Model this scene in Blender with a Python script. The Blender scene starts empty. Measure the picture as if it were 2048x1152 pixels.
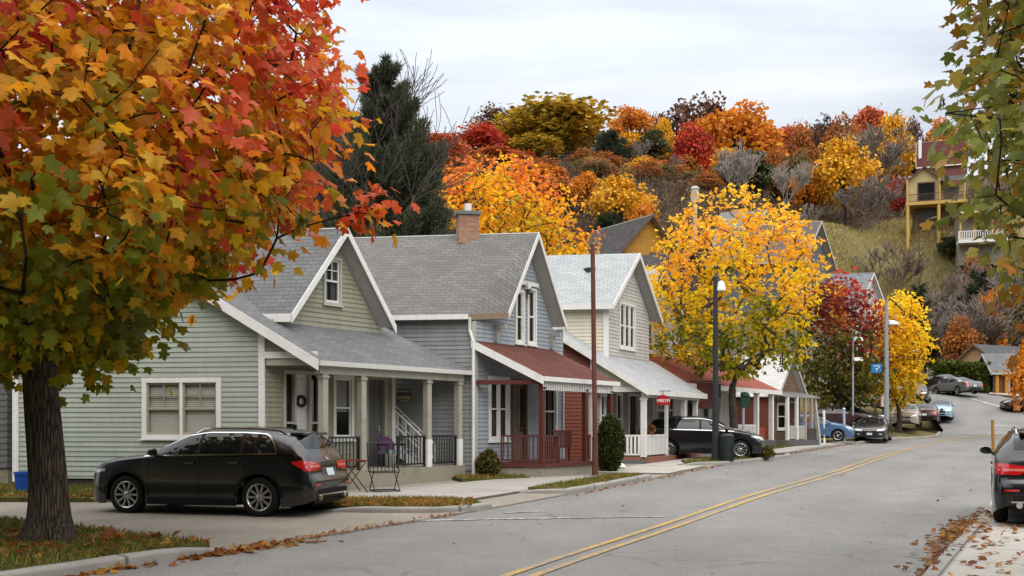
SKY_ZENITH, SKY_LUM, SUN_E, EXPO = 23.0, 9.2, 1.35, 0.55
import bpy, bmesh, math, random
import numpy as np
from mathutils import Vector, Matrix
from mathutils.bvhtree import BVHTree

SC = bpy.context.scene
COL = SC.collection
RNG = np.random.default_rng(7)
random.seed(7)
PI = math.pi
F_PX, CAM_H, HOR = 2048.0, 1.75, 850.0


def srgb(r, g, b):
    f = lambda c: (c / 255 / 12.92) if c / 255 <= 0.04045 else ((c / 255 + 0.055) / 1.055) ** 2.4
    return (f(r), f(g), f(b))


# ------------------------------------------------------------------ mesh builder
ORIG = {}


def origin_of(parent):
    o = parent
    while o is not None and o.parent is not None:
        o = o.parent
    return Vector(o.location) if o is not None else Vector((0, 0, 0))


class MB:
    """collects faces in world space; build() links them as ONE mesh object"""
    def __init__(s):
        s.v, s.f, s.m, s.uv = [], [], [], []

    def face(s, pts, m=0, uv=None):
        i = len(s.v)
        s.v.extend([tuple(p) for p in pts])
        s.f.append(tuple(range(i, i + len(pts))))
        s.m.append(m)
        s.uv.append(uv)

    def hexa(s, p, m=0):
        """8 points: bottom 4 (ccw) then top 4"""
        i = len(s.v)
        s.v.extend([tuple(q) for q in p])
        for a in ((0, 3, 2, 1), (4, 5, 6, 7), (0, 1, 5, 4), (1, 2, 6, 5), (2, 3, 7, 6), (3, 0, 4, 7)):
            s.f.append(tuple(i + k for k in a)); s.m.append(m); s.uv.append(None)

    def box(s, c, e, rz=0.0, m=0):
        """centre, full extents, rotation about z"""
        ca, sa = math.cos(rz), math.sin(rz)
        P = []
        for z in (-.5, .5):
            for x, y in ((-.5, -.5), (.5, -.5), (.5, .5), (-.5, .5)):
                X, Y = x * e[0], y * e[1]
                P.append((c[0] + X * ca - Y * sa, c[1] + X * sa + Y * ca, c[2] + z * e[2]))
        s.hexa(P, m)

    def tube(s, a, b, ra, rb=None, n=8, m=0, cap=True):
        rb = ra if rb is None else rb
        a, b = Vector(a), Vector(b)
        d = (b - a)
        if d.length < 1e-6: return
        d.normalize()
        t = Vector((0, 0, 1)) if abs(d.z) < .9 else Vector((1, 0, 0))
        x = d.cross(t).normalized(); y = d.cross(x)
        i = len(s.v)
        for (c, r) in ((a, ra), (b, rb)):
            for k in range(n):
                w = 2 * PI * k / n
                s.v.append(tuple(c + x * (r * math.cos(w)) + y * (r * math.sin(w))))
        for k in range(n):
            j = (k + 1) % n
            s.f.append((i + k, i + j, i + n + j, i + n + k)); s.m.append(m); s.uv.append(None)
        if cap:
            s.f.append(tuple(i + n - 1 - k for k in range(n))); s.m.append(m); s.uv.append(None)
            s.f.append(tuple(i + n + k for k in range(n))); s.m.append(m); s.uv.append(None)

    def path(s, pts, r, n=6, m=0):
        for k in range(len(pts) - 1):
            s.tube(pts[k], pts[k + 1], r, r, n, m)

    def lathe(s, prof, c, n=16, m=0, axis='z', ax=None):
        """prof: (r, h) pairs round axis"""
        c = Vector(c)
        if ax is None:
            X, Y, Z = {'z': ((1, 0, 0), (0, 1, 0), (0, 0, 1)), 'y': ((1, 0, 0), (0, 0, 1), (0, 1, 0)), 'x': ((0, 1, 0), (0, 0, 1), (1, 0, 0))}[axis]
            X, Y, Z = Vector(X), Vector(Y), Vector(Z)
        else:
            X, Y, Z = ax
        i = len(s.v)
        for (r, h) in prof:
            for k in range(n):
                w = 2 * PI * k / n
                s.v.append(tuple(c + X * (r * math.cos(w)) + Y * (r * math.sin(w)) + Z * h))
        for q in range(len(prof) - 1):
            for k in range(n):
                j = (k + 1) % n
                s.f.append((i + q * n + k, i + q * n + j, i + (q + 1) * n + j, i + (q + 1) * n + k)); s.m.append(m); s.uv.append(None)

    def build(s, name, mats, parent=None, smooth=False, local=False):
        me = bpy.data.meshes.new(name)
        o = bpy.data.objects.new(name, me)
        if not isinstance(mats, (list, tuple)): mats = [mats]
        off = Vector((0, 0, 0)) if (local or parent is None) else origin_of(parent)
        me.from_pydata([(x - off.x, y - off.y, z - off.z) for x, y, z in s.v], [], s.f)
        for mt in mats: me.materials.append(mt)
        if any(s.m): me.polygons.foreach_set('material_index', s.m)
        if any(u is not None for u in s.uv):
            ul = me.uv_layers.new(name='UVMap')
            buf = []
            for f, u in zip(s.f, s.uv):
                for k in range(len(f)):
                    buf.extend(u[k] if u is not None else (0.0, 0.0))
            ul.data.foreach_set('uv', buf)
        if smooth: me.polygons.foreach_set('use_smooth', [True] * len(me.polygons))
        me.update()
        COL.objects.link(o)
        if parent is not None: o.parent = parent
        return o


def np_mesh(name, V, Fc, mat, cols=None, parent=None, smooth=False, mats=None, midx=None):
    """V (n,3); Fc (m,k) ; cols per-vertex rgb"""
    V = np.asarray(V, np.float32); Fc = np.asarray(Fc, np.int32)
    m, k = Fc.shape
    me = bpy.data.meshes.new(name)
    me.vertices.add(len(V)); me.vertices.foreach_set('co', V.ravel())
    me.loops.add(m * k); me.loops.foreach_set('vertex_index', Fc.ravel())
    me.polygons.add(m)
    me.polygons.foreach_set('loop_start', np.arange(0, m * k, k, dtype=np.int32))
    me.polygons.foreach_set('loop_total', np.full(m, k, np.int32))
    for mt in (mats or [mat]): me.materials.append(mt)
    if midx is not None: me.polygons.foreach_set('material_index', np.asarray(midx, np.int32))
    if cols is not None:
        ca = me.color_attributes.new('Col', 'FLOAT_COLOR', 'POINT')
        c4 = np.ones((len(V), 4), np.float32); c4[:, :3] = cols
        ca.data.foreach_set('color', c4.ravel())
    if smooth: me.polygons.foreach_set('use_smooth', np.ones(m, bool))
    me.update(calc_edges=True)
    o = bpy.data.objects.new(name, me); COL.objects.link(o)
    if parent is not None: o.parent = parent
    return o


def thing(name, label, cat, loc=(0, 0, 0), rz=0.0, group=None):
    o = bpy.data.objects.new(name, None); COL.objects.link(o)
    o.empty_display_size = .3
    o.location = loc; o.rotation_euler = (0, 0, rz)
    o['label'] = label; o['category'] = cat
    if group: o['group'] = group
    return o


def tag(o, label=None, cat=None, group=None, kind=None):
    if label: o['label'] = label
    if cat: o['category'] = cat
    if group: o['group'] = group
    if kind: o['kind'] = kind
    return o


def dup(root, loc, rz=0.0, label=None, group=None, scale=None):
    r = root.copy(); COL.objects.link(r)
    r.location = loc; r.rotation_euler = (0, 0, rz)
    if scale is not None: r.scale = scale
    if label: r['label'] = label
    if group: r['group'] = group
    for ch in list(root.children):
        c = ch.copy(); COL.objects.link(c); c.parent = r
        for g in list(ch.children):
            d = g.copy(); COL.objects.link(d); d.parent = c
    return r


# ------------------------------------------------------------------ materials
MATS = {}


def _nodes(name):
    m = bpy.data.materials.new(name); m.use_nodes = True
    nt = m.node_tree; nt.nodes.clear()
    out = nt.nodes.new('ShaderNodeOutputMaterial')
    return m, nt, out


def N(nt, t, **kw):
    n = nt.nodes.new(t)
    for k, v in kw.items():
        if k.startswith('i_'):
            key = k[2:]
            key = int(key) if key.isdigit() else key.replace('_', ' ')
            n.inputs[key].default_value = v
        else:
            setattr(n, k, v)
    return n


def mathn(nt, op, a, b=None, c=None):
    n = nt.nodes.new('ShaderNodeMath'); n.operation = op
    for i, x in enumerate((a, b, c)):
        if x is None: continue
        if isinstance(x, (int, float)): n.inputs[i].default_value = x
        else: nt.links.new(x, n.inputs[i])
    return n.outputs[0]


def mixc(nt, fac, a, b, mode='MIX'):
    n = nt.nodes.new('ShaderNodeMix'); n.data_type = 'RGBA'; n.blend_type = mode
    for idx, x in ((0, fac), (6, a), (7, b)):
        if isinstance(x, (int, float)): n.inputs[idx].default_value = x
        elif isinstance(x, tuple): n.inputs[idx].default_value = (*x[:3], 1)
        else: nt.links.new(x, n.inputs[idx])
    return n.outputs[2]


def ramp(nt, src, stops):
    n = nt.nodes.new('ShaderNodeValToRGB')
    nt.links.new(src, n.inputs[0])
    e = n.color_ramp.elements
    while len(e) < len(stops): e.new(.5)
    for k, (p, c) in enumerate(stops):
        e[k].position = p
        e[k].color = (c, c, c, 1) if isinstance(c, (int, float)) else (*c[:3], 1)
    return n.outputs[0]


def noise(nt, vec, scale, detail=4, rough=.55, dist=0):
    n = N(nt, 'ShaderNodeTexNoise', i_Scale=scale, i_Detail=detail, i_Roughness=rough, i_Distortion=dist)
    if vec is not None: nt.links.new(vec, n.inputs['Vector'])
    return n.outputs['Fac']


def coords(nt, kind='Object', scale=None):
    tc = nt.nodes.new('ShaderNodeTexCoord')
    v = tc.outputs[kind]
    if scale is not None:
        mp = nt.nodes.new('ShaderNodeMapping'); mp.inputs['Scale'].default_value = scale
        nt.links.new(v, mp.inputs['Vector']); v = mp.outputs[0]
    return v


def bsdf(nt, out, col, rough=.6, spec=.4, metal=0, bump=None, bump_s=.2, bump_d=.02, coat=0, **kw):
    b = nt.nodes.new('ShaderNodeBsdfPrincipled')
    for key, x in (('Base Color', col), ('Roughness', rough), ('Metallic', metal), ('Specular IOR Level', spec), ('Coat Weight', coat)):
        if isinstance(x, (int, float)): b.inputs[key].default_value = x
        elif isinstance(x, tuple): b.inputs[key].default_value = (*x[:3], 1)
        else: nt.links.new(x, b.inputs[key])
    for k, v in kw.items(): b.inputs[k.replace('_', ' ')].default_value = v
    if bump is not None:
        bm = nt.nodes.new('ShaderNodeBump'); bm.inputs['Strength'].default_value = bump_s; bm.inputs['Distance'].default_value = bump_d
        nt.links.new(bump, bm.inputs['Height']); nt.links.new(bm.outputs[0], b.inputs['Normal'])
    nt.links.new(b.outputs[0], out.inputs['Surface'])
    return b


def paint(name, c, rough=.55, var=.12, scale=6, spec=.3, metal=0, stain=None, stretch=None, coat=0, bump=.1):
    """painted / plain surface with mottling and optional stains of another colour"""
    if name in MATS: return MATS[name]
    m, nt, out = _nodes(name)
    v = coords(nt, 'Object', stretch)
    n1 = noise(nt, v, scale, 5)
    n2 = noise(nt, v, scale * 7, 3)
    f = mathn(nt, 'MULTIPLY_ADD', n1, var * 2, 1 - var)
    f = mathn(nt, 'MULTIPLY', f, mathn(nt, 'MULTIPLY_ADD', n2, var, 1 - var / 2))
    g = nt.nodes.new('ShaderNodeCombineColor')
    for k in range(3): nt.links.new(f, g.inputs[k])
    col = mixc(nt, 1.0, c, g.outputs[0], 'MULTIPLY')
    if stain:
        sf = ramp(nt, noise(nt, v, scale * .6, 6, .7), [(.5, 0), (.72, 1)])
        col = mixc(nt, mathn(nt, 'MULTIPLY', sf, stain[1]), col, stain[0])
    bsdf(nt, out, col, rough, spec, metal, bump=n2 if bump else None, bump_s=bump, bump_d=.01, coat=coat)
    MATS[name] = m
    return m


def siding(name, c, dirt, amt=.5):
    """painted clapboard: slight board-to-board tone, streaks of grime"""
    if name in MATS: return MATS[name]
    m, nt, out = _nodes(name)
    v = coords(nt)
    sx = nt.nodes.new('ShaderNodeSeparateXYZ'); nt.links.new(v, sx.inputs[0])
    zb = mathn(nt, 'FLOOR', mathn(nt, 'DIVIDE', sx.outputs[2], .1))
    cb = nt.nodes.new('ShaderNodeCombineXYZ')
    nt.links.new(mathn(nt, 'FLOOR', mathn(nt, 'MULTIPLY_ADD', sx.outputs[0], .45, mathn(nt, 'MULTIPLY', zb, .37))), cb.inputs[0]); nt.links.new(zb, cb.inputs[2])
    wn = N(nt, 'ShaderNodeTexWhiteNoise'); nt.links.new(cb.outputs[0], wn.inputs['Vector'])
    st = coords(nt, 'Object', (3, 3, .35))
    n1 = noise(nt, st, 2.2, 6, .65)
    n3 = noise(nt, coords(nt, 'Object', (1, 1, 8)), 5, 4)
    tone = mathn(nt, 'ADD', mathn(nt, 'MULTIPLY_ADD', wn.outputs['Value'], .15, .85), mathn(nt, 'MULTIPLY', n3, .1))
    g = nt.nodes.new('ShaderNodeCombineColor')
    for k in range(3): nt.links.new(tone, g.inputs[k])
    col = mixc(nt, 1.0, c, g.outputs[0], 'MULTIPLY')
    col = mixc(nt, mathn(nt, 'MULTIPLY', ramp(nt, n1, [(.42, 0), (.8, 1)]), amt), col, dirt)
    bsdf(nt, out, col, .62, .25, bump=n3, bump_s=.12, bump_d=.01)
    MATS[name] = m
    return m


def shingles(name, c1, c2, c3, bw=.30, rh=.128, stain=None):
    """asphalt shingles from UV in metres"""
    if name in MATS: return MATS[name]
    m, nt, out = _nodes(name)
    uv = coords(nt, 'UV')
    dn = N(nt, 'ShaderNodeTexNoise', i_Scale=3.0, i_Detail=2); nt.links.new(uv, dn.inputs['Vector'])
    ad = nt.nodes.new('ShaderNodeVectorMath'); ad.operation = 'MULTIPLY_ADD'
    nt.links.new(dn.outputs['Color'], ad.inputs[0]); ad.inputs[1].default_value = (.03, .012, 0); nt.links.new(uv, ad.inputs[2])
    b = nt.nodes.new('ShaderNodeTexBrick'); b.offset = .5; b.squash = 1
    nt.links.new(ad.outputs[0], b.inputs['Vector'])
    b.inputs['Scale'].default_value = 1
    b.inputs['Color1'].default_value = (*c1, 1); b.inputs['Color2'].default_value = (*c2, 1)
    b.inputs['Mortar'].default_value = (*[x * .58 for x in c1], 1)
    b.inputs['Mortar Size'].default_value = .008; b.inputs['Mortar Smooth'].default_value = .3
    b.inputs['Brick Width'].default_value = bw * .95; b.inputs['Row Height'].default_value = rh
    b.inputs['Bias'].default_value = 0
    n1 = noise(nt, uv, 1.1, 6, .65)
    n2 = noise(nt, uv, 90, 3, .7)
    col = mixc(nt, ramp(nt, n1, [(.4, 0), (.75, .8)]), b.outputs['Color'], c3)
    if stain:
        su = coords(nt, 'UV', (1.6, .25, 1))
        col = mixc(nt, mathn(nt, 'MULTIPLY', ramp(nt, noise(nt, su, 1.4, 5, .7), [(.5, 0), (.75, 1)]), stain[1]), col, stain[0])
    col = mixc(nt, ramp(nt, n2, [(.3, .25), (.7, 0)]), col, tuple(x * .4 for x in c1))
    hgt = mathn(nt, 'SUBTRACT', mathn(nt, 'MULTIPLY', n2, .3), b.outputs['Fac'])
    bsdf(nt, out, col, .9, .2, bump=hgt, bump_s=.7, bump_d=.02)
    MATS[name] = m
    return m


def leafmat(name, trans=.4, rough=.5, var=.3):
    if name in MATS: return MATS[name]
    m, nt, out = _nodes(name)
    at = N(nt, 'ShaderNodeAttribute', attribute_name='Col')
    v = coords(nt)
    n1 = ramp(nt, noise(nt, v, 16, 4, .65), [(.35, 0), (.75, 1)])
    g = mixc(nt, mathn(nt, 'MULTIPLY', n1, var), at.outputs['Color'], (.10, .05, .012))
    b = nt.nodes.new('ShaderNodeBsdfPrincipled'); nt.links.new(g, b.inputs['Base Color'])
    b.inputs['Roughness'].default_value = rough; b.inputs['Specular IOR Level'].default_value = .25
    t = nt.nodes.new('ShaderNodeBsdfTranslucent'); nt.links.new(g, t.inputs['Color'])
    mx = nt.nodes.new('ShaderNodeMixShader'); mx.inputs[0].default_value = trans
    nt.links.new(b.outputs[0], mx.inputs[1]); nt.links.new(t.outputs[0], mx.inputs[2])
    nt.links.new(mx.outputs[0], out.inputs['Surface'])
    MATS[name] = m
    return m


def colmat(name, rough=.85, scale=8, bump=.5, var=.3, spec=.2):
    """attribute-coloured matt surface"""
    if name in MATS: return MATS[name]
    m, nt, out = _nodes(name)
    at = N(nt, 'ShaderNodeAttribute', attribute_name='Col')
    n1 = noise(nt, coords(nt), scale, 5, .65)
    g = mixc(nt, mathn(nt, 'MULTIPLY', n1, var), at.outputs['Color'], (.02, .018, .012))
    bsdf(nt, out, g, rough, spec, bump=n1, bump_s=bump, bump_d=.03)
    MATS[name] = m
    return m


def barkmat(name, c1, c2, sc=1.0):
    if name in MATS: return MATS[name]
    m, nt, out = _nodes(name)
    v = coords(nt, 'Object', (11 * sc, 11 * sc, .85 * sc))
    n1 = noise(nt, v, 3.2, 7, .68, .6)
    w = N(nt, 'ShaderNodeTexVoronoi', i_Scale=2.6); w.feature = 'DISTANCE_TO_EDGE'
    nt.links.new(v, w.inputs['Vector'])
    e = ramp(nt, w.outputs['Distance'], [(.0, 0), (.22, 1)])
    h = mathn(nt, 'ADD', mathn(nt, 'MULTIPLY', e, .6), mathn(nt, 'MULTIPLY', n1, .7))
    col = mixc(nt, ramp(nt, h, [(.3, 0), (.95, 1)]), c1, c2)
    bsdf(nt, out, col, .92, .15, bump=h, bump_s=.9, bump_d=.05)
    MATS[name] = m
    return m


def glassmat(name, c=(.012, .014, .015), rough=.04, trans=0.0, spec=.9):
    """window glass: dark, glossy; trans>0 lets one look in"""
    if name in MATS: return MATS[name]
    m, nt, out = _nodes(name)
    n1 = noise(nt, coords(nt), 2.5, 2)
    bm = nt.nodes.new('ShaderNodeBump'); bm.inputs['Strength'].default_value = .03; bm.inputs['Distance'].default_value = .05
    nt.links.new(n1, bm.inputs['Height'])
    b = nt.nodes.new('ShaderNodeBsdfPrincipled')
    b.inputs['Base Color'].default_value = (*c, 1); b.inputs['Roughness'].default_value = rough
    b.inputs['Specular IOR Level'].default_value = spec
    nt.links.new(bm.outputs[0], b.inputs['Normal'])
    sh = b.outputs[0]
    if trans > 0:
        t = nt.nodes.new('ShaderNodeBsdfTransparent')
        mx = nt.nodes.new('ShaderNodeMixShader')
        fr = nt.nodes.new('ShaderNodeFresnel'); fr.inputs[0].default_value = 1.5
        f = mathn(nt, 'MULTIPLY', mathn(nt, 'SUBTRACT', 1.0, fr.outputs[0]), trans)
        nt.links.new(f, mx.inputs[0]); nt.links.new(sh, mx.inputs[1]); nt.links.new(t.outputs[0], mx.inputs[2])
        sh = mx.outputs[0]
    nt.links.new(sh, out.inputs['Surface'])
    MATS[name] = m
    return m


def flat(name, c, rough=.5, spec=.4, metal=0.0, coat=0.0):
    """small smooth surfaces: plastic, metal, car paint"""
    if name in MATS: return MATS[name]
    m, nt, out = _nodes(name)
    n1 = noise(nt, coords(nt), 5, 4)
    r = mathn(nt, 'MULTIPLY_ADD', n1, .12, max(rough - .06, .02))
    col = mixc(nt, mathn(nt, 'MULTIPLY', n1, .25), c, tuple(x * .75 + .004 for x in c))
    bsdf(nt, out, col, r, spec, metal, coat=coat, Coat_Roughness=.04)
    MATS[name] = m
    return m


# ------------------------------------------------------------------ lie of the land
_py = np.array([-30, 0, 18, 22, 30, 37, 48, 58, 63, 68, 76, 80, 85, 95, 105, 130, 200, 420.])
_pz = np.array([0, 0, 0, .05, .22, .42, .55, .66, .88, 1.22, 1.95, 2.75, 4.05, 5.1, 6.0, 8.4, 11, 14.])
_gy = np.arange(-140, 440, .5)
_k = np.exp(-.5 * (np.arange(-8, 9) * .5 / 1.6) ** 2); _k /= _k.sum()
_gz = np.convolve(np.pad(np.interp(_gy, _py, _pz), 8, mode='edge'), _k, 'valid')
_qy = np.array([0, 84, 90, 100, 110, 120, 130, 140, 150, 165, 190, 220, 260, 420.])
_qz = np.array([0, 3.6, 5, 8, 13, 18.5, 24, 28.6, 31.2, 35.4, 43, 53, 65, 100.])
_qs = np.convolve(np.pad(np.interp(_gy, _qy, _qz), 8, mode='edge'), _k, 'valid')
LEFT_EDGE = np.array([(-14, -5), (-10.77, 1.17), (-.6, 20.5), (18.6, 57), (23.0, 61.6), (26.6, 64.0), (29.5, 70), (32.6, 79), (34.4, 84), (38.4, 95), (43.5, 110), (46.5, 122), (47.5, 136)])
RIGHT_EDGE = np.array([(-4.2, -5), (-.9, 1.17), (9.7, 20.9), (28.6, 56), (31.5, 61), (36, 64.0), (45, 70), (49, 77), (46, 81), (41.0, 85.6), (44, 95), (49.5, 110), (53, 122), (54.5, 136)])


def P(y): return np.interp(y, _gy, _gz)


def xl(y): return np.interp(y, LEFT_EDGE[:, 1], LEFT_EDGE[:, 0])
def xr(y): return np.interp(y, RIGHT_EDGE[:, 1], RIGHT_EDGE[:, 0])


def H(x, y):
    """height of the ground"""
    x = np.asarray(x, float); y = np.asarray(y, float)
    p = P(y)
    a, b = xl(y), xr(y)
    dl = np.clip(a - x, 0, None); dr = np.clip(x - b, 0, None)
    sh = np.clip(dl - 6, 0, 24)
    q = np.interp(y + sh, _gy, _qs)
    fade = np.clip((y - 118) / 22, 0, 1)
    d = np.maximum(dl / 14, dr / 26) + fade
    w = np.clip(d - .15, 0, 1); w = w * w * (3 - 2 * w)
    w = np.where(y < 58, 0, w * np.clip((y - 58) / 12, 0, 1))
    p = p + 30 * np.clip((-6 - y) / 45, 0, 1) ** 1.3  # unseen hill added behind the camera to darken what the car paint reflects
    bump = .2 * np.sin(x * .11 + y * .05) * np.sin(y * .09 - x * .03) * np.clip((y - 100) / 30, 0, 1) * 1.6
    return p + w * np.clip(q - p, 0, None) + bump * w


def Hf(x, y): return float(H(x, y))


def at(px, py, Y):
    """the point of the place that lies Y metres ahead in that direction"""
    return Vector(((px - 1024) / F_PX * Y, Y, CAM_H + (HOR - py) / F_PX * Y))


def gx(px, Y): return (px - 1024) / F_PX * Y


def gpt(px, Y, dz=0):
    x = gx(px, Y)
    return Vector((x, Y, Hf(x, Y) + dz))
# ------------------------------------------------------------------ camera, sky, sun
cam = bpy.data.cameras.new('camera'); co = bpy.data.objects.new('camera', cam); COL.objects.link(co)
co.location = (0, 0, CAM_H); co.rotation_euler = (PI / 2, 0, 0)
cam.sensor_width = 36; cam.lens = 36; cam.shift_y = 274 / 2048; cam.clip_end = 2000; cam.clip_start = .1
SC.camera = co
SUN_EL, SUN_AZ = math.radians(44), math.radians(163)
W = bpy.data.worlds.new('World'); SC.world = W; W.use_nodes = True
nt = W.node_tree; nt.nodes.clear()
wo = nt.nodes.new('ShaderNodeOutputWorld'); bg = nt.nodes.new('ShaderNodeBackground'); bg.inputs[1].default_value = .1
sky = nt.nodes.new('ShaderNodeTexSky'); sky.sky_type = 'NISHITA'; sky.sun_disc = False
sky.sun_elevation = SUN_EL; sky.sun_rotation = SUN_AZ; sky.dust_density = 3
tc = nt.nodes.new('ShaderNodeTexCoord'); sx = nt.nodes.new('ShaderNodeSeparateXYZ'); nt.links.new(tc.outputs['Generated'], sx.inputs[0])
# overcast deck: brighter towards the zenith, banks of cloud as stretched noise on the cloud plane
zc = mathn(nt, 'MAXIMUM', sx.outputs[2], .0)
dv = mathn(nt, 'ADD', zc, .12)
cb = nt.nodes.new('ShaderNodeCombineXYZ')
nt.links.new(mathn(nt, 'DIVIDE', sx.outputs[0], dv), cb.inputs[0]); nt.links.new(mathn(nt, 'MULTIPLY', mathn(nt, 'DIVIDE', sx.outputs[1], dv), 1.6), cb.inputs[1])
cl = noise(nt, cb.outputs[0], .8, 7, .55, .5)
clc = ramp(nt, cl, [(.34, srgb(180, 188, 199)), (.5, srgb(208, 214, 222)), (.66, srgb(230, 233, 237))])
lum = mathn(nt, 'MULTIPLY_ADD', mathn(nt, 'POWER', mathn(nt, 'MAXIMUM', mathn(nt, 'SUBTRACT', zc, .3), 0.0), 1.0), SKY_ZENITH, SKY_LUM)
g = nt.nodes.new('ShaderNodeCombineColor')
for k in range(3): nt.links.new(lum, g.inputs[k])
clc = mixc(nt, ramp(nt, zc, [(.45, 0), (.9, 1)]), clc, (.80, .79, .77))
cloud = mixc(nt, 1.0, clc, g.outputs[0], 'MULTIPLY')
col = mixc(nt, .93, sky.outputs[0], cloud)
nt.links.new(col, bg.inputs[0]); nt.links.new(bg.outputs[0], wo.inputs[0])
sd = bpy.data.lights.new('sun', 'SUN'); sd.energy = SUN_E; sd.angle = math.radians(60); sd.color = (1, .95, .88)
so = bpy.data.objects.new('sun', sd); COL.objects.link(so)
# sun stands behind the camera: rotation of the sky is measured from +Y clockwise
sdir = Vector((math.sin(SUN_AZ) * math.cos(SUN_EL), math.cos(SUN_AZ) * math.cos(SUN_EL), math.sin(SUN_EL)))
so.rotation_euler = sdir.to_track_quat('Z', 'Y').to_euler(); so.location = sdir * 60
SC.view_settings.view_transform = 'Standard'; SC.view_settings.look = 'None'; SC.view_settings.gamma = 1
SC.view_settings.exposure = EXPO
SC.render.engine = 'CYCLES'
SC.cycles.use_denoising = True
SC.cycles.max_bounces = 8; SC.cycles.diffuse_bounces = 5; SC.cycles.glossy_bounces = 3; SC.cycles.transparent_max_bounces = 8
SC.cycles.transmission_bounces = 3

# ------------------------------------------------------------------ ground materials
def m_asphalt():
    m, nt, out = _nodes('old_asphalt')
    v = coords(nt)
    big = noise(nt, coords(nt, 'Object', (.35, .18, 1)), 1.0, 5, .6)
    mid = noise(nt, v, 2.3, 6, .65)
    fine = noise(nt, v, 22, 6, .9)
    col = mixc(nt, ramp(nt, big, [(.3, 0), (.7, 1)]), (.178, .172, .165), (.245, .238, .228))
    col = mixc(nt, ramp(nt, mid, [(.35, .0), (.8, .5)]), col, (.145, .140, .133))
    col = mixc(nt, ramp(nt, fine, [(.34, .85), (.5, 0)]), col, (.07, .066, .062))
    col = mixc(nt, ramp(nt, fine, [(.55, 0), (.7, .75)]), col, (.46, .44, .41))
    s = nt.nodes.new('ShaderNodeSeparateXYZ'); nt.links.new(v, s.inputs[0])
    lat = mathn(nt, 'SUBTRACT', mathn(nt, 'MULTIPLY', s.outputs[0], .885), mathn(nt, 'MULTIPLY', s.outputs[1], .465))
    lane = mathn(nt, 'MULTIPLY_ADD', mathn(nt, 'COSINE', mathn(nt, 'MULTIPLY_ADD', lat, 3.3, 1.1)), .5, .5)
    col = mixc(nt, mathn(nt, 'MULTIPLY', mathn(nt, 'MULTIPLY', lane, ramp(nt, noise(nt, coords(nt, 'Object', (.25, .25, 1)), 1.3, 4), [(.35, 0), (.65, 1)])), .38), col, (.125, .121, .116))
    stn = mathn(nt, 'MULTIPLY', ramp(nt, noise(nt, v, 1.1, 4, .6), [(.66, 0), (.74, 1)]), .35)
    col = mixc(nt, stn, col, (.09, .087, .083))
    vo = N(nt, 'ShaderNodeTexVoronoi', i_Scale=.35); vo.feature = 'DISTANCE_TO_EDGE'
    dn = N(nt, 'ShaderNodeTexNoise', i_Scale=1.6, i_Detail=6); nt.links.new(v, dn.inputs['Vector'])
    ad = nt.nodes.new('ShaderNodeVectorMath'); ad.operation = 'MULTIPLY_ADD'
    nt.links.new(dn.outputs['Color'], ad.inputs[0]); ad.inputs[1].default_value = (.9, .9, 0); nt.links.new(v, ad.inputs[2])
    nt.links.new(ad.outputs[0], vo.inputs['Vector'])
    cr = mathn(nt, 'MULTIPLY', ramp(nt, vo.outputs['Distance'], [(.0, 1), (.012, 0)]), ramp(nt, noise(nt, v, .4, 2), [(.45, 0), (.6, .6)]))
    col = mixc(nt, cr, col, (.05, .048, .045))
    bsdf(nt, out, col, .86, .25, bump=fine, bump_s=.35, bump_d=.012)
    return m


def m_gravel(name, c1, c2, c3):
    m, nt, out = _nodes(name)
    v = coords(nt)
    big = noise(nt, v, .5, 5, .6); mid = noise(nt, v, 4, 5, .6); fine = noise(nt, v, 17, 5, .85)
    col = mixc(nt, ramp(nt, big, [(.3, 0), (.7, 1)]), c1, c2)
    col = mixc(nt, ramp(nt, mid, [(.4, 0), (.8, .6)]), col, c3)
    col = mixc(nt, ramp(nt, fine, [(.3, .6), (.48, 0)]), col, tuple(x * .35 for x in c1))
    col = mixc(nt, ramp(nt, fine, [(.6, 0), (.78, .5)]), col, tuple(min(1, x * 1.7) for x in c2))
    bsdf(nt, out, col, .92, .2, bump=fine, bump_s=.8, bump_d=.03)
    return m


def m_concrete(name, c1, c2, joint=1.5):
    m, nt, out = _nodes(name)
    v = coords(nt); uv = coords(nt, 'UV')
    big = noise(nt, v, .8, 6, .65); fine = noise(nt, v, 45, 3, .7)
    col = mixc(nt, ramp(nt, big, [(.3, 0), (.7, 1)]), c1, c2)
    col = mixc(nt, ramp(nt, fine, [(.3, .35), (.5, 0)]), col, tuple(x * .5 for x in c1))
    s = nt.nodes.new('ShaderNodeSeparateXYZ'); nt.links.new(uv, s.inputs[0])
    fr = mathn(nt, 'ABSOLUTE', mathn(nt, 'SUBTRACT', mathn(nt, 'FRACT', mathn(nt, 'DIVIDE', s.outputs[1], joint)), .5))
    jf = ramp(nt, fr, [(.485, 0), (.495, 1)])
    col = mixc(nt, mathn(nt, 'MULTIPLY', jf, .75), col, (.05, .045, .038))
    hgt = mathn(nt, 'SUBTRACT', mathn(nt, 'MULTIPLY', fine, .3), jf)
    bsdf(nt, out, col, .88, .25, bump=hgt, bump_s=.4, bump_d=.015)
    return m


def m_turf(name, g1, g2, dry, leaf=.3):
    m, nt, out = _nodes(name)
    v = coords(nt)
    n1 = noise(nt, v, .55, 6, .65); n2 = noise(nt, v, 7, 5, .7); n3 = noise(nt, coords(nt, 'Object', (1, 1, .3)), 40, 3, .8)
    col = mixc(nt, ramp(nt, n2, [(.3, 0), (.7, 1)]), g1, g2)
    col = mixc(nt, ramp(nt, n1, [(.42, 0), (.68, .9)]), col, dry)
    col = mixc(nt, ramp(nt, n3, [(.32, .6), (.5, 0)]), col, tuple(x * .35 for x in g1))
    bsdf(nt, out, col, .95, .1, bump=n3, bump_s=.8, bump_d=.05)
    return m


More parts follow.
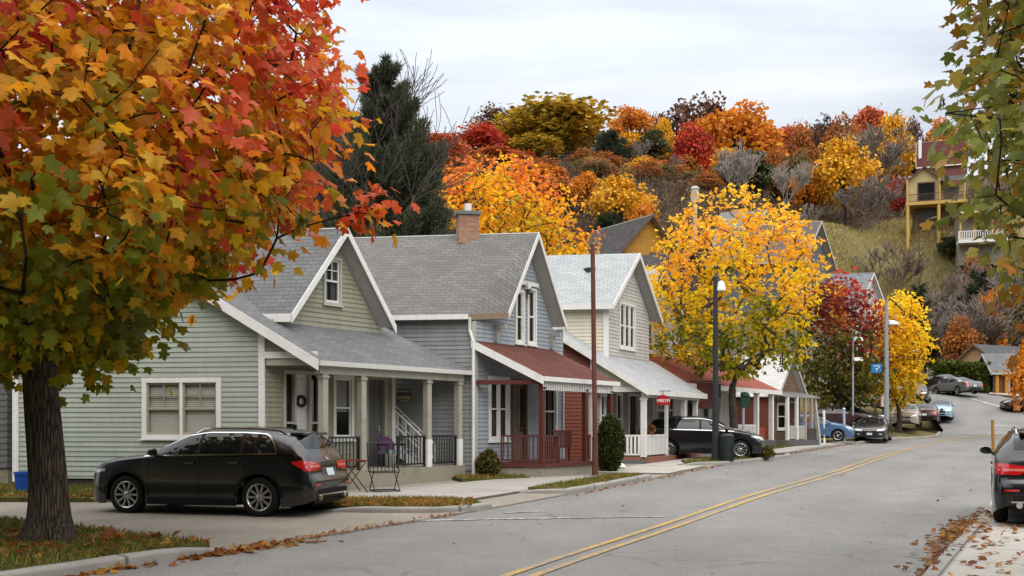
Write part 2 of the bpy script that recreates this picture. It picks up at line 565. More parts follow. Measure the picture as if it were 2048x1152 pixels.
ASPH = m_asphalt()
LOT = m_gravel('worn_gravelly_asphalt', (.235, .205, .172), (.33, .295, .25), (.19, .165, .14))
CONC = m_concrete('pale_concrete', (.33, .305, .27), (.43, .40, .36))
KERB = m_concrete('kerb_concrete', (.22, .21, .19), (.33, .315, .29), 3.0)
TURF = m_turf('lawn_turf', (.045, .065, .014), (.085, .105, .025), (.16, .12, .04))
FIELD = m_turf('hill_pasture', (.12, .115, .036), (.17, .15, .05), (.23, .175, .075))
LITTER = m_gravel('forest_leaf_litter', (.085, .06, .038), (.13, .092, .058), (.10, .06, .03))


def terrain_mat():
    """pasture below, leaf litter under the wood on top and in the brush"""
    m, nt, out = _nodes('hillside')
    v = coords(nt)
    at_ = N(nt, 'ShaderNodeAttribute', attribute_name='Col')
    s = nt.nodes.new('ShaderNodeSeparateColor'); nt.links.new(at_.outputs['Color'], s.inputs[0])
    n1 = noise(nt, v, .09, 6, .65); n2 = noise(nt, v, 1.3, 6, .7); n3 = noise(nt, v, 12, 4, .8)
    gr = mixc(nt, ramp(nt, n2, [(.3, 0), (.7, 1)]), (.145, .136, .056), (.20, .178, .08))
    gr = mixc(nt, ramp(nt, n1, [(.42, 0), (.62, .8)]), gr, (.22, .165, .07))
    gr = mixc(nt, ramp(nt, n3, [(.32, .5), (.5, 0)]), gr, (.05, .045, .016))
    li = mixc(nt, ramp(nt, n2, [(.3, 0), (.7, 1)]), (.07, .05, .034), (.12, .085, .055))
    f = ramp(nt, mathn(nt, 'ADD', s.outputs[0], mathn(nt, 'MULTIPLY', mathn(nt, 'SUBTRACT', n2, .5), .5)), [(.42, 0), (.58, 1)])
    gr = mixc(nt, ramp(nt, noise(nt, coords(nt, 'Object', (.12, .5, .5)), 1.0, 6, .7), [(.45, 0), (.62, .75)]), gr, (.20, .165, .085))
    gr = mixc(nt, ramp(nt, noise(nt, v, .45, 5, .7), [(.55, 0), (.7, .6)]), gr, (.10, .07, .04))
    col = mixc(nt, f, gr, li)
    col = mixc(nt, s.outputs[1], col, (.016, .018, .015))  # near black put on the added hill behind the camera, for darker reflections
    bsdf(nt, out, col, .95, .1, bump=n3, bump_s=.8, bump_d=.15)
    return m


def forestness(x, y):
    """1 where the hill carries brush and wood, 0 on the open pasture"""
    px = 1024 + F_PX * x / np.maximum(y, 1)
    top = np.clip((y - (158 + 6 * np.sin(x * .2))) / 8, 0, 1)
    left = np.clip((1600 - px) / 60, 0, 1) * np.clip((y - 60) / 10, 0, 1)
    rb = np.clip((px - 1905) / 60, 0, 1) * np.clip((y - 88) / 6, 0, 1) * np.clip((136 - y) / 6, 0, 1)
    lowb = np.clip((y - 84) / 4, 0, 1) * np.clip((114 - y) / 6, 0, 1) * np.clip((px - 1820) / 40, 0, 1)
    return np.clip(np.maximum(np.maximum(top, left), np.maximum(rb, lowb)), 0, 1)


def build_terrain():
    ys = np.concatenate([np.arange(-120, -20, 5), np.arange(-20, 60, 2.5), np.arange(60, 130, 1.5), np.arange(130, 240, 4), np.arange(240, 421, 20)])
    xs = np.concatenate([np.arange(-300, -60, 20), np.arange(-60, -10, 5), np.arange(-10, 80, 2.0), np.arange(80, 140, 6), np.arange(140, 321, 20)])
    X, Y = np.meshgrid(xs, ys)
    Z = H(X, Y) - .10
    inroad = (X > xl(Y) - 1.5) & (X < xr(Y) + 1.5) & (Y < 114) & (Y > -6)
    Z = np.where(inroad, Z - .35, Z)
    V = np.stack([X, Y, Z], -1).reshape(-1, 3)
    n, m = X.shape
    i = np.arange(n * m).reshape(n, m)
    Fc = np.stack([i[:-1, :-1], i[:-1, 1:], i[1:, 1:], i[1:, :-1]], -1).reshape(-1, 4)
    fo = forestness(X, Y).reshape(-1)
    o = np_mesh('terrain', V, Fc, terrain_mat(), np.stack([fo, np.clip((-7 - Y) / 8, 0, 1).reshape(-1), fo], 1), smooth=True)  # green channel masks the added dark hill behind the camera
    tag(o, kind='structure')


build_terrain()


def resample(pts, n):
    pts = np.asarray(pts, float)
    d = np.concatenate([[0], np.cumsum(np.hypot(*np.diff(pts, axis=0).T))])
    t = np.linspace(0, d[-1], n)
    return np.stack([np.interp(t, d, pts[:, 0]), np.interp(t, d, pts[:, 1])], 1), t


def sheet(name, A, B, mat, dz, skirt=.0, step=1.0, across=None, kind='structure', fuzz=0):
    """ruled sheet draped on the ground between polylines A and B, with sides down to the ground"""
    A = np.asarray(A, float); B = np.asarray(B, float)
    la = np.hypot(*np.diff(A, axis=0).T).sum()
    n = max(3, int(la / step) + 1)
    a, t = resample(A, n); b, _ = resample(B, n)
    if fuzz:
        r = np.random.default_rng(int(abs(A[0, 0] * 100)) + 3)
        for e in (a, b):
            e += r.normal(0, fuzz, e.shape) * np.hanning(n)[:, None] ** .3
    wd = np.hypot(*(b - a).T).mean()
    m = across or max(2, int(wd / step) + 1)
    s = np.linspace(0, 1, m)
    XY = a[:, None, :] * (1 - s)[None, :, None] + b[:, None, :] * s[None, :, None]
    Z = H(XY[..., 0], XY[..., 1]) + dz
    V = np.concatenate([XY, Z[..., None]], -1)
    mb = MB()
    for i in range(n - 1):
        for j in range(m - 1):
            q = [V[i, j], V[i, j + 1], V[i + 1, j + 1], V[i + 1, j]]
            uv = [(s[j] * wd, t[i]), (s[j + 1] * wd, t[i]), (s[j + 1] * wd, t[i + 1]), (s[j] * wd, t[i + 1])]
            if np.cross(q[1][:2] - q[0][:2], q[2][:2] - q[0][:2]) < 0: q = q[::-1]; uv = uv[::-1]
            mb.face(q, 0, uv)
    if skirt:
        ring = [V[i, 0] for i in range(n)] + [V[n - 1, j] for j in range(1, m)] + [V[i, m - 1] for i in range(n - 2, -1, -1)] + [V[0, j] for j in range(m - 2, 0, -1)]
        ring.append(ring[0])
        for p, q in zip(ring[:-1], ring[1:]):
            mb.face([p, q, q - np.array([0, 0, skirt]), p - np.array([0, 0, skirt])])
    o = mb.build(name, mat)
    # weld so the sheet is one surface
    bm = bmesh.new(); bm.from_mesh(o.data); bmesh.ops.remove_doubles(bm, verts=bm.verts, dist=.0005); bmesh.ops.recalc_face_normals(bm, faces=bm.faces)
    bm.to_mesh(o.data); bm.free()
    if kind: tag(o, kind=kind)
    return o


# road (its two edges), the ground of the house lots, the pavements
ly = np.concatenate([np.arange(-5, 60, 1.0), np.arange(60, 114.1, .75)])
sheet('road', np.stack([xl(ly), ly], 1), np.stack([xr(ly), ly], 1), ASPH, 0.0, step=.8, across=14)
vd = np.array([-.989, .148])
ly2 = np.arange(-5, 64.1, 1.0)
LK = np.stack([xl(ly2), ly2], 1)
sheet('lot_paving', LK + np.array([-.02, 0]), LK + vd * 42, LOT, .03, skirt=.3, step=1.0, across=30)
RK = np.stack([xr(ly2), ly2], 1)


def lk(y0, y1, off=0.0, n=30):
    """points along the left kerb line, off metres away from the road"""
    y = np.linspace(y0, y1, n)
    return np.stack([xl(y) - off * .885, y + off * .465], 1)


def rk(y0, y1, off=0.0, n=30):
    y = np.linspace(y0, y1, n)
    return np.stack([xr(y) + off * .885, y - off * .465], 1)


def kerb(name, pts, w=.17, h=.14, side=-1):
    """kerb stone: rounded top, stands on the road edge"""
    pts = np.asarray(pts, float); n = max(4, int(np.hypot(*np.diff(pts, axis=0).T).sum() / .35))
    p, t = resample(pts, n)
    d = np.gradient(p, axis=0); d /= np.hypot(*d.T)[:, None]
    nn = np.stack([-d[:, 1], d[:, 0]], 1) * (1 if side < 0 else -1)
    prof = [(0.0, -.1), (.0, h - .045), (.012, h - .015), (.04, h), (w, h), (w, -.1)]
    mb = MB(); rows = []
    r = np.random.default_rng(n)
    for i in range(n):
        e = min(i, n - 1 - i); k = min(1, .25 + e / 3)
        z0 = Hf(*p[i]); rows.append([(p[i, 0] + nn[i, 0] * a, p[i, 1] + nn[i, 1] * a, z0 + b * (k if b > 0 else 1) + r.normal(0, .003)) for a, b in prof])
    for i in range(n - 1):
        for j in range(len(prof) - 1):
            mb.face([rows[i][j], rows[i + 1][j], rows[i + 1][j + 1], rows[i][j + 1]], 0, [(0, t[i]), (0, t[i + 1]), (.1, t[i + 1]), (.1, t[i])])
    mb.face(rows[0]); mb.face(rows[-1][::-1])
    o = mb.build(name, KERB)
    bm = bmesh.new(); bm.from_mesh(o.data); bmesh.ops.remove_doubles(bm, verts=bm.verts, dist=.0004); bmesh.ops.recalc_face_normals(bm, faces=bm.faces); bm.to_mesh(o.data); bm.free()
    tag(o, kind='structure')
    return o


kerb('kerb', lk(2, 14.2))
kerb('kerb', [(-3.9, 20.0), (-2.6, 19.75), (-1.35, 19.75), (-.72, 20.25), (-.35, 20.95), (-.55, 21.6)])
kerb('kerb', [(-.1, 24.3)] + [tuple(q) for q in lk(24.2, 29.3)] + [(3.6, 30.2)])
kerb('kerb', [(5.6, 34.6), (7.2, 35.0), (8.6, 36.6), (10.9, 40.2), (11.3, 41.6), (10.9, 42.8)])
kerb('kerb', lk(46, 56.6))
kerb('kerb', [(19.3, 57.6), (22.9, 61.7), (25.6, 63.4), (26.9, 64.6), (28.6, 68.2)])
kerb('kerb', rk(3, 17.4), side=1)
kerb('kerb', rk(24, 58), side=1)

# lawns and pavements on the left side
sheet('lawn', lk(2, 14.0, .15), [(-24, 12), (-16, 20.2), (-11, 18.9), (-8.2, 17.4), (-5.4, 15.1), (-4.25, 14.25)], TURF, .135, skirt=.3, step=.5, fuzz=.05)
sheet('lawn', [(-22, 22.6), (-9.3, 22.0), (-5.6, 22.5)], [(-22, 27.2), (-9.3, 25.4), (-6.0, 24.6)], TURF, .13, skirt=.3, step=.5, fuzz=.05)
sheet('lawn', [(-4.1, 20.6), (-3.3, 20.1), (-1.2, 19.98), (-.6, 20.9)], [(-4.3, 21.7), (-3.8, 22.0), (-1.6, 22.0), (-.75, 21.6)], TURF, .125, skirt=.3, step=.4, fuzz=.04)
sheet('pavement', [(-4.7, 22.35), (-1.0, 22.1), (1.3, 26.4), (3.1, 29.6)], [(-5.2, 23.2), (-3.5, 24.4), (-.6, 27.9), (.8, 29.2)], m_concrete('grey_pavement', (.27, .25, .225), (.35, .325, .29)), .085, skirt=.2, step=.6)
sheet('lawn', lk(24.5, 29.3, .15), lk(24.3, 28.9, 1.15), TURF, .132, skirt=.3, step=.4, fuzz=.04)
sheet('lawn', [(-1.35, 27.6), (.5, 28.55)], [(-1.75, 28.75), (.1, 29.4)], TURF, .12, skirt=.3, step=.4)
sheet('pavement', lk(30.6, 33.9, .05), lk(30.0, 33.6, 2.2), CONC, .07, skirt=.2, step=.6)
sheet('pavement', [(4.2, 34.2), (8.2, 41.0)], [(5.1, 33.6), (9.4, 41.2)], CONC, .075, skirt=.2, step=.6)
sheet('lawn', [(5.9, 34.9), (7.2, 35.3), (8.4, 36.8), (10.6, 40.4)], [(6.0, 36.3), (6.9, 37.0), (7.9, 38.6), (9.6, 41.2)], TURF, .13, skirt=.3, step=.4, fuzz=.04)
sheet('pavement', lk(43.2, 57.4, .05), lk(42.4, 57.8, 3.0), CONC, .07, skirt=.2, step=.7)
sheet('lawn', [(10.6, 44.9), (14.8, 53.0)], [(9.9, 46.5), (13.4, 53.8)], TURF, .13, skirt=.3, step=.6)
sheet('lawn', [(16.0, 57.6), (20.6, 61.0), (23.6, 66), (26, 74)], [(10, 60), (12, 66), (15, 74), (17, 84)], FIELD, .15, skirt=.8, step=.8)
# right side: concrete pavement, drive apron, leaf-strewn verge
sheet('pavement', rk(2, 15.2, .14), rk(2, 15.2, 3.4), CONC, .10, skirt=.25, step=.6)
sheet('pavement', rk(15.3, 24, .0), rk(15.3, 24, 6), CONC, .06, skirt=.2, step=.6)
sheet('pavement', rk(24.2, 60, .14), rk(24.2, 60, 5), CONC, .12, skirt=.2, step=1.0)
sheet('pavement', [(66, 74), (52, 81), (46, 83.5), (41.6, 86.4), (40.8, 87.6)], [(66, 80), (54, 87), (48, 88), (44, 89.5), (42.5, 91)], m_concrete('sandy_pavement', (.40, .33, .24), (.48, .41, .31)), .12, skirt=.4, step=1.0)


# ------------------------------------------------------------------ road paint
def m_line(name, c, wear):
    m, nt, out = _nodes(name)
    v = coords(nt)
    n1 = noise(nt, v, 9, 6, .75); n2 = noise(nt, v, .6, 3)
    f = ramp(nt, mathn(nt, 'ADD', n1, mathn(nt, 'MULTIPLY', n2, .4)), [(wear - .05, 0), (wear + .06, 1)])
    col = mixc(nt, f, c, (.205, .198, .188))
    bsdf(nt, out, col, .8, .25)
    return m


YEL = m_line('worn_yellow_paint', (.42, .265, .075), .72)
WHI = m_line('worn_white_paint', (.50, .49, .47), .68)
YC = np.array([(-2.6, 5), (.1, 12), (5.3, 23.3), (10.9, 33.2), (17.6, 46.5), (24.3, 59), (26.6, 62.4), (29.6, 65.2), (31.6, 66.2)])


def smooth_line(pts, n):
    p, t = resample(pts, n)
    for _ in range(40):
        p[1:-1] = (p[:-2] + 2 * p[1:-1] + p[2:]) / 4
    return p


yc = smooth_line(YC, 140)
yd = np.gradient(yc, axis=0); yd /= np.hypot(*yd.T)[:, None]; yn = np.stack([-yd[:, 1], yd[:, 0]], 1)
for s in (-1, 1):
    sheet('road_marking', yc + yn * (s * .15 - .06), yc + yn * (s * .15 + .06), YEL, .012, step=.6, across=2)
sheet('road_marking', [(-1.75, 18.6), (-.2, 18.9), (1.2, 19.1), (2.9, 19.3)], [(-1.72, 18.45), (-.17, 18.76), (1.22, 18.98), (2.92, 19.2)], WHI, .012, step=.4, across=2)
sheet('road_marking', [(-.2, 20.05), (.6, 20.4)], [(-.15, 19.93), (.65, 20.28)], WHI, .012, step=.3, across=2)
sheet('road_marking', [(29.2, 66.6), (36, 66.8), (42, 67.0)], [(29.2, 66.95), (36, 67.15), (42, 67.35)], WHI, .02, step=.8, across=2)
wl = smooth_line([(37.8, 84.6), (38.6, 81.5), (40, 78.6), (42.2, 75.8)], 24)
sheet('road_marking', wl, wl + np.array([.3, .12]), WHI, .03, step=.5, across=2)
sheet('road_marking', [(34.4, 73.6), (35.4, 73.1), (36.4, 72.9)], [(34.5, 72.2), (35.5, 72.2), (36.4, 72.6)], WHI, .02, step=.5, across=3)
# ------------------------------------------------------------------ building kit
V2 = lambda a: np.asarray(a, float)


class Plane:
    """vertical plane: s along h, d outward along n, z up"""
    def __init__(s, O, h, n): s.O, s.h, s.n = V2(O), V2(h), V2(n)

    def p(s, a, d, z):
        q = s.O + s.h * a + s.n * d
        return Vector((q[0], q[1], z))

    def box(s, mb, a0, a1, d0, d1, z0, z1, m=0):
        mb.hexa([s.p(a, d, z) for z in (z0, z1) for a, d in ((a0, d0), (a1, d0), (a1, d1), (a0, d1))], m)


class Frame:
    """u along the street front, v away from the street, corner A nearest the viewer"""
    def __init__(s, A, theta, v=(-.989, .148)):
        t = math.radians(theta)
        s.A, s.u, s.v = V2(A), V2((math.sin(t), math.cos(t))), V2(v) / np.hypot(*v)

    def p(s, u, v, z):
        q = s.A + s.u * u + s.v * v
        return Vector((q[0], q[1], z))

    def xy(s, u, v): return s.A + s.u * u + s.v * v

    def front(s, v=0.0):
        n = V2((s.u[1], -s.u[0]))
        return Plane(s.xy(0, v), s.u, n if n @ s.v < 0 else -n)

    def side(s, u=0.0):
        n = V2((s.v[1], -s.v[0]))
        return Plane(s.xy(u, 0), s.v, n if n @ s.u < 0 else -n)

    def ground(s, u, v): return Hf(*s.xy(u, v))


def span(poly, z):
    xs = []
    for (a, za), (b, zb) in zip(poly, poly[1:] + poly[:1]):
        if (za - z) * (zb - z) < 0 or (za == z) != (zb == z):
            if za != zb: xs.append(a + (b - a) * (z - za) / (zb - za))
    return (min(xs), max(xs)) if len(xs) > 1 else None


def clap(mb, pl, poly, holes=(), board=.11, lap=.02, m=0):
    """overlapping boards filling poly [(s,z)], cut out round holes (s0,s1,z0,z1)"""
    zmin, zmax = min(z for _, z in poly), max(z for _, z in poly)
    cuts = sorted({zmin, zmax} | {z for h in holes for z in h[2:] if zmin < z < zmax} | set(np.arange(math.floor(zmin / board) * board, zmax, board)) - {z for z in np.arange(0, zmin, board)})
    cuts = [z for z in cuts if zmin - 1e-6 <= z <= zmax + 1e-6]
    for z0, z1 in zip(cuts[:-1], cuts[1:]):
        if z1 - z0 < 1e-3: continue
        a = span(poly, z0 + 1e-4); b = span(poly, z1 - 1e-4)
        if not a or not b: continue
        k0 = math.floor((z0 + 1e-4) / board) * board
        d = lambda z: lap * (1 - min(1, max(0, (z - k0) / board)))
        # spans between holes
        zm = (z0 + z1) / 2
        hs = sorted((h[0], h[1]) for h in holes if h[2] < zm < h[3])
        t0, t1 = min(a[0], b[0]) if False else None, None
        edges = [('p', 0)]
        segs, cur = [], None
        L0, R0, L1, R1 = a[0], a[1], b[0], b[1]
        cl, cl1 = L0, L1
        for h0, h1 in hs:
            if h0 > cl: segs.append((cl, h0, cl1, h0))
            cl = cl1 = max(cl, h1)
        if R0 > cl: segs.append((cl, R0, cl1, max(R1, cl1)))
        for s0, s1, q0, q1 in segs:
            mb.face([pl.p(s0, d(z0 + 1e-4), z0), pl.p(s1, d(z0 + 1e-4), z0), pl.p(q1, d(z1 - 1e-4), z1), pl.p(q0, d(z1 - 1e-4), z1)], m)
            if z0 - k0 < .02: mb.face([pl.p(s0, 0, z0), pl.p(s1, 0, z0), pl.p(s1, lap, z0), pl.p(s0, lap, z0)], m)
    return mb


def roof(name, parent, pts, mats, thick=.07, under=1):
    """roof plane: pts[0]->pts[1] is the eave; shingles on top, boards below and at the edges"""
    pts = [Vector(p) for p in pts]
    e = (pts[1] - pts[0]).normalized()
    nrm = Vector((0, 0, 0))
    for i in range(len(pts)):
        a, b = pts[i], pts[(i + 1) % len(pts)]
        nrm += Vector(((a.y - b.y) * (a.z + b.z), (a.z - b.z) * (a.x + b.x), (a.x - b.x) * (a.y + b.y)))
    nrm.normalize()
    if nrm.z < 0: pts = pts[::-1]; nrm = -nrm
    sl = nrm.cross(e)
    if sl.z < 0: sl = -sl
    o = pts[0]
    uv = [((p - o).dot(e), (p - o).dot(sl)) for p in pts]
    mb = MB()
    mb.face(pts, 0, uv)
    lo = [p - nrm * thick for p in pts]
    mb.face(lo[::-1], under)
    for i in range(len(pts)):
        j = (i + 1) % len(pts)
        mb.face([pts[i], lo[i], lo[j], pts[j]], under)
    return mb.build(name, mats, parent)


def rake(mb, p, q, h=.19, t=.035, out=None, drop=.015, m=0):
    """board on edge along a roof edge p-q, standing outward of it"""
    p, q = Vector(p), Vector(q)
    d = (q - p); n = Vector((d.y, -d.x, 0)).normalized()
    if out is not None and n.dot(Vector((out[0], out[1], 0))) < 0: n = -n
    a = [p - Vector((0, 0, h + drop)), q - Vector((0, 0, h + drop))]
    b = [p - Vector((0, 0, drop)) + Vector((0, 0, .03)), q - Vector((0, 0, drop)) + Vector((0, 0, .03))]
    n0, n1 = n * .004, n * (t + .004)
    mb.hexa([a[0] + n0, a[1] + n0, a[1] + n1, a[0] + n1, b[0] + n0, b[1] + n0, b[1] + n1, b[0] + n1], m)


WHITE = paint('white_trim_paint', srgb(215, 214, 210), .5, .1, 5, stain=((.36, .34, .30), .35))
GREYTRIM = paint('grey_trim_paint', srgb(168, 168, 160), .55, .1, 5)
DARKIN = paint('dark_interior', (.022, .019, .016), .9, .5, 1.5, .1)
GLASS = glassmat('window_glass', (.010, .012, .013), .03, .9)
BLIND = paint('pale_blind', srgb(198, 194, 182), .8, .05, 4)
CURT = paint('lace_curtain', srgb(158, 156, 148), .9, .2, 14, stretch=(1, 1, .05))


def window(house, pl, s0, s1, z0, z1, casing=None, cw=.10, n=1, rail=True, fill='blind', sashm=None, grid=0, label=None, sill=True, depth=.05):
    """casing > sash, pane, blind ; hole returned for the wall"""
    casing = casing or WHITE; sashm = sashm or casing
    mb = MB()
    for a0, a1, b0, b1 in ((s0, s0 + cw, z0, z1), (s1 - cw, s1, z0, z1), (s0 + cw, s1 - cw, z1 - cw, z1), (s0 + cw, s1 - cw, z0, z0 + cw * .8)):
        pl.box(mb, a0, a1, -.02, depth, b0, b1)
    if sill: pl.box(mb, s0 - .03, s1 + .03, .0, depth + .035, z0 - .045, z0 - .002)
    w = (s1 - s0 - 2 * cw); iw = (w - (n - 1) * .07) / n
    for k in range(1, n): pl.box(mb, s0 + cw + k * (iw + .07) - .07, s0 + cw + k * (iw + .07), -.02, depth - .004, z0 + cw * .8, z1 - cw)
    win = mb.build('window', casing, house)
    if label: win['label'] = label
    for k in range(n):
        a0 = s0 + cw + k * (iw + .07); a1 = a0 + iw; b0, b1 = z0 + cw * .8, z1 - cw
        sb = MB(); sw = .045
        zm = (b0 + b1) / 2
        for x0, x1, y0, y1 in ((a0, a0 + sw, b0, b1), (a1 - sw, a1, b0, b1), (a0 + sw, a1 - sw, b0, b0 + sw * 1.3), (a0 + sw, a1 - sw, b1 - sw, b1)):
            pl.box(sb, x0, x1, -.045, .008, y0, y1)
        if rail: pl.box(sb, a0 + sw, a1 - sw, -.045, .014, zm - .025, zm + .025)
        for g in range(grid):
            xg = a0 + (a1 - a0) * (g + 1) / (grid + 1)
            pl.box(sb, xg - .012, xg + .012, -.04, .002, zm + .025, b1 - sw)
            if g == 0: pl.box(sb, a0 + sw, a1 - sw, -.04, .001, (zm + b1) / 2 - .012, (zm + b1) / 2 + .012)
        sb.build('sash', sashm, win)
        gb = MB(); gb.face([pl.p(a0, -.03, b0), pl.p(a1, -.03, b0), pl.p(a1, -.03, b1), pl.p(a0, -.03, b1)])
        gb.build('pane', GLASS, win)
        if fill in ('blind', 'halfblind'):
            bb = MB(); zb0 = b0 if fill == 'blind' else zm - .1
            zz = zb0
            while zz < b1 - .01:
                pl_z1 = min(zz + .05, b1)
                bb.face([pl.p(a0, -.075, zz), pl.p(a1, -.075, zz), pl.p(a1, -.10, pl_z1), pl.p(a0, -.10, pl_z1)])
                zz += .05
            bb.build('blind', BLIND, win)
        elif fill == 'curtain':
            bb = MB(); nf = 14
            for side in (0, 1):
                for q in range(nf):
                    f0, f1 = q / nf * .42, (q + 1) / nf * .42
                    if side: f0, f1 = 1 - f1, 1 - f0
                    d0, d1 = (-.09, -.12) if q % 2 else (-.12, -.09)
                    bb.face([pl.p(a0 + iw * f0, d0, b0), pl.p(a0 + iw * f1, d1, b0), pl.p(a0 + iw * f1, d1, b1), pl.p(a0 + iw * f0, d0, b1)])
            bb.build('curtain', CURT, win)
        db = MB(); x0, x1 = a0 - .02, a1 + .02
        db.face([pl.p(x0, -.5, b0), pl.p(x1, -.5, b0), pl.p(x1, -.5, b1), pl.p(x0, -.5, b1)])
        for q in ([(x0, -.02, b0), (x0, -.5, b0), (x0, -.5, b1), (x0, -.02, b1)], [(x1, -.02, b0), (x1, -.5, b0), (x1, -.5, b1), (x1, -.02, b1)],
                  [(x0, -.02, b0), (x1, -.02, b0), (x1, -.5, b0), (x0, -.5, b0)], [(x0, -.02, b1), (x1, -.02, b1), (x1, -.5, b1), (x0, -.5, b1)]):
            db.face([pl.p(*t) for t in q])
        db.build('reveal', DARKIN, win)
    return (s0 + .03, s1 - .03, z0 + .03, z1 - .03)


def door(house, pl, s0, s1, z0, z1, casing, leafm, cw=.1, glass=None, handle=True, inset=.08, label=None):
    mb = MB()
    for a0, a1, b0, b1 in ((s0, s0 + cw, z0, z1), (s1 - cw, s1, z0, z1), (s0 + cw, s1 - cw, z1 - cw, z1)):
        pl.box(mb, a0, a1, -.1, .05, b0, b1)
    d = mb.build('door', casing, house)
    if label: d['label'] = label
    lb = MB(); a0, a1, b1 = s0 + cw, s1 - cw, z1 - cw
    pl.box(lb, a0, a1, -inset - .04, -inset, z0, b1)
    w = a1 - a0
    for q0, q1 in ((z0 + .15, z0 + .8), (z0 + .95, b1 - .15)):
        for f in (0, 1):
            pl.box(lb, a0 + w * (.12 + .42 * f), a0 + w * (.46 + .42 * f), -inset, -inset + .012, q0, q1)
    lb.build('door_leaf', leafm, d)
    if glass:
        gb = MB(); pl.box(gb, a0 + w * glass[0], a0 + w * glass[1], -inset + .012, -inset + .02, z0 + glass[2], b1 - .15)
        gb.build('pane', GLASS, d)
    if handle:
        hb = MB(); c = pl.p(a1 - .09, -inset + .05, z0 + .98)
        hb.tube(pl.p(a1 - .09, -inset, z0 + .98), c, .018); hb.tube(c, pl.p(a1 - .19, -inset + .05, z0 + .98), .014)
        pl.box(hb, a1 - .12, a1 - .06, -inset, -inset + .015, z0 + .9, z0 + 1.12)
        hb.build('handle', flat('bright_metal', (.6, .6, .6), .3, .5, 1), d)
    return (s0 + .02, s1 - .02, z0 - .02, z1 - .02)


def post(house, x, y, z0, z1, w, mats, rz=0, white_to=None, name='porch_post', lean=(0, 0), cap=True):
    mb = MB()
    c, s = math.cos(rz), math.sin(rz)
    def ring(z, ww, dx=0, dy=0): return [(x + dx + (a * c - b * s) * ww / 2, y + dy + (a * s + b * c) * ww / 2, z) for a, b in ((-1, -1), (1, -1), (1, 1), (-1, 1))]
    zz = z0 if white_to is None else white_to
    mb.hexa(ring(zz, w) + ring(z1, w, *lean), 0)
    if white_to is not None: mb.hexa(ring(z0, w + .02) + ring(white_to, w + .02), 1)
    if cap: mb.hexa(ring(z1 - .1, w + .05, *lean) + ring(z1 - .04, w + .05, *lean), 0)
    return mb.build(name, mats, house)


def railing(house, a, b, z0, h, mat, n, rail=.045, bal=.02, name='railing', square=True):
    """top and bottom rail with n balusters between plan points a, b"""
    mb = MB(); a, b = V2(a), V2(b); d = b - a; L = np.hypot(*d); rz = math.atan2(d[1], d[0]); c = (a + b) / 2
    mb.box((c[0], c[1], z0 + h), (L, rail * 1.4, rail), rz)
    mb.box((c[0], c[1], z0 + .09), (L, rail, rail), rz)
    for k in range(n):
        p = a + d * (k + .5) / n
        mb.box((p[0], p[1], z0 + .09 + (h - .09) / 2), (bal, bal, h - .09 - rail), rz)
    for p in (a, b): mb.box((p[0], p[1], z0 + h / 2 + .01), (rail, rail, h + .02), rz)
    return mb.build(name, mat, house)


SH_GREY = shingles('grey_shingles', srgb(106, 108, 109), srgb(122, 123, 124), srgb(96, 97, 97))
SH_WARM = shingles('warm_grey_shingles', srgb(114, 113, 110), srgb(129, 127, 124), srgb(103, 101, 98))
SH_PALE = shingles('pale_shingles', srgb(164, 168, 170), srgb(182, 185, 187), srgb(150, 154, 157))
SH_RED = shingles('red_shingles', srgb(98, 58, 51), srgb(114, 71, 62), srgb(84, 54, 49), stain=(srgb(80, 62, 56), .5))
SH_BRICK = shingles('brick_red_shingles', srgb(142, 76, 62), srgb(156, 90, 74), srgb(124, 68, 58))
SH_DARK = shingles('dark_shingles', srgb(64, 62, 62), srgb(84, 82, 80), srgb(56, 52, 50), .4, .2)
SAGE = siding('sage_clapboard', srgb(157, 164, 153), srgb(126, 131, 121), .35)
OLIVE = siding('olive_clapboard', srgb(146, 145, 127), srgb(108, 106, 90), .5)
OLIVEP = paint('olive_post_paint', srgb(156, 153, 140), .55, .12, 4, stain=(srgb(110, 104, 86), .5))
GREYB = siding('grey_clapboard', srgb(134, 137, 138), srgb(96, 98, 98), .5)
BLUEB = siding('bluegrey_clapboard', srgb(150, 157, 163), srgb(108, 112, 116), .5)
CREAM = siding('cream_clapboard', srgb(206, 199, 180), srgb(160, 150, 130), .4)
PALEB = siding('pale_grey_clapboard', srgb(188, 186, 180), srgb(140, 136, 128), .4)
RUST = siding('rust_red_clapboard', srgb(118, 64, 49), srgb(88, 52, 42), .5)
TAUPE = siding('taupe_clapboard', srgb(150, 142, 128), srgb(110, 103, 92), .4)
STONE = paint('foundation_concrete', srgb(140, 134, 118), .9, .2, 3, stain=(srgb(96, 92, 78), .7), bump=.4)
SOFFIT = paint('soffit_boards', srgb(150, 150, 146), .6, .12, 5)
REDP = paint('dark_red_paint', srgb(84, 40, 34), .5, .2, 5)
IRON = flat('black_iron', (.012, .012, .012), .45, .4)
GUT = paint('gutter_paint', srgb(190, 190, 186), .45, .1, 6)

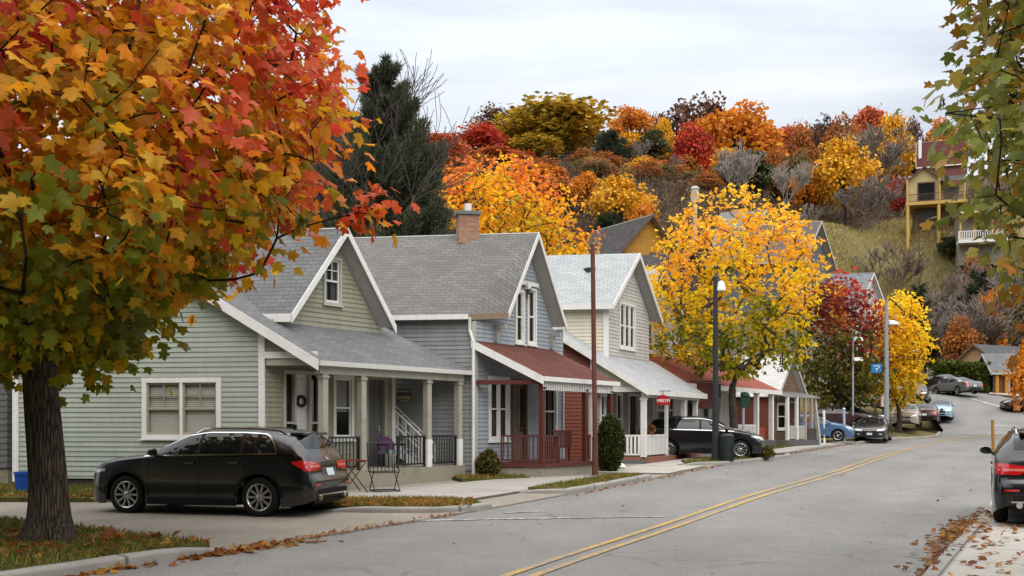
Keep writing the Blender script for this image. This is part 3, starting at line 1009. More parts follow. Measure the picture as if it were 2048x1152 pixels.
# ------------------------------------------------------------------ house 1: sage green, porch, steep front gable
def sage_house():
    F = Frame((-6.04, 24.8), 36)
    h = thing('clapboard_house', 'sage green clapboard house with grey shingle roof, steep front gable and olive posted porch', 'house', F.p(0, 0, Hf(-6.04, 24.8)), group='old wooden houses along the street')
    zb = .42
    rz = lambda v: 3.3 + .606 * (v + 1.63)
    va, zr = 3.8, 3.3 + .606 * (3.8 + 1.63)
    zback = lambda v: zr - .606 * (v - va)
    sp = F.side(0); fp = F.front(0)
    hs = [window(h, sp, 1.05, 3.11, 1.42, 2.91, n=2, cw=.12, fill='blind', sashm=paint('taupe_sash', srgb(150, 145, 128), .5), grid=1),
          window(h, sp, 2.85, 3.45, 4.38, 5.3, cw=.09, fill='curtain')]
    mb = MB(); clap(mb, sp, [(0, zb), (6.5, zb), (6.5, zback(6.5) - .1), (va, zr - .1), (0, rz(0) - .1)], hs, .122); mb.build('side_wall', SAGE, h)
    # front wall with the gable over it
    hf = [window(h, fp, 2.32, 3.07, 1.36, 3.06, cw=.09, fill='halfblind', label='tall white window beside the porch door'),
          window(h, fp, 1.98, 2.62, 4.88, 6.12, casing=GREYTRIM, sashm=WHITE, cw=.07, fill='curtain', grid=1)]
    ZD = .62
    hf.append(door(h, fp, 3.5, 4.36, ZD, 3.1, OLIVEP, paint('slate_door', srgb(92, 92, 92), .5, .12), cw=.11))
    # glazed entrance with side lights and a wreath
    s0, s1, z1 = .62, 1.9, 3.12
    mb = MB()
    for a0, a1, b0, b1 in ((s0, s0 + .09, ZD, z1), (s1 - .09, s1, ZD, z1), (s0 + .09, s1 - .09, z1 - .1, z1), (s0 + .36, s0 + .42, ZD, z1 - .1), (s1 - .42, s1 - .36, ZD, z1 - .1), (s0 + .09, s0 + .36, 1.78, 1.83), (s1 - .36, s1 - .09, 1.78, 1.83)):
        fp.box(mb, a0, a1, -.1, .05, b0, b1)
    d = mb.build('door', GREYTRIM, h); d['label'] = 'front door with narrow side lights and a wreath'
    lb = MB(); fp.box(lb, s0 + .42, s1 - .42, -.1, -.06, ZD, z1 - .1)
    k = ZD + .12
    while k < z1 - .2:
        fp.box(lb, s0 + .47, s1 - .47, -.06, -.045, k, k + .06); k += .11
    lb.build('door_leaf', WHITE, d)
    for a0 in (s0 + .09, s1 - .36):
        gb = MB(); fp.box(gb, a0, a0 + .27, -.07, -.06, ZD, z1 - .1); gb.build('pane', GLASS, d)
        db = MB(); fp.box(db, a0 - .01, a0 + .28, -.42, -.4, ZD, z1 - .1); db.build('reveal', DARKIN, d)
    wb = MB(); c = fp.p((s0 + s1) / 2, -.02, 2.35); hx = Vector((*fp.h, 0))
    for i in range(22):
        a = 2 * PI * i / 22; b = 2 * PI * (i + 1.4) / 22
        wb.tube(c + hx * (.12 * math.cos(a)) + Vector((0, 0, .12 * math.sin(a))), c + hx * (.15 * math.cos(b)) + Vector((*(fp.n * .04), .15 * math.sin(b))), .045, .01, 5)
    wb.build('wreath', paint('wreath_twigs', (.05, .025, .012), .9, .4, 20), d)
    hf.append((s0 + .02, s1 - .02, ZD, z1 - .02))
    mb = MB(); clap(mb, fp, [(0, ZD - .02), (4.65, ZD - .02), (4.65, 4.2), (3.96, 4.46), (2.28, 6.74), (.55, 4.46), (0, 4.2)], hf, .122); mb.build('front_wall', OLIVE, h)
    bp = F.side(4.65); bp.n = -bp.n
    mb = MB(); clap(mb, bp, [(0, zb), (6.5, zb), (6.5, zback(6.5) - .1), (va, zr - .1), (0, rz(0) - .1)], (), .122); mb.build('far_wall', OLIVE, h)
    mb = MB(); fb = F.front(6.5); fb.n = -fb.n; clap(mb, fb, [(0, zb), (4.65, zb), (4.65, zback(6.5) - .1), (0, zback(6.5) - .1)], (), .122); mb.build('back_wall', SAGE, h)
    # porch end panel under the roof slope
    mb = MB(); clap(mb, sp, [(-1.33, 3.36), (0, 3.36), (0, rz(0) - .12), (-1.33, 3.40)], (), .122)
    mb.build('porch_gable_panel', OLIVE, h)
    for nm, pl, a in (('corner_board', sp, (-.07, .09, .0, .05, zb - .1, rz(0) - .16)), ('panel_board', sp, (-1.4, -.075, .025, .06, 3.36, 3.52)), ('corner_board', fp, (4.55, 4.68, .0, .05, ZD, 4.1)), ('corner_board', sp, (6.42, 6.58, .0, .05, zb - .1, zback(6.5) - .16))):
        mb = MB(); pl.box(mb, *a); mb.build(nm, WHITE, h)
    mb = MB()
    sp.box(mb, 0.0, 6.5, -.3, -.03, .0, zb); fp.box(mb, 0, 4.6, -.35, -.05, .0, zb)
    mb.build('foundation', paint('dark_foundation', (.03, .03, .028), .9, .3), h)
    # roofs
    sm = [SH_GREY, SOFFIT]
    roof('roof', h, [F.p(-.32, -1.63, 3.3), F.p(5.62, -1.63, 3.3), F.p(4.8, -.02, rz(-.02)), F.p(4.97, va, zr), F.p(-.32, va, zr)], sm)
    roof('roof', h, [F.p(4.97, 7.1, zback(7.1)), F.p(-.32, 7.1, zback(7.1)), F.p(-.32, va, zr), F.p(4.97, va, zr)], sm)
    roof('roof', h, [F.p(5.62, -1.63, 3.3), F.p(5.6, .4, 3.3), F.p(4.8, -.02, rz(-.02))], sm)
    gl, gr, ga, gz, ge, gv = .38, 4.14, 2.28, 6.88, 4.46, -.42
    roof('gable_roof', h, [F.p(gl, 5.2, ge), F.p(gl, gv, ge), F.p(ga, gv, gz), F.p(ga, 5.2, gz)], sm)
    roof('gable_roof', h, [F.p(gr, gv, ge), F.p(gr, 5.2, ge), F.p(ga, 5.2, gz), F.p(ga, gv, gz)], sm)
    mb = MB(); out = -F.v
    rake(mb, F.p(gl, gv, ge), F.p(ga, gv, gz), .2, out=out); rake(mb, F.p(gr, gv, ge), F.p(ga, gv, gz), .2, out=out)
    rake(mb, F.p(gl, gv, ge), F.p(gl, .6, ge), .17, out=-F.u)
    so = -F.u
    rake(mb, F.p(-.32, -1.66, 3.28), F.p(-.32, va, zr), .22, .04, out=so); rake(mb, F.p(-.32, 7.1, zback(7.1)), F.p(-.32, va, zr), .22, .04, out=so)
    mb.build('rake_board', WHITE, h)
    mb = MB(); rake(mb, F.p(-.3, -1.63, 3.27), F.p(5.66, -1.63, 3.27), .09, .09, out=out); mb.build('gutter', GUT, h)
    # porch beam, posts, deck
    mb = MB(); bpz = F.front(-1.45); bpz.box(mb, -.08, 5.42, -.09, .09, 2.98, 3.19)
    ep = F.side(-.0); ep.box(mb, -1.36, -.1, -.12, .02, 3.19, 3.355)
    mb.build('porch_beam', OLIVEP, h)
    for u, wt in ((.1, None), (1.41, None), (3.93, 1.36), (5.26, 1.36)):
        q = F.xy(u, -1.45); post(h, q[0], q[1], ZD if u > 1.5 else F.ground(u, -1.45) + .05, 2.98, .17, [OLIVEP, WHITE], math.atan2(F.u[1], F.u[0]), wt)
    mb = MB(); dp = F.front(0)
    mb.hexa([F.p(u, v, z) for z in (.05, ZD) for u, v in ((-.02, -.02), (5.4, -.02), (5.4, -1.56), (-.02, -1.56))])
    mb.build('porch_deck', STONE, h)
    for u0, u1, n in ((.22, 1.3, 9), (4.04, 5.15, 10)):
        railing(h, F.xy(u0, -1.45), F.xy(u1, -1.45), ZD, .82, IRON, n)
    railing(h, F.xy(2.75, -1.45), F.xy(3.82, -1.45), ZD, .82, IRON, 9)
    return F, h


F1, H1 = sage_house()


# ------------------------------------------------------------------ house 2: grey, steep gable, red porch
def grey_house():
    F = Frame((-1.07, 29.1), 33)
    h = thing('clapboard_house', 'blue grey clapboard house with paired gable windows and red shingled porch roof', 'house', F.p(0, 0, Hf(-1.07, 29.1)), group='old wooden houses along the street')
    zb, ZD = .45, .66
    sp, fp = F.side(0), F.front(0)
    ua, za = 2.62, 7.63
    zE = 4.86
    mb = MB(); clap(mb, sp, [(0, zb), (7, zb), (7, zE), (0, zE)], (), .122); mb.build('side_wall', GREYB, h)
    Wp = [(WHITE, .08)]
    hf = [window(h, fp, .70, 1.78, 1.28, 3.18, n=2, cw=.1, fill='curtain', label='paired window beside the red porch railing'),
          window(h, fp, 3.72, 4.6, 1.28, 3.1, cw=.1, fill='curtain'),
          window(h, fp, 2.12, 2.62, 4.22, 5.85, cw=.075, fill='curtain', sill=True),
          window(h, fp, 2.80, 3.32, 4.22, 5.98, cw=.075, fill='curtain', sill=True),
          door(h, fp, 1.90, 2.78, ZD, 3.12, paint('brown_door_frame', srgb(82, 66, 56), .6), paint('weathered_door', srgb(112, 100, 88), .7, .2), cw=.09, glass=(.62, .92, .9))]
    mb = MB(); clap(mb, fp, [(0, zb), (5.0, zb), (5.0, 4.6), (4.3, 4.86), (ua, 7.46), (1.08, 4.9), (0, 4.8)], hf, .122); mb.build('front_wall', BLUEB, h)
    bp = F.side(5.0); bp.n = -bp.n
    mb = MB(); clap(mb, bp, [(0, zb), (7, zb), (7, zE), (0, zE)], (), .122); mb.build('far_wall', GREYB, h)
    mb = MB(); rp = F.front(7); rp.n = -rp.n; clap(mb, rp, [(0, zb), (5, zb), (5, zE), (ua, 7.4), (0, zE)], (), .122); mb.build('back_wall', GREYB, h)
    mb = MB(); sp.box(mb, -.05, .08, 0, .05, .1, 4.7); fp.box(mb, 0, .1, 0, .05, ZD, 4.0); mb.build('corner_board', GREYTRIM, h)
    mb = MB(); fp.box(mb, 4.92, 5.03, 0, .05, ZD, 4.0); mb.build('corner_board', GREYTRIM, h)
    mb = MB(); mb.tube(sp.p(.0, .14, .3), sp.p(.0, .14, 4.1), .045); mb.tube(sp.p(.0, .14, 4.1), sp.p(.12, .1, 4.45), .045); mb.tube(sp.p(.12, .1, 4.45), sp.p(.1, .2, 4.78), .045)
    mb.build('downspout', WHITE, h)
    mb = MB(); fp.box(mb, 2.64, 2.80, .03, .16, 5.9, 6.1); fp.box(mb, 2.1, 3.36, .02, .1, 6.02, 6.14); mb.build('window_hood', WHITE, h)
    mb = MB(); c = fp.p(2.72, .16, 5.82); mb.lathe([(.03, .1), (.07, .06), (.11, -.05), (.1, -.06)], c, 12); mb.build('gable_lamp', flat('dark_metal', (.05, .05, .055), .4), h)
    mb = MB(); sp.box(mb, 0, 7, -.3, -.03, 0, zb); fp.box(mb, 0, 5, -.3, -.03, 0, zb); mb.build('foundation', STONE, h)
    sm = [SH_WARM, SOFFIT]
    out, so = -F.v, -F.u
    gv, gl, gr = -.45, .92, 4.32
    zl, zrr = 5.0, 4.92
    el = -.2
    R = F.p(ua, gv, za)
    E0, E1, B0, B1 = F.p(el, .1, zE), F.p(gl, gv, zl), F.p(el, 7.4, zE), F.p(ua, 7.4, za)
    e = (E0 - B0).normalized(); nn = (E0 - B0).cross(R - B0).normalized(); nn = nn if nn.z > 0 else -nn; sl = nn.cross(e); sl = sl if sl.z > 0 else -sl
    mb = MB()
    for q in ([B0, E0, R, B1], [E0, E1, R]):
        if (q[1] - q[0]).cross(q[2] - q[0]).z < 0: q = q[::-1]
        mb.face(q, 0, [((p - B0).dot(e), (p - B0).dot(sl)) for p in q])
    rf = mb.build('roof', sm, h)
    bm = bmesh.new(); bm.from_mesh(rf.data); bmesh.ops.remove_doubles(bm, verts=bm.verts, dist=.001)
    for f in bm.faces: f.smooth = True
    bm.to_mesh(rf.data); bm.free()
    roof('roof_boards', h, [p - Vector((0, 0, .03)) for p in (B0, E0, R, B1)], [SOFFIT, SOFFIT]); roof('roof_boards', h, [p - Vector((0, 0, .03)) for p in (E0, E1, R)], [SOFFIT, SOFFIT])
    roof('roof', h, [F.p(gr, gv, zrr), F.p(gr + .9, 7.4, zE), F.p(ua, 7.4, za), R], sm)
    mb = MB()
    rake(mb, F.p(gl, gv, zl), R, .17, out=out); rake(mb, F.p(gr, gv, zrr), R, .17, out=out)
    mb.build('rake_board', WHITE, h)
    mb = MB(); rake(mb, F.p(el, 7.4, zE), F.p(el, .05, zE), .11, .1, out=so); mb.build('gutter', WHITE, h)
    mb = MB(); rake(mb, F.p(el, .1, zE), F.p(gl, gv, zl), .13, .04, out=out); mb.build('eave_board', paint('bare_wood', srgb(128, 110, 90), .8, .2), h)
    # brackets under the rake ends
    for u in (gl + .12, gr - .12):
        mb = MB(); fp.box(mb, u - .06, u + .06, .0, .4, 4.55, 4.68); fp.box(mb, u - .05, u + .05, .0, .14, 4.2, 4.55); mb.build('bracket', SOFFIT, h)
    # red porch
    vz, ze, zt = -2.05, 3.1, 4.16
    roof('porch_roof', h, [F.p(-.12, vz, ze), F.p(4.45, vz, ze), F.p(4.3, .02, zt), F.p(-.12, .02, zt)], [SH_RED, SOFFIT])
    mb = MB(); rake(mb, F.p(-.12, vz, ze), F.p(-.12, .02, zt), .2, .04, out=so); rake(mb, F.p(-.16, vz, ze), F.p(4.47, vz, ze), .1, .05, out=out)
    mb.build('porch_fascia', WHITE, h)
    bpl = F.front(-1.9)
    mb = MB(); bpl.box(mb, -.02, 4.3, -.06, .06, 2.86, 2.98)
    sp2 = F.side(.03); sp2.box(mb, -1.84, -.05, -.06, .06, 2.9, 3.02); mb.build('porch_beam', REDP, h)
    mb = MB(); k = 0.0
    while k < 4.3:                                  # scalloped valance slats
        bpl.box(mb, k, k + .055, .065, .085, 2.74, 2.99); k += .1
    mb.build('valance', WHITE, h)
    for u in (.06, 2.55, 4.2):
        q = F.xy(u, -1.9); post(h, q[0], q[1], ZD, 2.86, .13, [REDP], math.atan2(F.u[1], F.u[0]))
    q = F.xy(2.95, -1.9); post(h, q[0], q[1], ZD, 2.86, .11, [WHITE], math.atan2(F.u[1], F.u[0]))
    mb = MB(); mb.hexa([F.p(u, v, z) for z in (ZD - .1, ZD) for u, v in ((-.05, -.02), (4.5, -.02), (4.5, -2.06), (-.05, -2.06))]); mb.build('porch_deck', REDP, h)
    mb = MB(); mb.hexa([F.p(u, v, z) for z in (.1, ZD - .1) for u, v in ((0, -.02), (4.45, -.02), (4.45, -1.98), (0, -1.98))]); mb.build('porch_base', STONE, h)
    for a, b, n in (((.06, -.75), (.06, -1.84), 9), ((.14, -1.9), (.95, -1.9), 8), ((2.62, -1.9), (4.14, -1.9), 13)):
        railing(h, F.xy(*a), F.xy(*b), ZD, .78, REDP, n, .05, .035)
    # chimney
    mb = MB(); c = F.p(ua + .0, 1.75, 0)
    mb.box((c.x, c.y, 7.75), (.62, .55, .9), .2)
    ch = mb.build('chimney', m_brick(), h)
    mb = MB(); mb.box((c.x, c.y, 8.24), (.74, .66, .1), .2); mb.build('cap', paint('chimney_cap', srgb(96, 112, 108), .7), ch)
    mb = MB(); mb.tube((c.x + .02, c.y, 8.28), (c.x + .02, c.y, 8.56), .11, .11, 12); mb.build('flue', WHITE, ch)
    return F, h


def m_brick():
    m, nt, out = _nodes('chimney_brick')
    v = coords(nt)
    s = nt.nodes.new('ShaderNodeSeparateXYZ'); nt.links.new(v, s.inputs[0])
    cb = nt.nodes.new('ShaderNodeCombineXYZ'); nt.links.new(mathn(nt, 'ADD', s.outputs[0], s.outputs[1]), cb.inputs[0]); nt.links.new(s.outputs[2], cb.inputs[1])
    b = nt.nodes.new('ShaderNodeTexBrick'); nt.links.new(cb.outputs[0], b.inputs['Vector'])
    b.inputs['Scale'].default_value = 1; b.inputs['Brick Width'].default_value = .22; b.inputs['Row Height'].default_value = .075; b.inputs['Mortar Size'].default_value = .01
    b.inputs['Color1'].default_value = (*srgb(176, 132, 104), 1); b.inputs['Color2'].default_value = (*srgb(150, 100, 78), 1); b.inputs['Mortar'].default_value = (*srgb(150, 140, 128), 1)
    n1 = noise(nt, v, 3, 4)
    bsdf(nt, out, mixc(nt, mathn(nt, 'MULTIPLY', n1, .5), b.outputs['Color'], srgb(110, 82, 66)), .9, .2)
    return m


F2, H2 = grey_house()


# ------------------------------------------------------------------ house 3: cream upper storey, pale roof, red side wall
def cream_house():
    F = Frame((2.86, 35.76), 28)
    h = thing('clapboard_house', 'cream clapboard house with pale grey shingles, rust red side wall and white posted porch', 'house', F.p(0, 0, Hf(2.86, 35.76)), group='old wooden houses along the street')
    zb, ZD = .5, .64
    sp, fp = F.side(0), F.front(0)
    vz, ze = -1.95, 2.98
    rz = lambda v: ze + .64 * (v - vz)
    mb = MB(); clap(mb, sp, [(.1, zb), (3.2, zb), (3.2, rz(2.6) - .1), (1.6, rz(1.6) - .1), (.1, rz(.1) - .1)], (), .13); mb.build('side_wall', RUST, h)
    mb = MB(); clap(mb, sp, [(-1.72, 3.1), (.0, 3.1), (.0, rz(0) - .14), (-1.72, 3.12)], (), .13); mb.build('porch_gable_panel', CREAM, h)
    hf = [window(h, fp, .5, 1.5, 1.3, 2.9, n=2, cw=.1, fill='curtain'), window(h, fp, 2.0, 2.6, 1.0, 2.95, cw=.08, fill=None),
          door(h, fp, 3.2, 4.3, ZD, 2.95, WHITE, paint('dark_door', (.02, .02, .022), .5), cw=.1)]
    mb = MB(); clap(mb, fp, [(0, zb), (5.9, zb), (5.9, 4.2), (0, 4.2)], hf, .13); mb.build('front_wall', TAUPE, h)
    mb = MB(); q = F.side(5.9); q.n = -q.n; clap(mb, q, [(0, zb), (5, zb), (5, 4.4), (0, 4.3)], (), .13); mb.build('far_wall', CREAM, h)
    # upper storey
    u0, u1, ua, za, zE = 1.09, 5.6, 3.42, 8.25, 6.05
    us = F.side(u0); uf = F.front(.05)
    mb = MB(); clap(mb, us, [(-.05, 4.0), (4.6, 4.0), (4.6, zE), (-.05, zE)], (), .13); mb.build('upper_side_wall', CREAM, h)
    hw = [window(h, uf, 2.45, 4.05, 4.6, 6.35, n=3, cw=.09, fill='halfblind', label='triple window in the cream front gable')]
    mb = MB(); clap(mb, uf, [(u0, 4.0), (u1, 4.0), (u1, zE - .05), (ua, za - .14), (u0, zE - .05)], hw, .13); mb.build('gable_wall', PALEB, h)
    mb = MB(); us.box(mb, -.1, .1, .0, .05, 4.1, zE - .05); uf.box(mb, u0 - .0, u0 + .14, .0, .05, 4.1, zE - .05); mb.build('corner_board', WHITE, h)
    mb = MB(); sp.box(mb, .0, .12, .0, .06, .2, rz(0) - .16); mb.build('corner_board', WHITE, h)
    sm = [SH_PALE, SOFFIT]
    out, so = -F.v, -F.u
    roof('porch_roof', h, [F.p(-.28, vz, ze), F.p(6.4, vz, ze), F.p(6.3, .06, rz(.06)), F.p(1.0, 1.9, rz(1.9)), F.p(-.28, 1.9, rz(1.9))], sm)
    roof('porch_roof', h, [F.p(1.0, 1.9, rz(1.9)), F.p(-.28, 1.9, rz(1.9)), F.p(-.28, 4.8, rz(1.9) - 1.3), F.p(1.0, 4.8, rz(1.9) - 1.3)], sm)
    mb = MB(); rake(mb, F.p(-.28, vz - .03, ze), F.p(-.28, 1.9, rz(1.9)), .2, .05, out=so); rake(mb, F.p(-.3, vz, ze), F.p(6.42, vz, ze), .17, .05, out=out)
    gv, gl, gr = -.36, .78, 5.95
    roof('roof', h, [F.p(gl, 5.0, zE), F.p(gl, gv, zE), F.p(ua, gv, za), F.p(ua, 5.0, za)], sm)
    roof('roof', h, [F.p(gr, gv, zE - .12), F.p(gr, 5.0, zE - .12), F.p(ua, 5.0, za), F.p(ua, gv, za)], sm)
    rake(mb, F.p(gl, gv, zE), F.p(ua, gv, za), .17, out=out); rake(mb, F.p(gr, gv, zE - .12), F.p(ua, gv, za), .17, out=out); rake(mb, F.p(gl, gv, zE), F.p(gl, 5.0, zE), .16, out=so)
    mb.build('rake_board', WHITE, h)
    mb = MB(); c = F.p(2.6, 1.2, 7.42); mb.box((c.x, c.y, c.z + .1), (.36, .3, .16), .5); mb.tube(c, c + Vector((0, 0, .2)), .1, .1, 8); mb.build('roof_vent', flat('black_vent', (.015, .015, .016), .5), h)
    mb = MB(); F.front(-1.72).box(mb, -.06, 6.1, -.07, .07, 2.72, 2.88); F.side(.0).box(mb, -1.72, -.02, -.06, .04, 2.9, 3.09); mb.build('porch_beam', WHITE, h)
    a = math.atan2(F.u[1], F.u[0])
    for u in (.02, 2.35, 4.3, 5.75):
        q = F.xy(u, -1.72); post(h, q[0], q[1], ZD, 2.72, .17 if u != 2.35 else .11, [WHITE], a)
    mb = MB(); mb.hexa([F.p(u, v, z) for z in (.2, ZD) for u, v in ((-.02, -.02), (6.0, -.02), (6.0, -1.85), (-.02, -1.85))]); mb.build('porch_deck', paint('red_brown_deck', srgb(138, 92, 76), .8, .25, 3, stain=(srgb(96, 78, 68), .6)), h)
    mb = MB(); mb.hexa([F.p(u, v, z) for z in (.2, ZD - .12) for u, v in ((-.06, -.3), (-.025, -.3), (-.025, -1.8), (-.06, -1.8))]); mb.build('deck_skirt', paint('slate_skirt', srgb(92, 100, 100), .8), h)
    railing(h, F.xy(.02, -.3), F.xy(.02, -1.62), ZD, .74, WHITE, 10, .06, .075)
    railing(h, F.xy(.12, -1.72), F.xy(2.3, -1.72), ZD, .74, WHITE, 16, .06, .075)
    return F, h


F3, H3 = cream_house()


# ------------------------------------------------------------------ plainer houses further off
def plain_house(name, label, A, theta, L, D, zb, hw, rise, wall, roofm, trim, axis='u', v=(-.989, .148), over=.4, wins=(), doors=(), base=None, group=None, cat='house', board=.16, open_front=False):
    """gable house: axis u = ridge along the front, v = gable to the front"""
    F = Frame(A, theta, v)
    h = thing(name, label, cat, F.p(0, 0, zb), group=group)
    z0, z1 = zb, zb + hw
    sp, fp = F.side(0), F.front(0); fs = F.side(L); fs.n = -fs.n; bp = F.front(D); bp.n = -bp.n
    hs = {'side': [], 'front': []}
    for w in wins:
        pl = sp if w[0] == 'side' else fp
        hs[w[0]].append(window(h, pl, w[1], w[2], zb + w[3], zb + w[4], casing=trim, cw=w[5] if len(w) > 5 else .1, fill=w[6] if len(w) > 6 else 'curtain', n=w[7] if len(w) > 7 else 1, rail=not (len(w) > 8)))
    for w in doors:
        hs[w[0]].append(door(h, sp if w[0] == 'side' else fp, w[1], w[2], zb + .05, zb + w[3], trim, w[4], handle=False))
    if axis == 'u':
        ps = [(0, z0), (D, z0), (D, z1), (D / 2, z1 + rise), (0, z1)]; pf = [(0, z0), (L, z0), (L, z1), (0, z1)]
    else:
        ps = [(0, z0), (D, z0), (D, z1), (0, z1)]; pf = [(0, z0), (L, z0), (L, z1), (L / 2, z1 + rise), (0, z1)]
    for nm, pl, po, hh in (('side_wall', sp, ps, hs['side']), ('front_wall', fp, pf, hs['front']), ('far_wall', fs, ps, []), ('back_wall', bp, pf, [])):
        mb = MB(); clap(mb, pl, po, hh, board); mb.build(nm, wall, h)
    if base:
        mb = MB()
        mb.hexa([F.p(a, b, z) for z in (zb - base, zb - .004) for a, b in ((.05, .05), (L - .05, .05), (L - .05, D - .05), (.05, D - .05))]); mb.build('foundation', STONE, h)
    sm = [roofm, SOFFIT]; dz = rise / ((D if axis == 'u' else L) / 2) * over; o = over
    mb = MB()
    if axis == 'u':
        for va, sg in ((-o, 1), (D + o, -1)):
            q = [F.p(-o, va, z1 - dz + .05), F.p(L + o, va, z1 - dz + .05), F.p(L + o, D / 2, z1 + rise + .05), F.p(-o, D / 2, z1 + rise + .05)]
            roof('roof', h, q, sm); rake(mb, q[0], q[3], .2, out=-F.u); rake(mb, q[1], q[2], .2, out=F.u); rake(mb, q[0], q[1], .14, out=-F.v * sg)
    else:
        for ua in (-o, L + o):
            q = [F.p(ua, -o, z1 - dz + .05), F.p(ua, D + o, z1 - dz + .05), F.p(L / 2, D + o, z1 + rise + .05), F.p(L / 2, -o, z1 + rise + .05)]
            roof('roof', h, q, sm); rake(mb, q[0], q[3], .2, out=-F.v); rake(mb, q[1], q[2], .2, out=F.v); rake(mb, q[0], q[1], .14, out=F.u * (1 if ua > 0 else -1))
    mb.build('fascia', trim, h)
    return F, h


def block(h, name, F, u0, u1, v0, v1, z0, z1, mat):
    mb = MB(); mb.hexa([F.p(a, b, z) for z in (z0, z1) for a, b in ((u0, v0), (u1, v0), (u1, v1), (u0, v1))]); return mb.build(name, mat, h)


# the dark neighbour at the near edge
F0, H0 = plain_house('clapboard_house', 'dark grey clapboard house with a white window beside the sage green one', (-13.1, 26.6), 36, 4.2, 8, .62, 4.3, 2.4, siding('charcoal_clapboard', srgb(98, 98, 98), srgb(70, 70, 70)), SH_DARK, WHITE,
                     wins=[('side', .7, 1.62, 1.05, 3.0)], base=.5, group='old wooden houses along the street')


def red_roof_shop():
    F = Frame((5.82, 42.77), 34)
    h = thing('shop_building', 'long low shop under a brick red shingle roof with white posts', 'shop', F.p(0, 0, Hf(5.82, 42.77)), group='old wooden houses along the street')
    zb, ZD = .6, 1.02
    fp, sp = F.front(0), F.side(-2)
    hf = [window(h, fp, 3.2, 4.8, 1.7, 3.1, cw=.08, fill=None, rail=False), window(h, fp, .4, 2.2, 1.7, 3.1, cw=.08, fill='halfblind'), door(h, fp, 5.2, 6.1, ZD, 3.15, GREYTRIM, paint('dark_door', (.02, .02, .022), .5)), window(h, fp, 6.3, 7.4, 1.5, 3.1, cw=.09, fill=None, rail=False)]
    mb = MB(); clap(mb, fp, [(-2, zb), (9.3, zb), (9.3, 4.1), (-2, 4.1)], hf, .14); mb.build('front_wall', PALEB, h)
    mb = MB(); clap(mb, sp, [(0, zb), (5.2, zb), (5.2, 4), (2.6, 5.2), (0, 4)], (), .14); mb.build('side_wall', TAUPE, h)
    q = F.side(9.3); q.n = -q.n; mb = MB(); clap(mb, q, [(0, zb), (5.2, zb), (5.2, 4), (2.6, 5.2), (0, 4)], (), .14); mb.build('far_wall', TAUPE, h)
    ze = 3.42
    roof('roof', h, [F.p(-2.6, -2.05, ze), F.p(9.75, -2.05, ze), F.p(11.2, 2.6, 5.5), F.p(-2.6, 2.6, 5.5)], [SH_BRICK, SOFFIT])
    roof('roof', h, [F.p(-2.6, 6, 4.0), F.p(10.6, 6, 4.0), F.p(11.2, 2.6, 5.5), F.p(-2.6, 2.6, 5.5)], [SH_BRICK, SOFFIT])
    mb = MB(); rake(mb, F.p(-2.6, -2.05, ze), F.p(9.75, -2.05, ze), .17, .05, out=-F.v); rake(mb, F.p(9.75, -2.05, ze), F.p(11.2, 2.6, 5.5), .17, .05, out=F.u); mb.build('fascia', WHITE, h)
    a = math.atan2(F.u[1], F.u[0])
    for u in (-1.2, 1.6, 4.0, 6.9, 8.9):
        p = F.xy(u, -1.85); post(h, p[0], p[1], ZD, 3.3, .2, [WHITE], a)
    block(h, 'porch_deck', F, -1.6, 9.3, -.02, -1.95, .4, ZD, paint('dark_deck', srgb(84, 84, 82), .85, .2))
    block(h, 'red_panel', F, 7.1, 8.7, -1.62, -1.58, ZD, ZD + .62, paint('brick_red_panel', srgb(140, 58, 38), .7, .15))
    railing(h, F.xy(4.1, -1.85), F.xy(6.7, -1.85), ZD, .72, WHITE, 13, .06, .09)
    # upper storey set back behind the red slope
    uf, us = F.front(1.1), F.side(.6)
    hw = [window(h, uf, 1.6, 2.6, 4.9, 6.3, cw=.1, fill='halfblind')]
    mb = MB(); clap(mb, us, [(1.1, 4.2), (5.6, 4.2), (5.6, 6.3), (1.1, 6.3)], (), .14); mb.build('upper_side_wall', PALEB, h)
    mb = MB(); clap(mb, uf, [(.6, 4.2), (5.4, 4.2), (5.4, 6.3), (3.0, 8.5), (.6, 6.3)], hw, .14); mb.build('gable_wall', PALEB, h)
    mb = MB()
    for ua in (.25, 5.75):
        q = [F.p(ua, .75, 6.1), F.p(ua, 6, 6.1), F.p(3, 6, 8.7), F.p(3, .75, 8.7)]
        roof('upper_roof', h, q, [SH_PALE, SOFFIT]); rake(mb, q[0], q[3], .17, out=-F.v); rake(mb, q[0], q[1], .14, out=-F.u)
    mb.build('rake_board', WHITE, h)
    return F, h


F4, H4 = red_roof_shop()


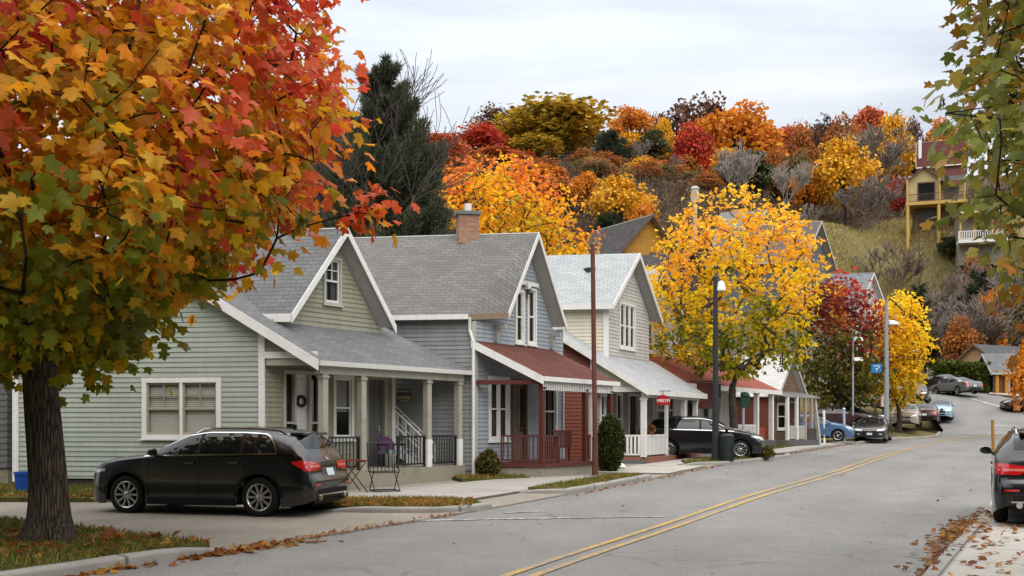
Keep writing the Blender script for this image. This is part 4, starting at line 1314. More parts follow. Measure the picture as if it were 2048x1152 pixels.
def white_roof_shop():
    F = Frame((13.5, 52.6), 43)
    h = thing('shop_building', 'small shop with a white shingle roof, brown gable and lean-to awning', 'shop', F.p(0, 0, Hf(13.5, 52.6)), group='old wooden houses along the street')
    zb, ZD = .7, .98
    fp, sp = F.front(0), F.side(0)
    BR = siding('brown_gable_boards', srgb(112, 92, 74), srgb(80, 64, 52))
    hf = [window(h, fp, .2, 1.2, 1.5, 2.9, cw=.08, fill=None), door(h, fp, 1.4, 2.3, ZD, 3.0, GREYTRIM, paint('brown_leaf', srgb(96, 64, 46), .7))]
    mb = MB(); clap(mb, fp, [(0, zb), (2.7, zb), (2.7, 3.5), (1.35, 5.25), (0, 3.5)], hf, .14); mb.build('front_wall', BR, h)
    mb = MB(); clap(mb, sp, [(0, zb), (4.5, zb), (4.5, 3.5), (0, 3.5)], (), .14); mb.build('side_wall', RUST, h)
    q = F.side(2.7); q.n = -q.n; mb = MB(); clap(mb, q, [(0, zb), (4.5, zb), (4.5, 3.5), (0, 3.5)], (), .14); mb.build('far_wall', TAUPE, h)
    mb = MB(); W5 = shingles('white_shingles', srgb(205, 205, 204), srgb(222, 222, 220), srgb(190, 190, 190))
    for ua in (-.3, 3.0):
        q = [F.p(ua, -.3, 3.2), F.p(ua, 4.8, 3.2), F.p(1.35, 4.8, 5.4), F.p(1.35, -.3, 5.4)]
        roof('roof', h, q, [W5, SOFFIT]); rake(mb, q[0], q[3], .16, out=-F.v)
    mb.build('rake_board', GREYTRIM, h)
    roof('awning', h, [F.p(-.9, -1.05, 3.22), F.p(2.75, -1.05, 3.22), F.p(2.6, .0, 3.5), F.p(-.9, 0, 3.5)], [SH_WARM, SOFFIT])
    a = math.atan2(F.u[1], F.u[0]); WP = paint('weathered_post', srgb(160, 140, 126), .8, .2)
    for u, m in ((-.7, WHITE), (.3, WHITE), (1.2, WP), (1.9, WP)):
        p = F.xy(u, -.95); post(h, p[0], p[1], ZD, 3.2, .14, [m], a, cap=False)
    p = F.xy(2.85, -.95); post(h, p[0], p[1], F.ground(2.85, -.95), 3.2, .17, [GREYTRIM], a, lean=(-.32, -.1), cap=False).name = 'leaning_post'
    block(h, 'porch_deck', F, -.9, 2.4, 0, -1.1, .5, ZD, paint('dark_deck', srgb(84, 84, 82), .85, .2))
    railing(h, F.xy(-.6, -.95), F.xy(1.1, -.95), ZD, .7, GREYTRIM, 11, .06, .09)
    railing(h, F.xy(1.3, -1.0), F.xy(2.3, -1.0), ZD - .15, .72, paint('dark_slats', srgb(70, 66, 62), .8), 8, .06, .09)
    return F, h


F5, H5 = white_roof_shop()

ORTH = lambda th: (-math.cos(math.radians(th)), math.sin(math.radians(th)))
GB = 'houses on the slope behind the street'
# ochre gabled house showing above the pale roof
OCH = siding('ochre_boards', srgb(176, 128, 44), srgb(130, 90, 34))
BRN = paint('brown_fascia', srgb(92, 68, 56), .7, .2)
plain_house('hillside_house', 'ochre boarded house with dark brown gable eaves behind the pale roofed house', (8.5, 80.6), 60, 5.6, 7, 11.0, 4.6, 2.9, OCH, SH_DARK, BRN, 'v', ORTH(60), .6, [('front', 2.9, 4.2, 1.9, 4.6, .12, 'blind')], base=5, group=GB)
# dark house behind the yellow tree, with its metal flue
FD, HD = plain_house('hillside_house', 'dark shingled gable house with a tall pale metal flue behind the yellow maple', (10.5, 70.5), 48, 5.4, 6, 6.6, 5.2, 2.3, siding('brown_black_boards', srgb(72, 64, 58), srgb(52, 48, 44)), SH_DARK, BRN, 'v', ORTH(40), .4, [('front', 1.5, 2.5, 2, 3.6)], base=4, group=GB)
mb = MB(); c = at(1390, 420, 74); mb.tube((c.x, c.y, 11.5), (c.x, c.y, c.z + .5), .17, .17, 12); mb.tube((c.x, c.y, c.z + .5), (c.x, c.y, c.z + 1.5), .30, .30, 12); mb.tube((c.x, c.y, c.z + 1.5), (c.x, c.y, c.z + 1.7), .36, .2, 12); mb.build('chimney', paint('galvanised', srgb(172, 168, 160), .5, .2, 3, stain=(srgb(120, 100, 84), .6)), HD)
plain_house('hillside_house', 'brown grey roofed house on the slope between the yellow and burgundy trees', (23.4, 83.0), 38, 6.2, 7, 10.9, 4.6, 3.2, siding('slate_boards', srgb(96, 100, 104), srgb(70, 72, 74)), shingles('brown_grey_shingles', srgb(98, 90, 86), srgb(116, 106, 100), srgb(86, 78, 74), .4, .2), GREYTRIM, 'v', ORTH(20), .5, [('front', 2, 3.4, 1.6, 3.4)], base=6, group=GB)
plain_house('hillside_house', 'grey steep gable house half hidden by bare trees above the yellow maple', (22.6, 96), 40, 3.6, 3.4, 14.6, 4.2, 3.4, PALEB, shingles('blue_grey_shingles', srgb(128, 136, 142), srgb(150, 157, 162), srgb(112, 120, 126), .4, .2), GREYTRIM, 'v', ORTH(20), .4, [('front', 1.2, 2.3, 1.4, 3.2)], base=6, group=GB)
FS, HS = plain_house('hillside_house', 'light grey house with a blue grey roof and a white outside stair', (30.6, 92.0), 52, 4.9, 7.5, 6.4, 5.6, 3.6, PALEB, MATS['blue_grey_shingles'], WHITE, 'v', ORTH(12), .5, [('front', 1.4, 3.2, 2.6, 4.6, .12, None)], base=4, group=GB)
mb = MB(); sd_ = F = FS.side(-.52)
FS.side(-.5).box(mb, .3, 1.8, .35, .45, 9.3, 11.4); mb.build('side_dormer', paint('blue_panel', srgb(108, 128, 146), .5), HS)
mb = MB(); pf = FS.front(-.2)
for k in range(7):
    pf.box(mb, 4.6 - k * .02, 6.3, .1 - .0, 1.1, 12.3 - k * .55, 12.45 - k * .55)
mb.build('outside_stair', WHITE, HS)
# ------------------------------------------------------------------ cars: lofted body, features laid on it by projection
def catmull(Pm, t):
    """Pm (n,k) control rows, t in [0,n-1]"""
    n = len(Pm)
    i = np.clip(np.floor(t).astype(int), 0, n - 2); f = (t - i)[:, None]
    g = lambda j: Pm[np.clip(j, 0, n - 1)]
    p0, p1, p2, p3 = g(i - 1), g(i), g(i + 1), g(i + 2)
    m1, m2 = (p2 - p0) / 2, (p3 - p1) / 2
    lim = 1.2
    d = p2 - p1
    m1 = np.clip(m1, -np.abs(d) * lim, np.abs(d) * lim) * (np.sign(m1) == np.sign(d)); m2 = np.clip(m2, -np.abs(d) * lim, np.abs(d) * lim) * (np.sign(m2) == np.sign(d))
    f2, f3 = f * f, f ** 3
    return (2 * f3 - 3 * f2 + 1) * p1 + (f3 - 2 * f2 + f) * m1 + (-2 * f3 + 3 * f2) * p2 + (f3 - f2) * m2


# rows: x, zl, wl, zm, wm, zb, wb, zr, wr, zt   (x forward from the middle)
SUV = dict(rows=[
    (2.36, .34, .42, .50, .46, .66, .44, .70, .34, .71), (2.33, .27, .62, .50, .66, .72, .62, .77, .5, .79), (2.24, .22, .77, .50, .81, .80, .76, .85, .62, .87),
    (2.05, .20, .87, .52, .895, .93, .85, .985, .72, 1.01), (1.65, .20, .90, .56, .92, 1.02, .895, 1.08, .76, 1.115), (1.12, .20, .905, .58, .925, 1.08, .91, 1.135, .78, 1.18),
    (.92, .20, .905, .58, .925, 1.10, .91, 1.19, .76, 1.24), (.18, .20, .905, .58, .925, 1.115, .905, 1.52, .64, 1.60), (-.25, .20, .905, .58, .925, 1.125, .905, 1.575, .625, 1.66),
    (-.9, .20, .905, .58, .925, 1.135, .905, 1.575, .62, 1.675), (-1.5, .20, .905, .58, .925, 1.15, .90, 1.54, .61, 1.645), (-1.95, .20, .90, .58, .925, 1.155, .885, 1.465, .585, 1.585),
    (-2.05, .22, .895, .58, .92, 1.15, .875, 1.40, .585, 1.54), (-2.22, .25, .875, .58, .91, 1.10, .83, 1.17, .68, 1.20), (-2.29, .27, .85, .58, .89, 1.0, .81, 1.05, .68, 1.07),
    (-2.33, .29, .82, .56, .86, .86, .80, .91, .68, .92), (-2.345, .3, .80, .54, .85, .77, .8, .80, .7, .81), (-2.40, .32, .74, .50, .80, .66, .77, .71, .68, .72), (-2.42, .36, .66, .50, .72, .62, .68, .66, .56, .67)],
    ax=(1.45, -1.36), wr=.372, arch=.44, belt_x=(1.0, -1.68), ws=(.98, .24), rw=(-2.02, -2.20), W=.925)
HATCH = dict(rows=[
    (2.20, .32, .45, .46, .5, .62, .48, .66, .36, .67), (2.16, .25, .66, .48, .70, .68, .66, .73, .52, .75), (2.05, .20, .80, .5, .84, .77, .78, .82, .64, .85),
    (1.8, .19, .87, .52, .89, .87, .85, .93, .70, .96), (1.35, .19, .88, .54, .90, .95, .88, 1.02, .74, 1.07), (1.0, .19, .885, .55, .905, .99, .885, 1.09, .74, 1.14),
    (.2, .19, .885, .55, .905, 1.02, .88, 1.45, .63, 1.53), (-.3, .19, .885, .55, .905, 1.035, .88, 1.5, .615, 1.58), (-.9, .19, .885, .55, .905, 1.05, .88, 1.5, .61, 1.585),
    (-1.45, .19, .88, .55, .905, 1.07, .87, 1.45, .6, 1.545), (-1.8, .2, .87, .55, .9, 1.09, .85, 1.38, .58, 1.48), (-1.9, .22, .865, .55, .895, 1.09, .84, 1.31, .58, 1.43),
    (-2.1, .25, .84, .55, .88, 1.05, .80, 1.10, .66, 1.13), (-2.17, .28, .8, .54, .84, .9, .77, .95, .66, .97), (-2.2, .3, .76, .52, .81, .74, .76, .78, .66, .79), (-2.25, .34, .68, .5, .74, .62, .7, .66, .58, .67)],
    ax=(1.35, -1.28), wr=.335, arch=.40, belt_x=(1.06, -1.72), ws=(1.05, .25), rw=(-1.88, -2.09), W=.905)
SEDAN = dict(rows=[
    (2.38, .32, .45, .46, .5, .60, .48, .64, .36, .65), (2.34, .25, .66, .48, .70, .66, .66, .71, .52, .73), (2.22, .20, .80, .5, .84, .74, .79, .79, .66, .81),
    (1.95, .19, .88, .52, .9, .84, .86, .89, .72, .915), (1.45, .19, .895, .54, .915, .92, .89, .97, .76, 1.0), (1.02, .19, .90, .55, .92, .955, .895, 1.02, .76, 1.06),
    (.2, .19, .90, .55, .92, .98, .885, 1.37, .60, 1.44), (-.35, .19, .90, .55, .92, .99, .885, 1.41, .585, 1.485), (-.85, .19, .90, .55, .92, 1.0, .885, 1.38, .58, 1.46),
    (-1.35, .19, .895, .55, .92, 1.01, .88, 1.19, .62, 1.26), (-1.68, .19, .89, .55, .915, 1.015, .87, 1.06, .70, 1.08), (-2.1, .21, .87, .55, .90, 1.0, .84, 1.05, .70, 1.065),
    (-2.27, .25, .82, .55, .86, .95, .79, 1.0, .66, 1.02), (-2.33, .28, .77, .54, .82, .80, .76, .85, .64, .86), (-2.37, .3, .72, .52, .78, .68, .72, .73, .62, .74), (-2.40, .34, .64, .5, .70, .6, .66, .64, .54, .65)],
    ax=(1.45, -1.32), wr=.33, arch=.39, belt_x=(1.0, -1.45), ws=(1.0, .25), rw=(-.92, -1.62), W=.92)

TYRE = flat('tyre_rubber', (.012, .012, .012), .85, .2)
ALLOY = flat('alloy_rim', (.50, .50, .51), .28, .5, .9)
BLACKP = flat('black_plastic', (.006, .006, .0065), .6, .2)
CARGL = glassmat('tinted_glass', (.006, .008, .009), .02, 0, .5)
CHROME = flat('chrome_trim', (.65, .65, .66), .15, .5, 1)
REDL = flat('tail_lamp_red', (.45, .006, .008), .12, .6, 0, 1)
REDL2 = flat('tail_lamp_pale', (.60, .16, .13), .12, .6, 0, 1)
CLEARL = flat('head_lamp_clear', (.55, .57, .58), .08, .8, .3, 1)
PLATE = paint('licence_plate', srgb(196, 206, 204), .5, .15, 20)


def body_grid(C, step):
    R = np.array(C['rows'], float)
    x = R[:, 0]; n = len(R)
    ts = []
    for i in range(n - 1):
        k = max(3, int(abs(x[i + 1] - x[i]) / step) + 1)
        ts.append(i + np.arange(k) / k)
    t = np.concatenate(ts + [[n - 1]])
    Q = catmull(R, t)
    for xa in C['ax']:
        d = C['arch'] ** 2 - (Q[:, 0] - xa) ** 2
        za = np.where(d > 0, C['wr'] + np.sqrt(np.maximum(d, 0)) * .98, 0)
        Q[:, 1] = np.maximum(Q[:, 1], np.minimum(za, Q[:, 5] - .1))
        Q[:, 3] = np.maximum(Q[:, 3], Q[:, 1] + .012)
    u = np.concatenate([np.linspace(0, 1, 7)[:-1], np.linspace(1, 2, 13)[:-1], np.linspace(2, 3, 13)[:-1], np.linspace(3, 4, 9)])
    out = []
    for q in Q:
        pts = np.array([(q[2], q[1]), (q[4], q[3]), (q[6], q[5]), (q[8], q[7]), (0, q[9])])
        # shoulder crease: pull the waist a little out
        s = catmull(np.vstack([pts, [[-q[8], q[7]]]]), u)
        out.append(np.column_stack([np.full(len(u), q[0]), s[:, 0], s[:, 1]]))
    return np.array(out), t, u, Q


class CarShape:
    def __init__(s, C, step=.04):
        s.C = C
        G, s.t, s.u, s.Q = body_grid(C, step)
        L = G.copy(); Rg = G[:, ::-1].copy(); Rg[..., 1] *= -1
        full = np.concatenate([L, Rg[:, 1:]], 1)
        s.V = full.reshape(-1, 3); n, m = full.shape[:2]
        i = np.arange(n * m).reshape(n, m)
        s.F = np.stack([i[:-1, :-1], i[:-1, 1:], i[1:, 1:], i[1:, :-1]], -1).reshape(-1, 4)
        s.ends = (i[0], i[-1])
        polys = [tuple(f) for f in s.F] + [tuple(i[0][::-1]), tuple(i[-1])]
        s.bvh = BVHTree.FromPolygons([tuple(v) for v in s.V], polys)

    def hit(s, o, d):
        p, n, _, _ = s.bvh.ray_cast(Vector(o), Vector(d), 6)
        if p is None: return None, None
        if n.dot(Vector(d)) > 0: n = -n
        return p, n

    def patch(s, mb, grid, dirn, off=.004, m=0):
        """grid of ray origins (rows of points): a skin laid on the body"""
        rows = []
        for row in grid:
            r = []
            for o in row:
                p, n = s.hit(o, dirn)
                r.append(None if p is None else p + n * off)
            rows.append(r)
        for a, b in zip(rows[:-1], rows[1:]):
            for k in range(len(a) - 1):
                q = [a[k], a[k + 1], b[k + 1], b[k]]
                if all(v is not None for v in q): mb.face(q, m)

    def side(s, mb, xs, zlo, zhi, nz=5, sg=1, off=.004, m=0):
        g = [[(x, 2 * sg, zlo(x) + (zhi(x) - zlo(x)) * j / nz) for j in range(nz + 1)] for x in xs]
        s.patch(mb, g, (0, -sg, 0), off, m)

    def end(s, mb, ys, zlo, zhi, nz=5, rear=True, off=.004, m=0):
        X = -4 if rear else 4
        g = [[(X, y, zlo(y) + (zhi(y) - zlo(y)) * j / nz) for j in range(nz + 1)] for y in ys]
        s.patch(mb, g, (1 if rear else -1, 0, 0), off, m)

    def q(s, x, col):
        i = np.argsort(s.Q[:, 0]); return float(np.interp(x, s.Q[i, 0], s.Q[i, col]))


def wheel_parts(R, W, spokes, detail):
    """tyre and rim lying in the xz plane, outer face towards +y"""
    tb = MB(); n = 40 if detail else 18
    tb.lathe([(R * .66, W * .42), (R * .74, W * .5), (R * .9, W * .48), (R * .985, W * .36), (R, W * .1), (R, -W * .1), (R * .985, -W * .36), (R * .9, -W * .5), (R * .66, -W * .45)], (0, 0, 0), n, axis='y')
    rb = MB()
    rb.lathe([(R * .70, W * .44), (R * .67, W * .46), (R * .62, W * .40), (R * .60, -.06), (R * .60, -W * .4)], (0, 0, 0), n, axis='y')
    rb.lathe([(R * .16, -.02), (R * .16, W * .36), (R * .1, W * .40), (0.001, W * .40)], (0, 0, 0), 16, axis='y')
    for k in range(spokes):
        a = 2 * PI * k / spokes
        for e in ((-.07, .07) if (detail and spokes <= 6) else (0,)):
            c0, c1 = a + e * .5, a + e
            w0, w1 = R * .045, R * .058
            P0 = np.array([math.cos(c0), 0, math.sin(c0)]); T = np.array([-math.sin(c0), 0, math.cos(c0)])
            P1 = np.array([math.cos(c1), 0, math.sin(c1)])
            pts = []
            for yy0, yy1 in ((W * .22, W * .24), (W * .36, W * .42)):
                for (pp, rr, ww, y) in ((P0, R * .1, -w0, yy0), (P0, R * .1, w0, yy0), (P1, R * .64, w1, yy1), (P1, R * .64, -w1, yy1)):
                    pts.append(tuple(pp * rr + T * ww + np.array([0, y, 0])))
            rb.hexa(pts)
    db = MB(); db.lathe([(0.001, -.02), (R * .58, -.02)], (0, 0, 0), 20, axis='y')
    return tb, rb, db


_CS, _WH = {}, {}


def make_car(kind, label, cat, paintm, loc, heading, detail=True, plate_front=False, rails=False, spokes=10, chrome=True, glass=None, size=1.0):
    C = {'suv': SUV, 'hatch': HATCH, 'sedan': SEDAN}[kind]
    key = (kind, detail)
    if key not in _CS: _CS[key] = CarShape(C, .025 if detail else .07)
    S = _CS[key]; GL = glass or CARGL
    car = thing('parked_car', label, cat, loc, heading, group='cars parked along the street')
    B = lambda mb, name, m, par=None, sm=False: mb.build(name, m, par or car, smooth=sm, local=True)
    # body
    V, Fq = S.V, S.F
    body = np_mesh('body', V, Fq, paintm, parent=car, smooth=True)
    bm = bmesh.new(); bm.from_mesh(body.data); bm.verts.ensure_lookup_table()
    for e in S.ends:
        try: bm.faces.new([bm.verts[k] for k in e]).smooth = True
        except ValueError: pass
    bmesh.ops.recalc_face_normals(bm, faces=bm.faces); bm.to_mesh(body.data); bm.free()
    # underbody and wheel housings
    ub = MB(); W = C['W']; x0, x1 = C['rows'][-1][0], C['rows'][0][0]
    ub.box(((x0 + x1) / 2, 0, .34), (x1 - x0 - .2, 1.1, .2)); ub.box(((C['ax'][0] + C['ax'][1]) / 2, 0, .30), (C['ax'][0] - C['ax'][1] - .84, W * 2 - .12, .16))
    for xa in C['ax']: ub.box((xa, 0, .62), (.9, 1.2, .5))
    for xe, w in ((x0 + .25, .4), (x1 - .25, .4)): ub.box((xe, 0, .36), (w, 1.3, .2))
    B(ub, 'underbody', BLACKP)
    # sill / wheel-arch cladding
    for sg in (1, -1):
        cl = MB()
        for xa in C['ax']:
            rows = []
            for k in range(25):
                a = PI * (k / 24); r0, r1 = C['arch'] + .002, C['arch'] + .055
                rows.append([(xa + r * math.cos(a), 2 * sg, C['wr'] + r * .98 * math.sin(a)) for r in (r0 + .004, r1)])
            if detail: S.patch(cl, rows, (0, -sg, 0), .006)
        xs = np.linspace(C['ax'][0] - C['arch'] - .02, C['ax'][1] + C['arch'] + .02, 20)
        S.side(cl, xs, lambda x: S.q(x, 1) + .005, lambda x: S.q(x, 1) + .13, 2, sg, .006); B(cl, 'sill_cladding', BLACKP)
    cl = MB(); S.end(cl, np.linspace(-.62, .62, 12), lambda y: .37, lambda y: .52, 2, True, .006); B(cl, 'rear_bumper', BLACKP)
    cl = MB(); S.end(cl, np.linspace(-.38, .38, 12), lambda y: .36, lambda y: .46, 2, False, .006)
    B(cl, 'front_bumper', BLACKP)
    # side glass in panes divided at the pillars
    bx0, bx1 = C['belt_x']
    zlo = lambda x: S.q(x, 5) + .035
    def zhi(x):
        z = S.q(x, 7) - .035
        back = bx1 + .34
        if x < back and kind != 'sedan': z = min(z, zlo(x) + (z - zlo(x)) * max(0.04, 1 - ((back - x) / .36) ** 2.2))
        return max(z, zlo(x) + .004)
    xB, xC = -.10, -.98
    cuts = [(bx0, xB + .035), (xB - .035, xC + .03), (xC - .03, bx1)] if kind != 'sedan' else [(bx0, xB + .035), (xB - .035, bx1 + .22)]
    for sg in (1, -1):
        for a, b in cuts:
            gb = MB(); S.side(gb, np.linspace(a, b, 26 if detail else 8), zlo, zhi, 6 if detail else 3, sg, .004); B(gb, 'side_window', GL, sm=True)
        if detail:
            fb = MB()   # black pillar strip and bright surround
            S.side(fb, np.linspace(bx0 + .06, bx1 - .03, 60), lambda x: zlo(x) - .03, lambda x: zlo(x) - .008, 1, sg, .007)
            S.side(fb, np.linspace(bx0 - .04, bx1 - .03, 70), lambda x: zhi(x) + .006, lambda x: zhi(x) + .024, 1, sg, .007)
            B(fb, 'window_surround', CHROME if chrome else BLACKP)
            for xx, w in ((xB, .05), (xC, .045)):
                pb = MB(); S.side(pb, np.linspace(xx - w, xx + w, 4), lambda x: zlo(x) - .004, lambda x: zhi(x) + .004, 5, sg, .0025); B(pb, 'pillar', BLACKP)
            for xx, sl in ((C['ax'][0] - C['arch'] - .06, .0), (xB - .02, .0), (xC - .06, -.0)):
                ztop = lambda x: S.q(x, 5) + .0
                zbo = lambda x: max(.30, S.q(x, 1) + .13)
                db = MB(); S.side(db, [xx - .005, xx + .005], zbo, ztop, 14, sg, .002); B(db, 'door_gap', BLACKP)
            xa_ = np.linspace(C['ax'][0] - C['arch'] - .06, xC - .06, 30)
            db = MB(); S.side(db, xa_, lambda x: .335, lambda x: .345, 1, sg, .002)
            B(db, 'door_gap', BLACKP)
        for xx in (xB + .16, xC + .12):
            hb = MB(); p, n = S.hit((xx, 2 * sg, S.q(xx, 5) - .13), (0, -sg, 0))
            if p is not None: hb.box(p + Vector((0, .02 * sg, 0)), (.19, .03, .032)); B(hb, 'door_handle', paintm)
        # mirror
        mx = bx0 - .22; mb = MB(); p, n = S.hit((mx, 2 * sg, S.q(mx, 5) + .03), (0, -sg, 0))
        mc = Vector((mx + .02, (W + .10) * sg, S.q(mx, 5) + .09))
        mb.lathe([(.001, .07), (.05, .062), (.078, .03), (.085, -.01), (.07, -.055), (.001, -.06)], (0, 0, 0), 14, axis='x')
        mb.v = [(mc.x + a * 1.0, mc.y + b * 1.35, mc.z + c * .95) for a, b, c in mb.v]
        mb.box((mx + .03, (W + .01) * sg, S.q(mx, 5) + .035), (.08, .14, .035))
        B(mb, 'mirror', paintm, sm=False)
    # windscreen, rear window
    def top_glass(name, xa, xb, wf, m=GL):
        gb = MB(); xs = np.linspace(xa, xb, 24 if detail else 9)
        rows = []
        for x in xs:
            w = S.q(x, 8) * wf
            rows.append([(x, y, 3) for y in np.linspace(-w, w, 13)])
        S.patch(gb, rows, (0, 0, -1), .004); return B(gb, name, m, sm=True)
    top_glass('windscreen', C['ws'][0], C['ws'][1], .98)
    if kind == 'sedan': top_glass('rear_window', C['rw'][0], C['rw'][1], .95)
    else:
        gb = MB(); rb, rt = S.q(C['rw'][1], 9), S.q(C['rw'][0], 9)
        S.end(gb, np.linspace(-.60, .60, 17), lambda y: rb + .015 + .03 * abs(y) ** 2, lambda y: rt - .015 - .10 * abs(y) ** 2.5, 8, True, .005)
        B(gb, 'rear_window', GL, sm=True)
    # rear lamps, plate, badge
    xr_ = C['rows'][-1][0]
    zt = .96 if kind == 'suv' else (.90 if kind == 'hatch' else .80)
    for sg in (1, -1):
        lb = MB()
        ys = np.linspace(.36 if kind == 'suv' else .45, C['W'] - .055, 14) * sg
        S.end(lb, ys, lambda y: zt - .075 - .03 * (abs(y) > .5), lambda y: zt + .03 + .06 * (abs(y) - .36) / .5, 4, True, .008)
        x1_ = xr_ + (.40 if kind == 'suv' else .36)
        S.side(lb, np.linspace(xr_ + .1, x1_, 12), lambda x: zt - .09 + .5 * max(0, (x - xr_ - .15)), lambda x: zt + .08 - .02 * (x - xr_), 4, sg, .008)
        lm = B(lb, 'taillight', REDL, sm=True)
        l2 = MB(); S.end(l2, np.linspace(.42 if kind == 'suv' else .5, .76, 8) * sg, lambda y: zt - .045, lambda y: zt - .005, 2, True, .011); B(l2, 'reversing_lens', REDL2, lm, True)
        rf = MB(); S.end(rf, np.linspace(.52, .74, 6) * sg, lambda y: .585, lambda y: .62, 1, True, .007); B(rf, 'reflector', REDL)
        # head lamps
        hb = MB(); zh = C['rows'][2][5] - .10
        S.end(hb, np.linspace(.40, .80, 12) * sg, lambda y: zh - .02 + .06 * (abs(y) - .4), lambda y: zh + .065 + .13 * (abs(y) - .4), 4, False, .007)
        xf = C['rows'][2][0]
        S.side(hb, np.linspace(xf - .02, xf - .33, 8), lambda x: zh + .06 + (xf - x) * .18, lambda x: zh + .13 + (xf - x) * .12, 3, sg, .007)
        B(hb, 'headlight', CLEARL, sm=True)
        fb = MB(); S.end(fb, np.linspace(.52, .68, 5) * sg, lambda y: .42, lambda y: .48, 2, False, .008); B(fb, 'fog_lamp', CLEARL)
    gb = MB(); zg = C['rows'][2][5] - .08
    S.end(gb, np.linspace(-.40, .40, 16), lambda y: zg - .15, lambda y: zg + .04, 4, False, .006); gr = B(gb, 'grille', BLACKP)
    cb = MB()
    for zz in (zg - .11, zg - .055, zg): S.end(cb, np.linspace(-.39, .39, 14), lambda y: zz, lambda y: zz + .014, 1, False, .014)
    for sg in (0,): S.end(cb, np.linspace(-.07, .07, 7), lambda y: zg - .085, lambda y: zg - .01, 2, False, .018)
    B(cb, 'grille_bar', CHROME, gr)
    lp = MB(); zp = zt - .13 if kind != 'sedan' else .68
    S.end(lp, np.linspace(-.31, .31, 8), lambda y: zp - .105, lambda y: zp + .075, 3, True, .004); rec = B(lp, 'plate_recess', flat('grey_recess', (.06, .063, .066), .4, .4))
    lp = MB(); S.end(lp, np.linspace(-.15, .15, 4), lambda y: zp - .08, lambda y: zp + .06, 1, True, .012); B(lp, 'licence_plate', PLATE, rec)
    if plate_front:
        lp = MB(); S.end(lp, np.linspace(-.15, .15, 4), lambda y: .40, lambda y: .52, 1, False, .014); B(lp, 'licence_plate', PLATE)
    if kind == 'suv':
        eb = MB(); S.end(eb, np.linspace(-.06, .06, 3), lambda y: zt + .09, lambda y: zt + .12 + .03 * (y > 0), 1, True, .012); B(eb, 'emblem', CHROME)
        sp = MB()   # spoiler lip above the rear window, wiper
        zs = S.q(-1.95, 9)
        sp.hexa([(x, y, z) for z, xo in ((zs - .075, .0), (zs - .03, 0)) for x, y in ((-2.06, -.52), (-1.80, -.52), (-1.80, .52), (-2.06, .52))]); B(sp, 'spoiler', paintm)
        wp = MB(); p, n = S.hit((-4, .02, S.q(C['rw'][1], 9) + .05), (1, 0, 0)); q, _ = S.hit((-4, -.42, S.q(C['rw'][1], 9) + .09), (1, 0, 0))
        if p and q: wp.tube(p + Vector((-.03, 0, 0)), q + Vector((-.03, 0, 0)), .012, .008, 6)
        B(wp, 'wiper', BLACKP)
        ex = MB(); S.end(ex, np.linspace(-.64, .64, 14), lambda y: .40, lambda y: .425, 1, True, .012); B(ex, 'bumper_strip', CHROME)
        for sg in (1, -1):
            e2 = MB(); e2.tube((-2.44, .52 * sg, .36), (-2.3, .52 * sg, .36), .05, .05, 10); B(e2, 'exhaust_pipe', CHROME)
    if rails:
        for sg in (1, -1):
            rb = MB(); xs = np.linspace(.1, -1.75, 14)
            pts = []
            for i, x in enumerate(xs):
                p, n = S.hit((x, S.q(x, 8) * .92 * sg, 3), (0, 0, -1)); pts.append(p + Vector((0, 0, .0 if i in (0, 13) else .05)))
            rb.path(pts, .018, 6); B(rb, 'roof_rail', CHROME)
        an = MB(); p, n = S.hit((-1.6, 0, 3), (0, 0, -1)); an.hexa([(p.x + a, b, p.z + z) for z, k in ((-.01, 1), (.07, .2)) for a, b in ((-.07 * 1, -.03 * k), (.09 * k - .04, -.03 * k), (.09 * k - .04, .03 * k), (-.07, .03 * k))]); B(an, 'antenna_fin', paintm)
    # wheels
    wk = (C['wr'], spokes, detail)
    for xa in C['ax']:
        for sg in (1, -1):
            tb, rb, db = wheel_parts(C['wr'], .235, spokes, detail)
            wh = tb.build('wheel', TYRE, car, smooth=True, local=True)
            wh.location = (xa, sg * (W - .135), C['wr'])
            if sg < 0: wh.rotation_euler = (0, 0, PI)
            rb.build('rim', ALLOY, wh, local=True); db.build('brake_disc', BLACKP, wh, local=True)
    car.scale = (size, size, size)
    return car


BLACK = flat('black_car_paint', (.0022, .003, .005), .22, .5, 0, .8)
GRAPH = flat('graphite_car_paint', (.022, .025, .028), .3, .5, .2, 1)
MAROON = flat('maroon_car_paint', (.035, .012, .012), .3, .5, .1, 1)
CHAMP = flat('champagne_car_paint', (.42, .36, .28), .35, .5, .2, 1)
BLUEC = flat('steel_blue_car_paint', (.06, .12, .24), .3, .5, .1, 1)
LBLUE = flat('pale_blue_car_paint', (.22, .36, .48), .35, .5, 0, 1)
WHITEC = flat('white_car_paint', (.72, .72, .70), .3, .5, 0, 1)
SILV = flat('silver_grey_car_paint', (.16, .17, .18), .3, .5, .5, 1)


def hd(dx, dy): return math.atan2(dy, dx)


def park(kind, label, cat, p, px, Y, heading, dz=.0, **kw):
    x = gx(px, Y); return make_car(kind, label, cat, p, (x, Y, Hf(x, Y) + dz), heading, **kw)


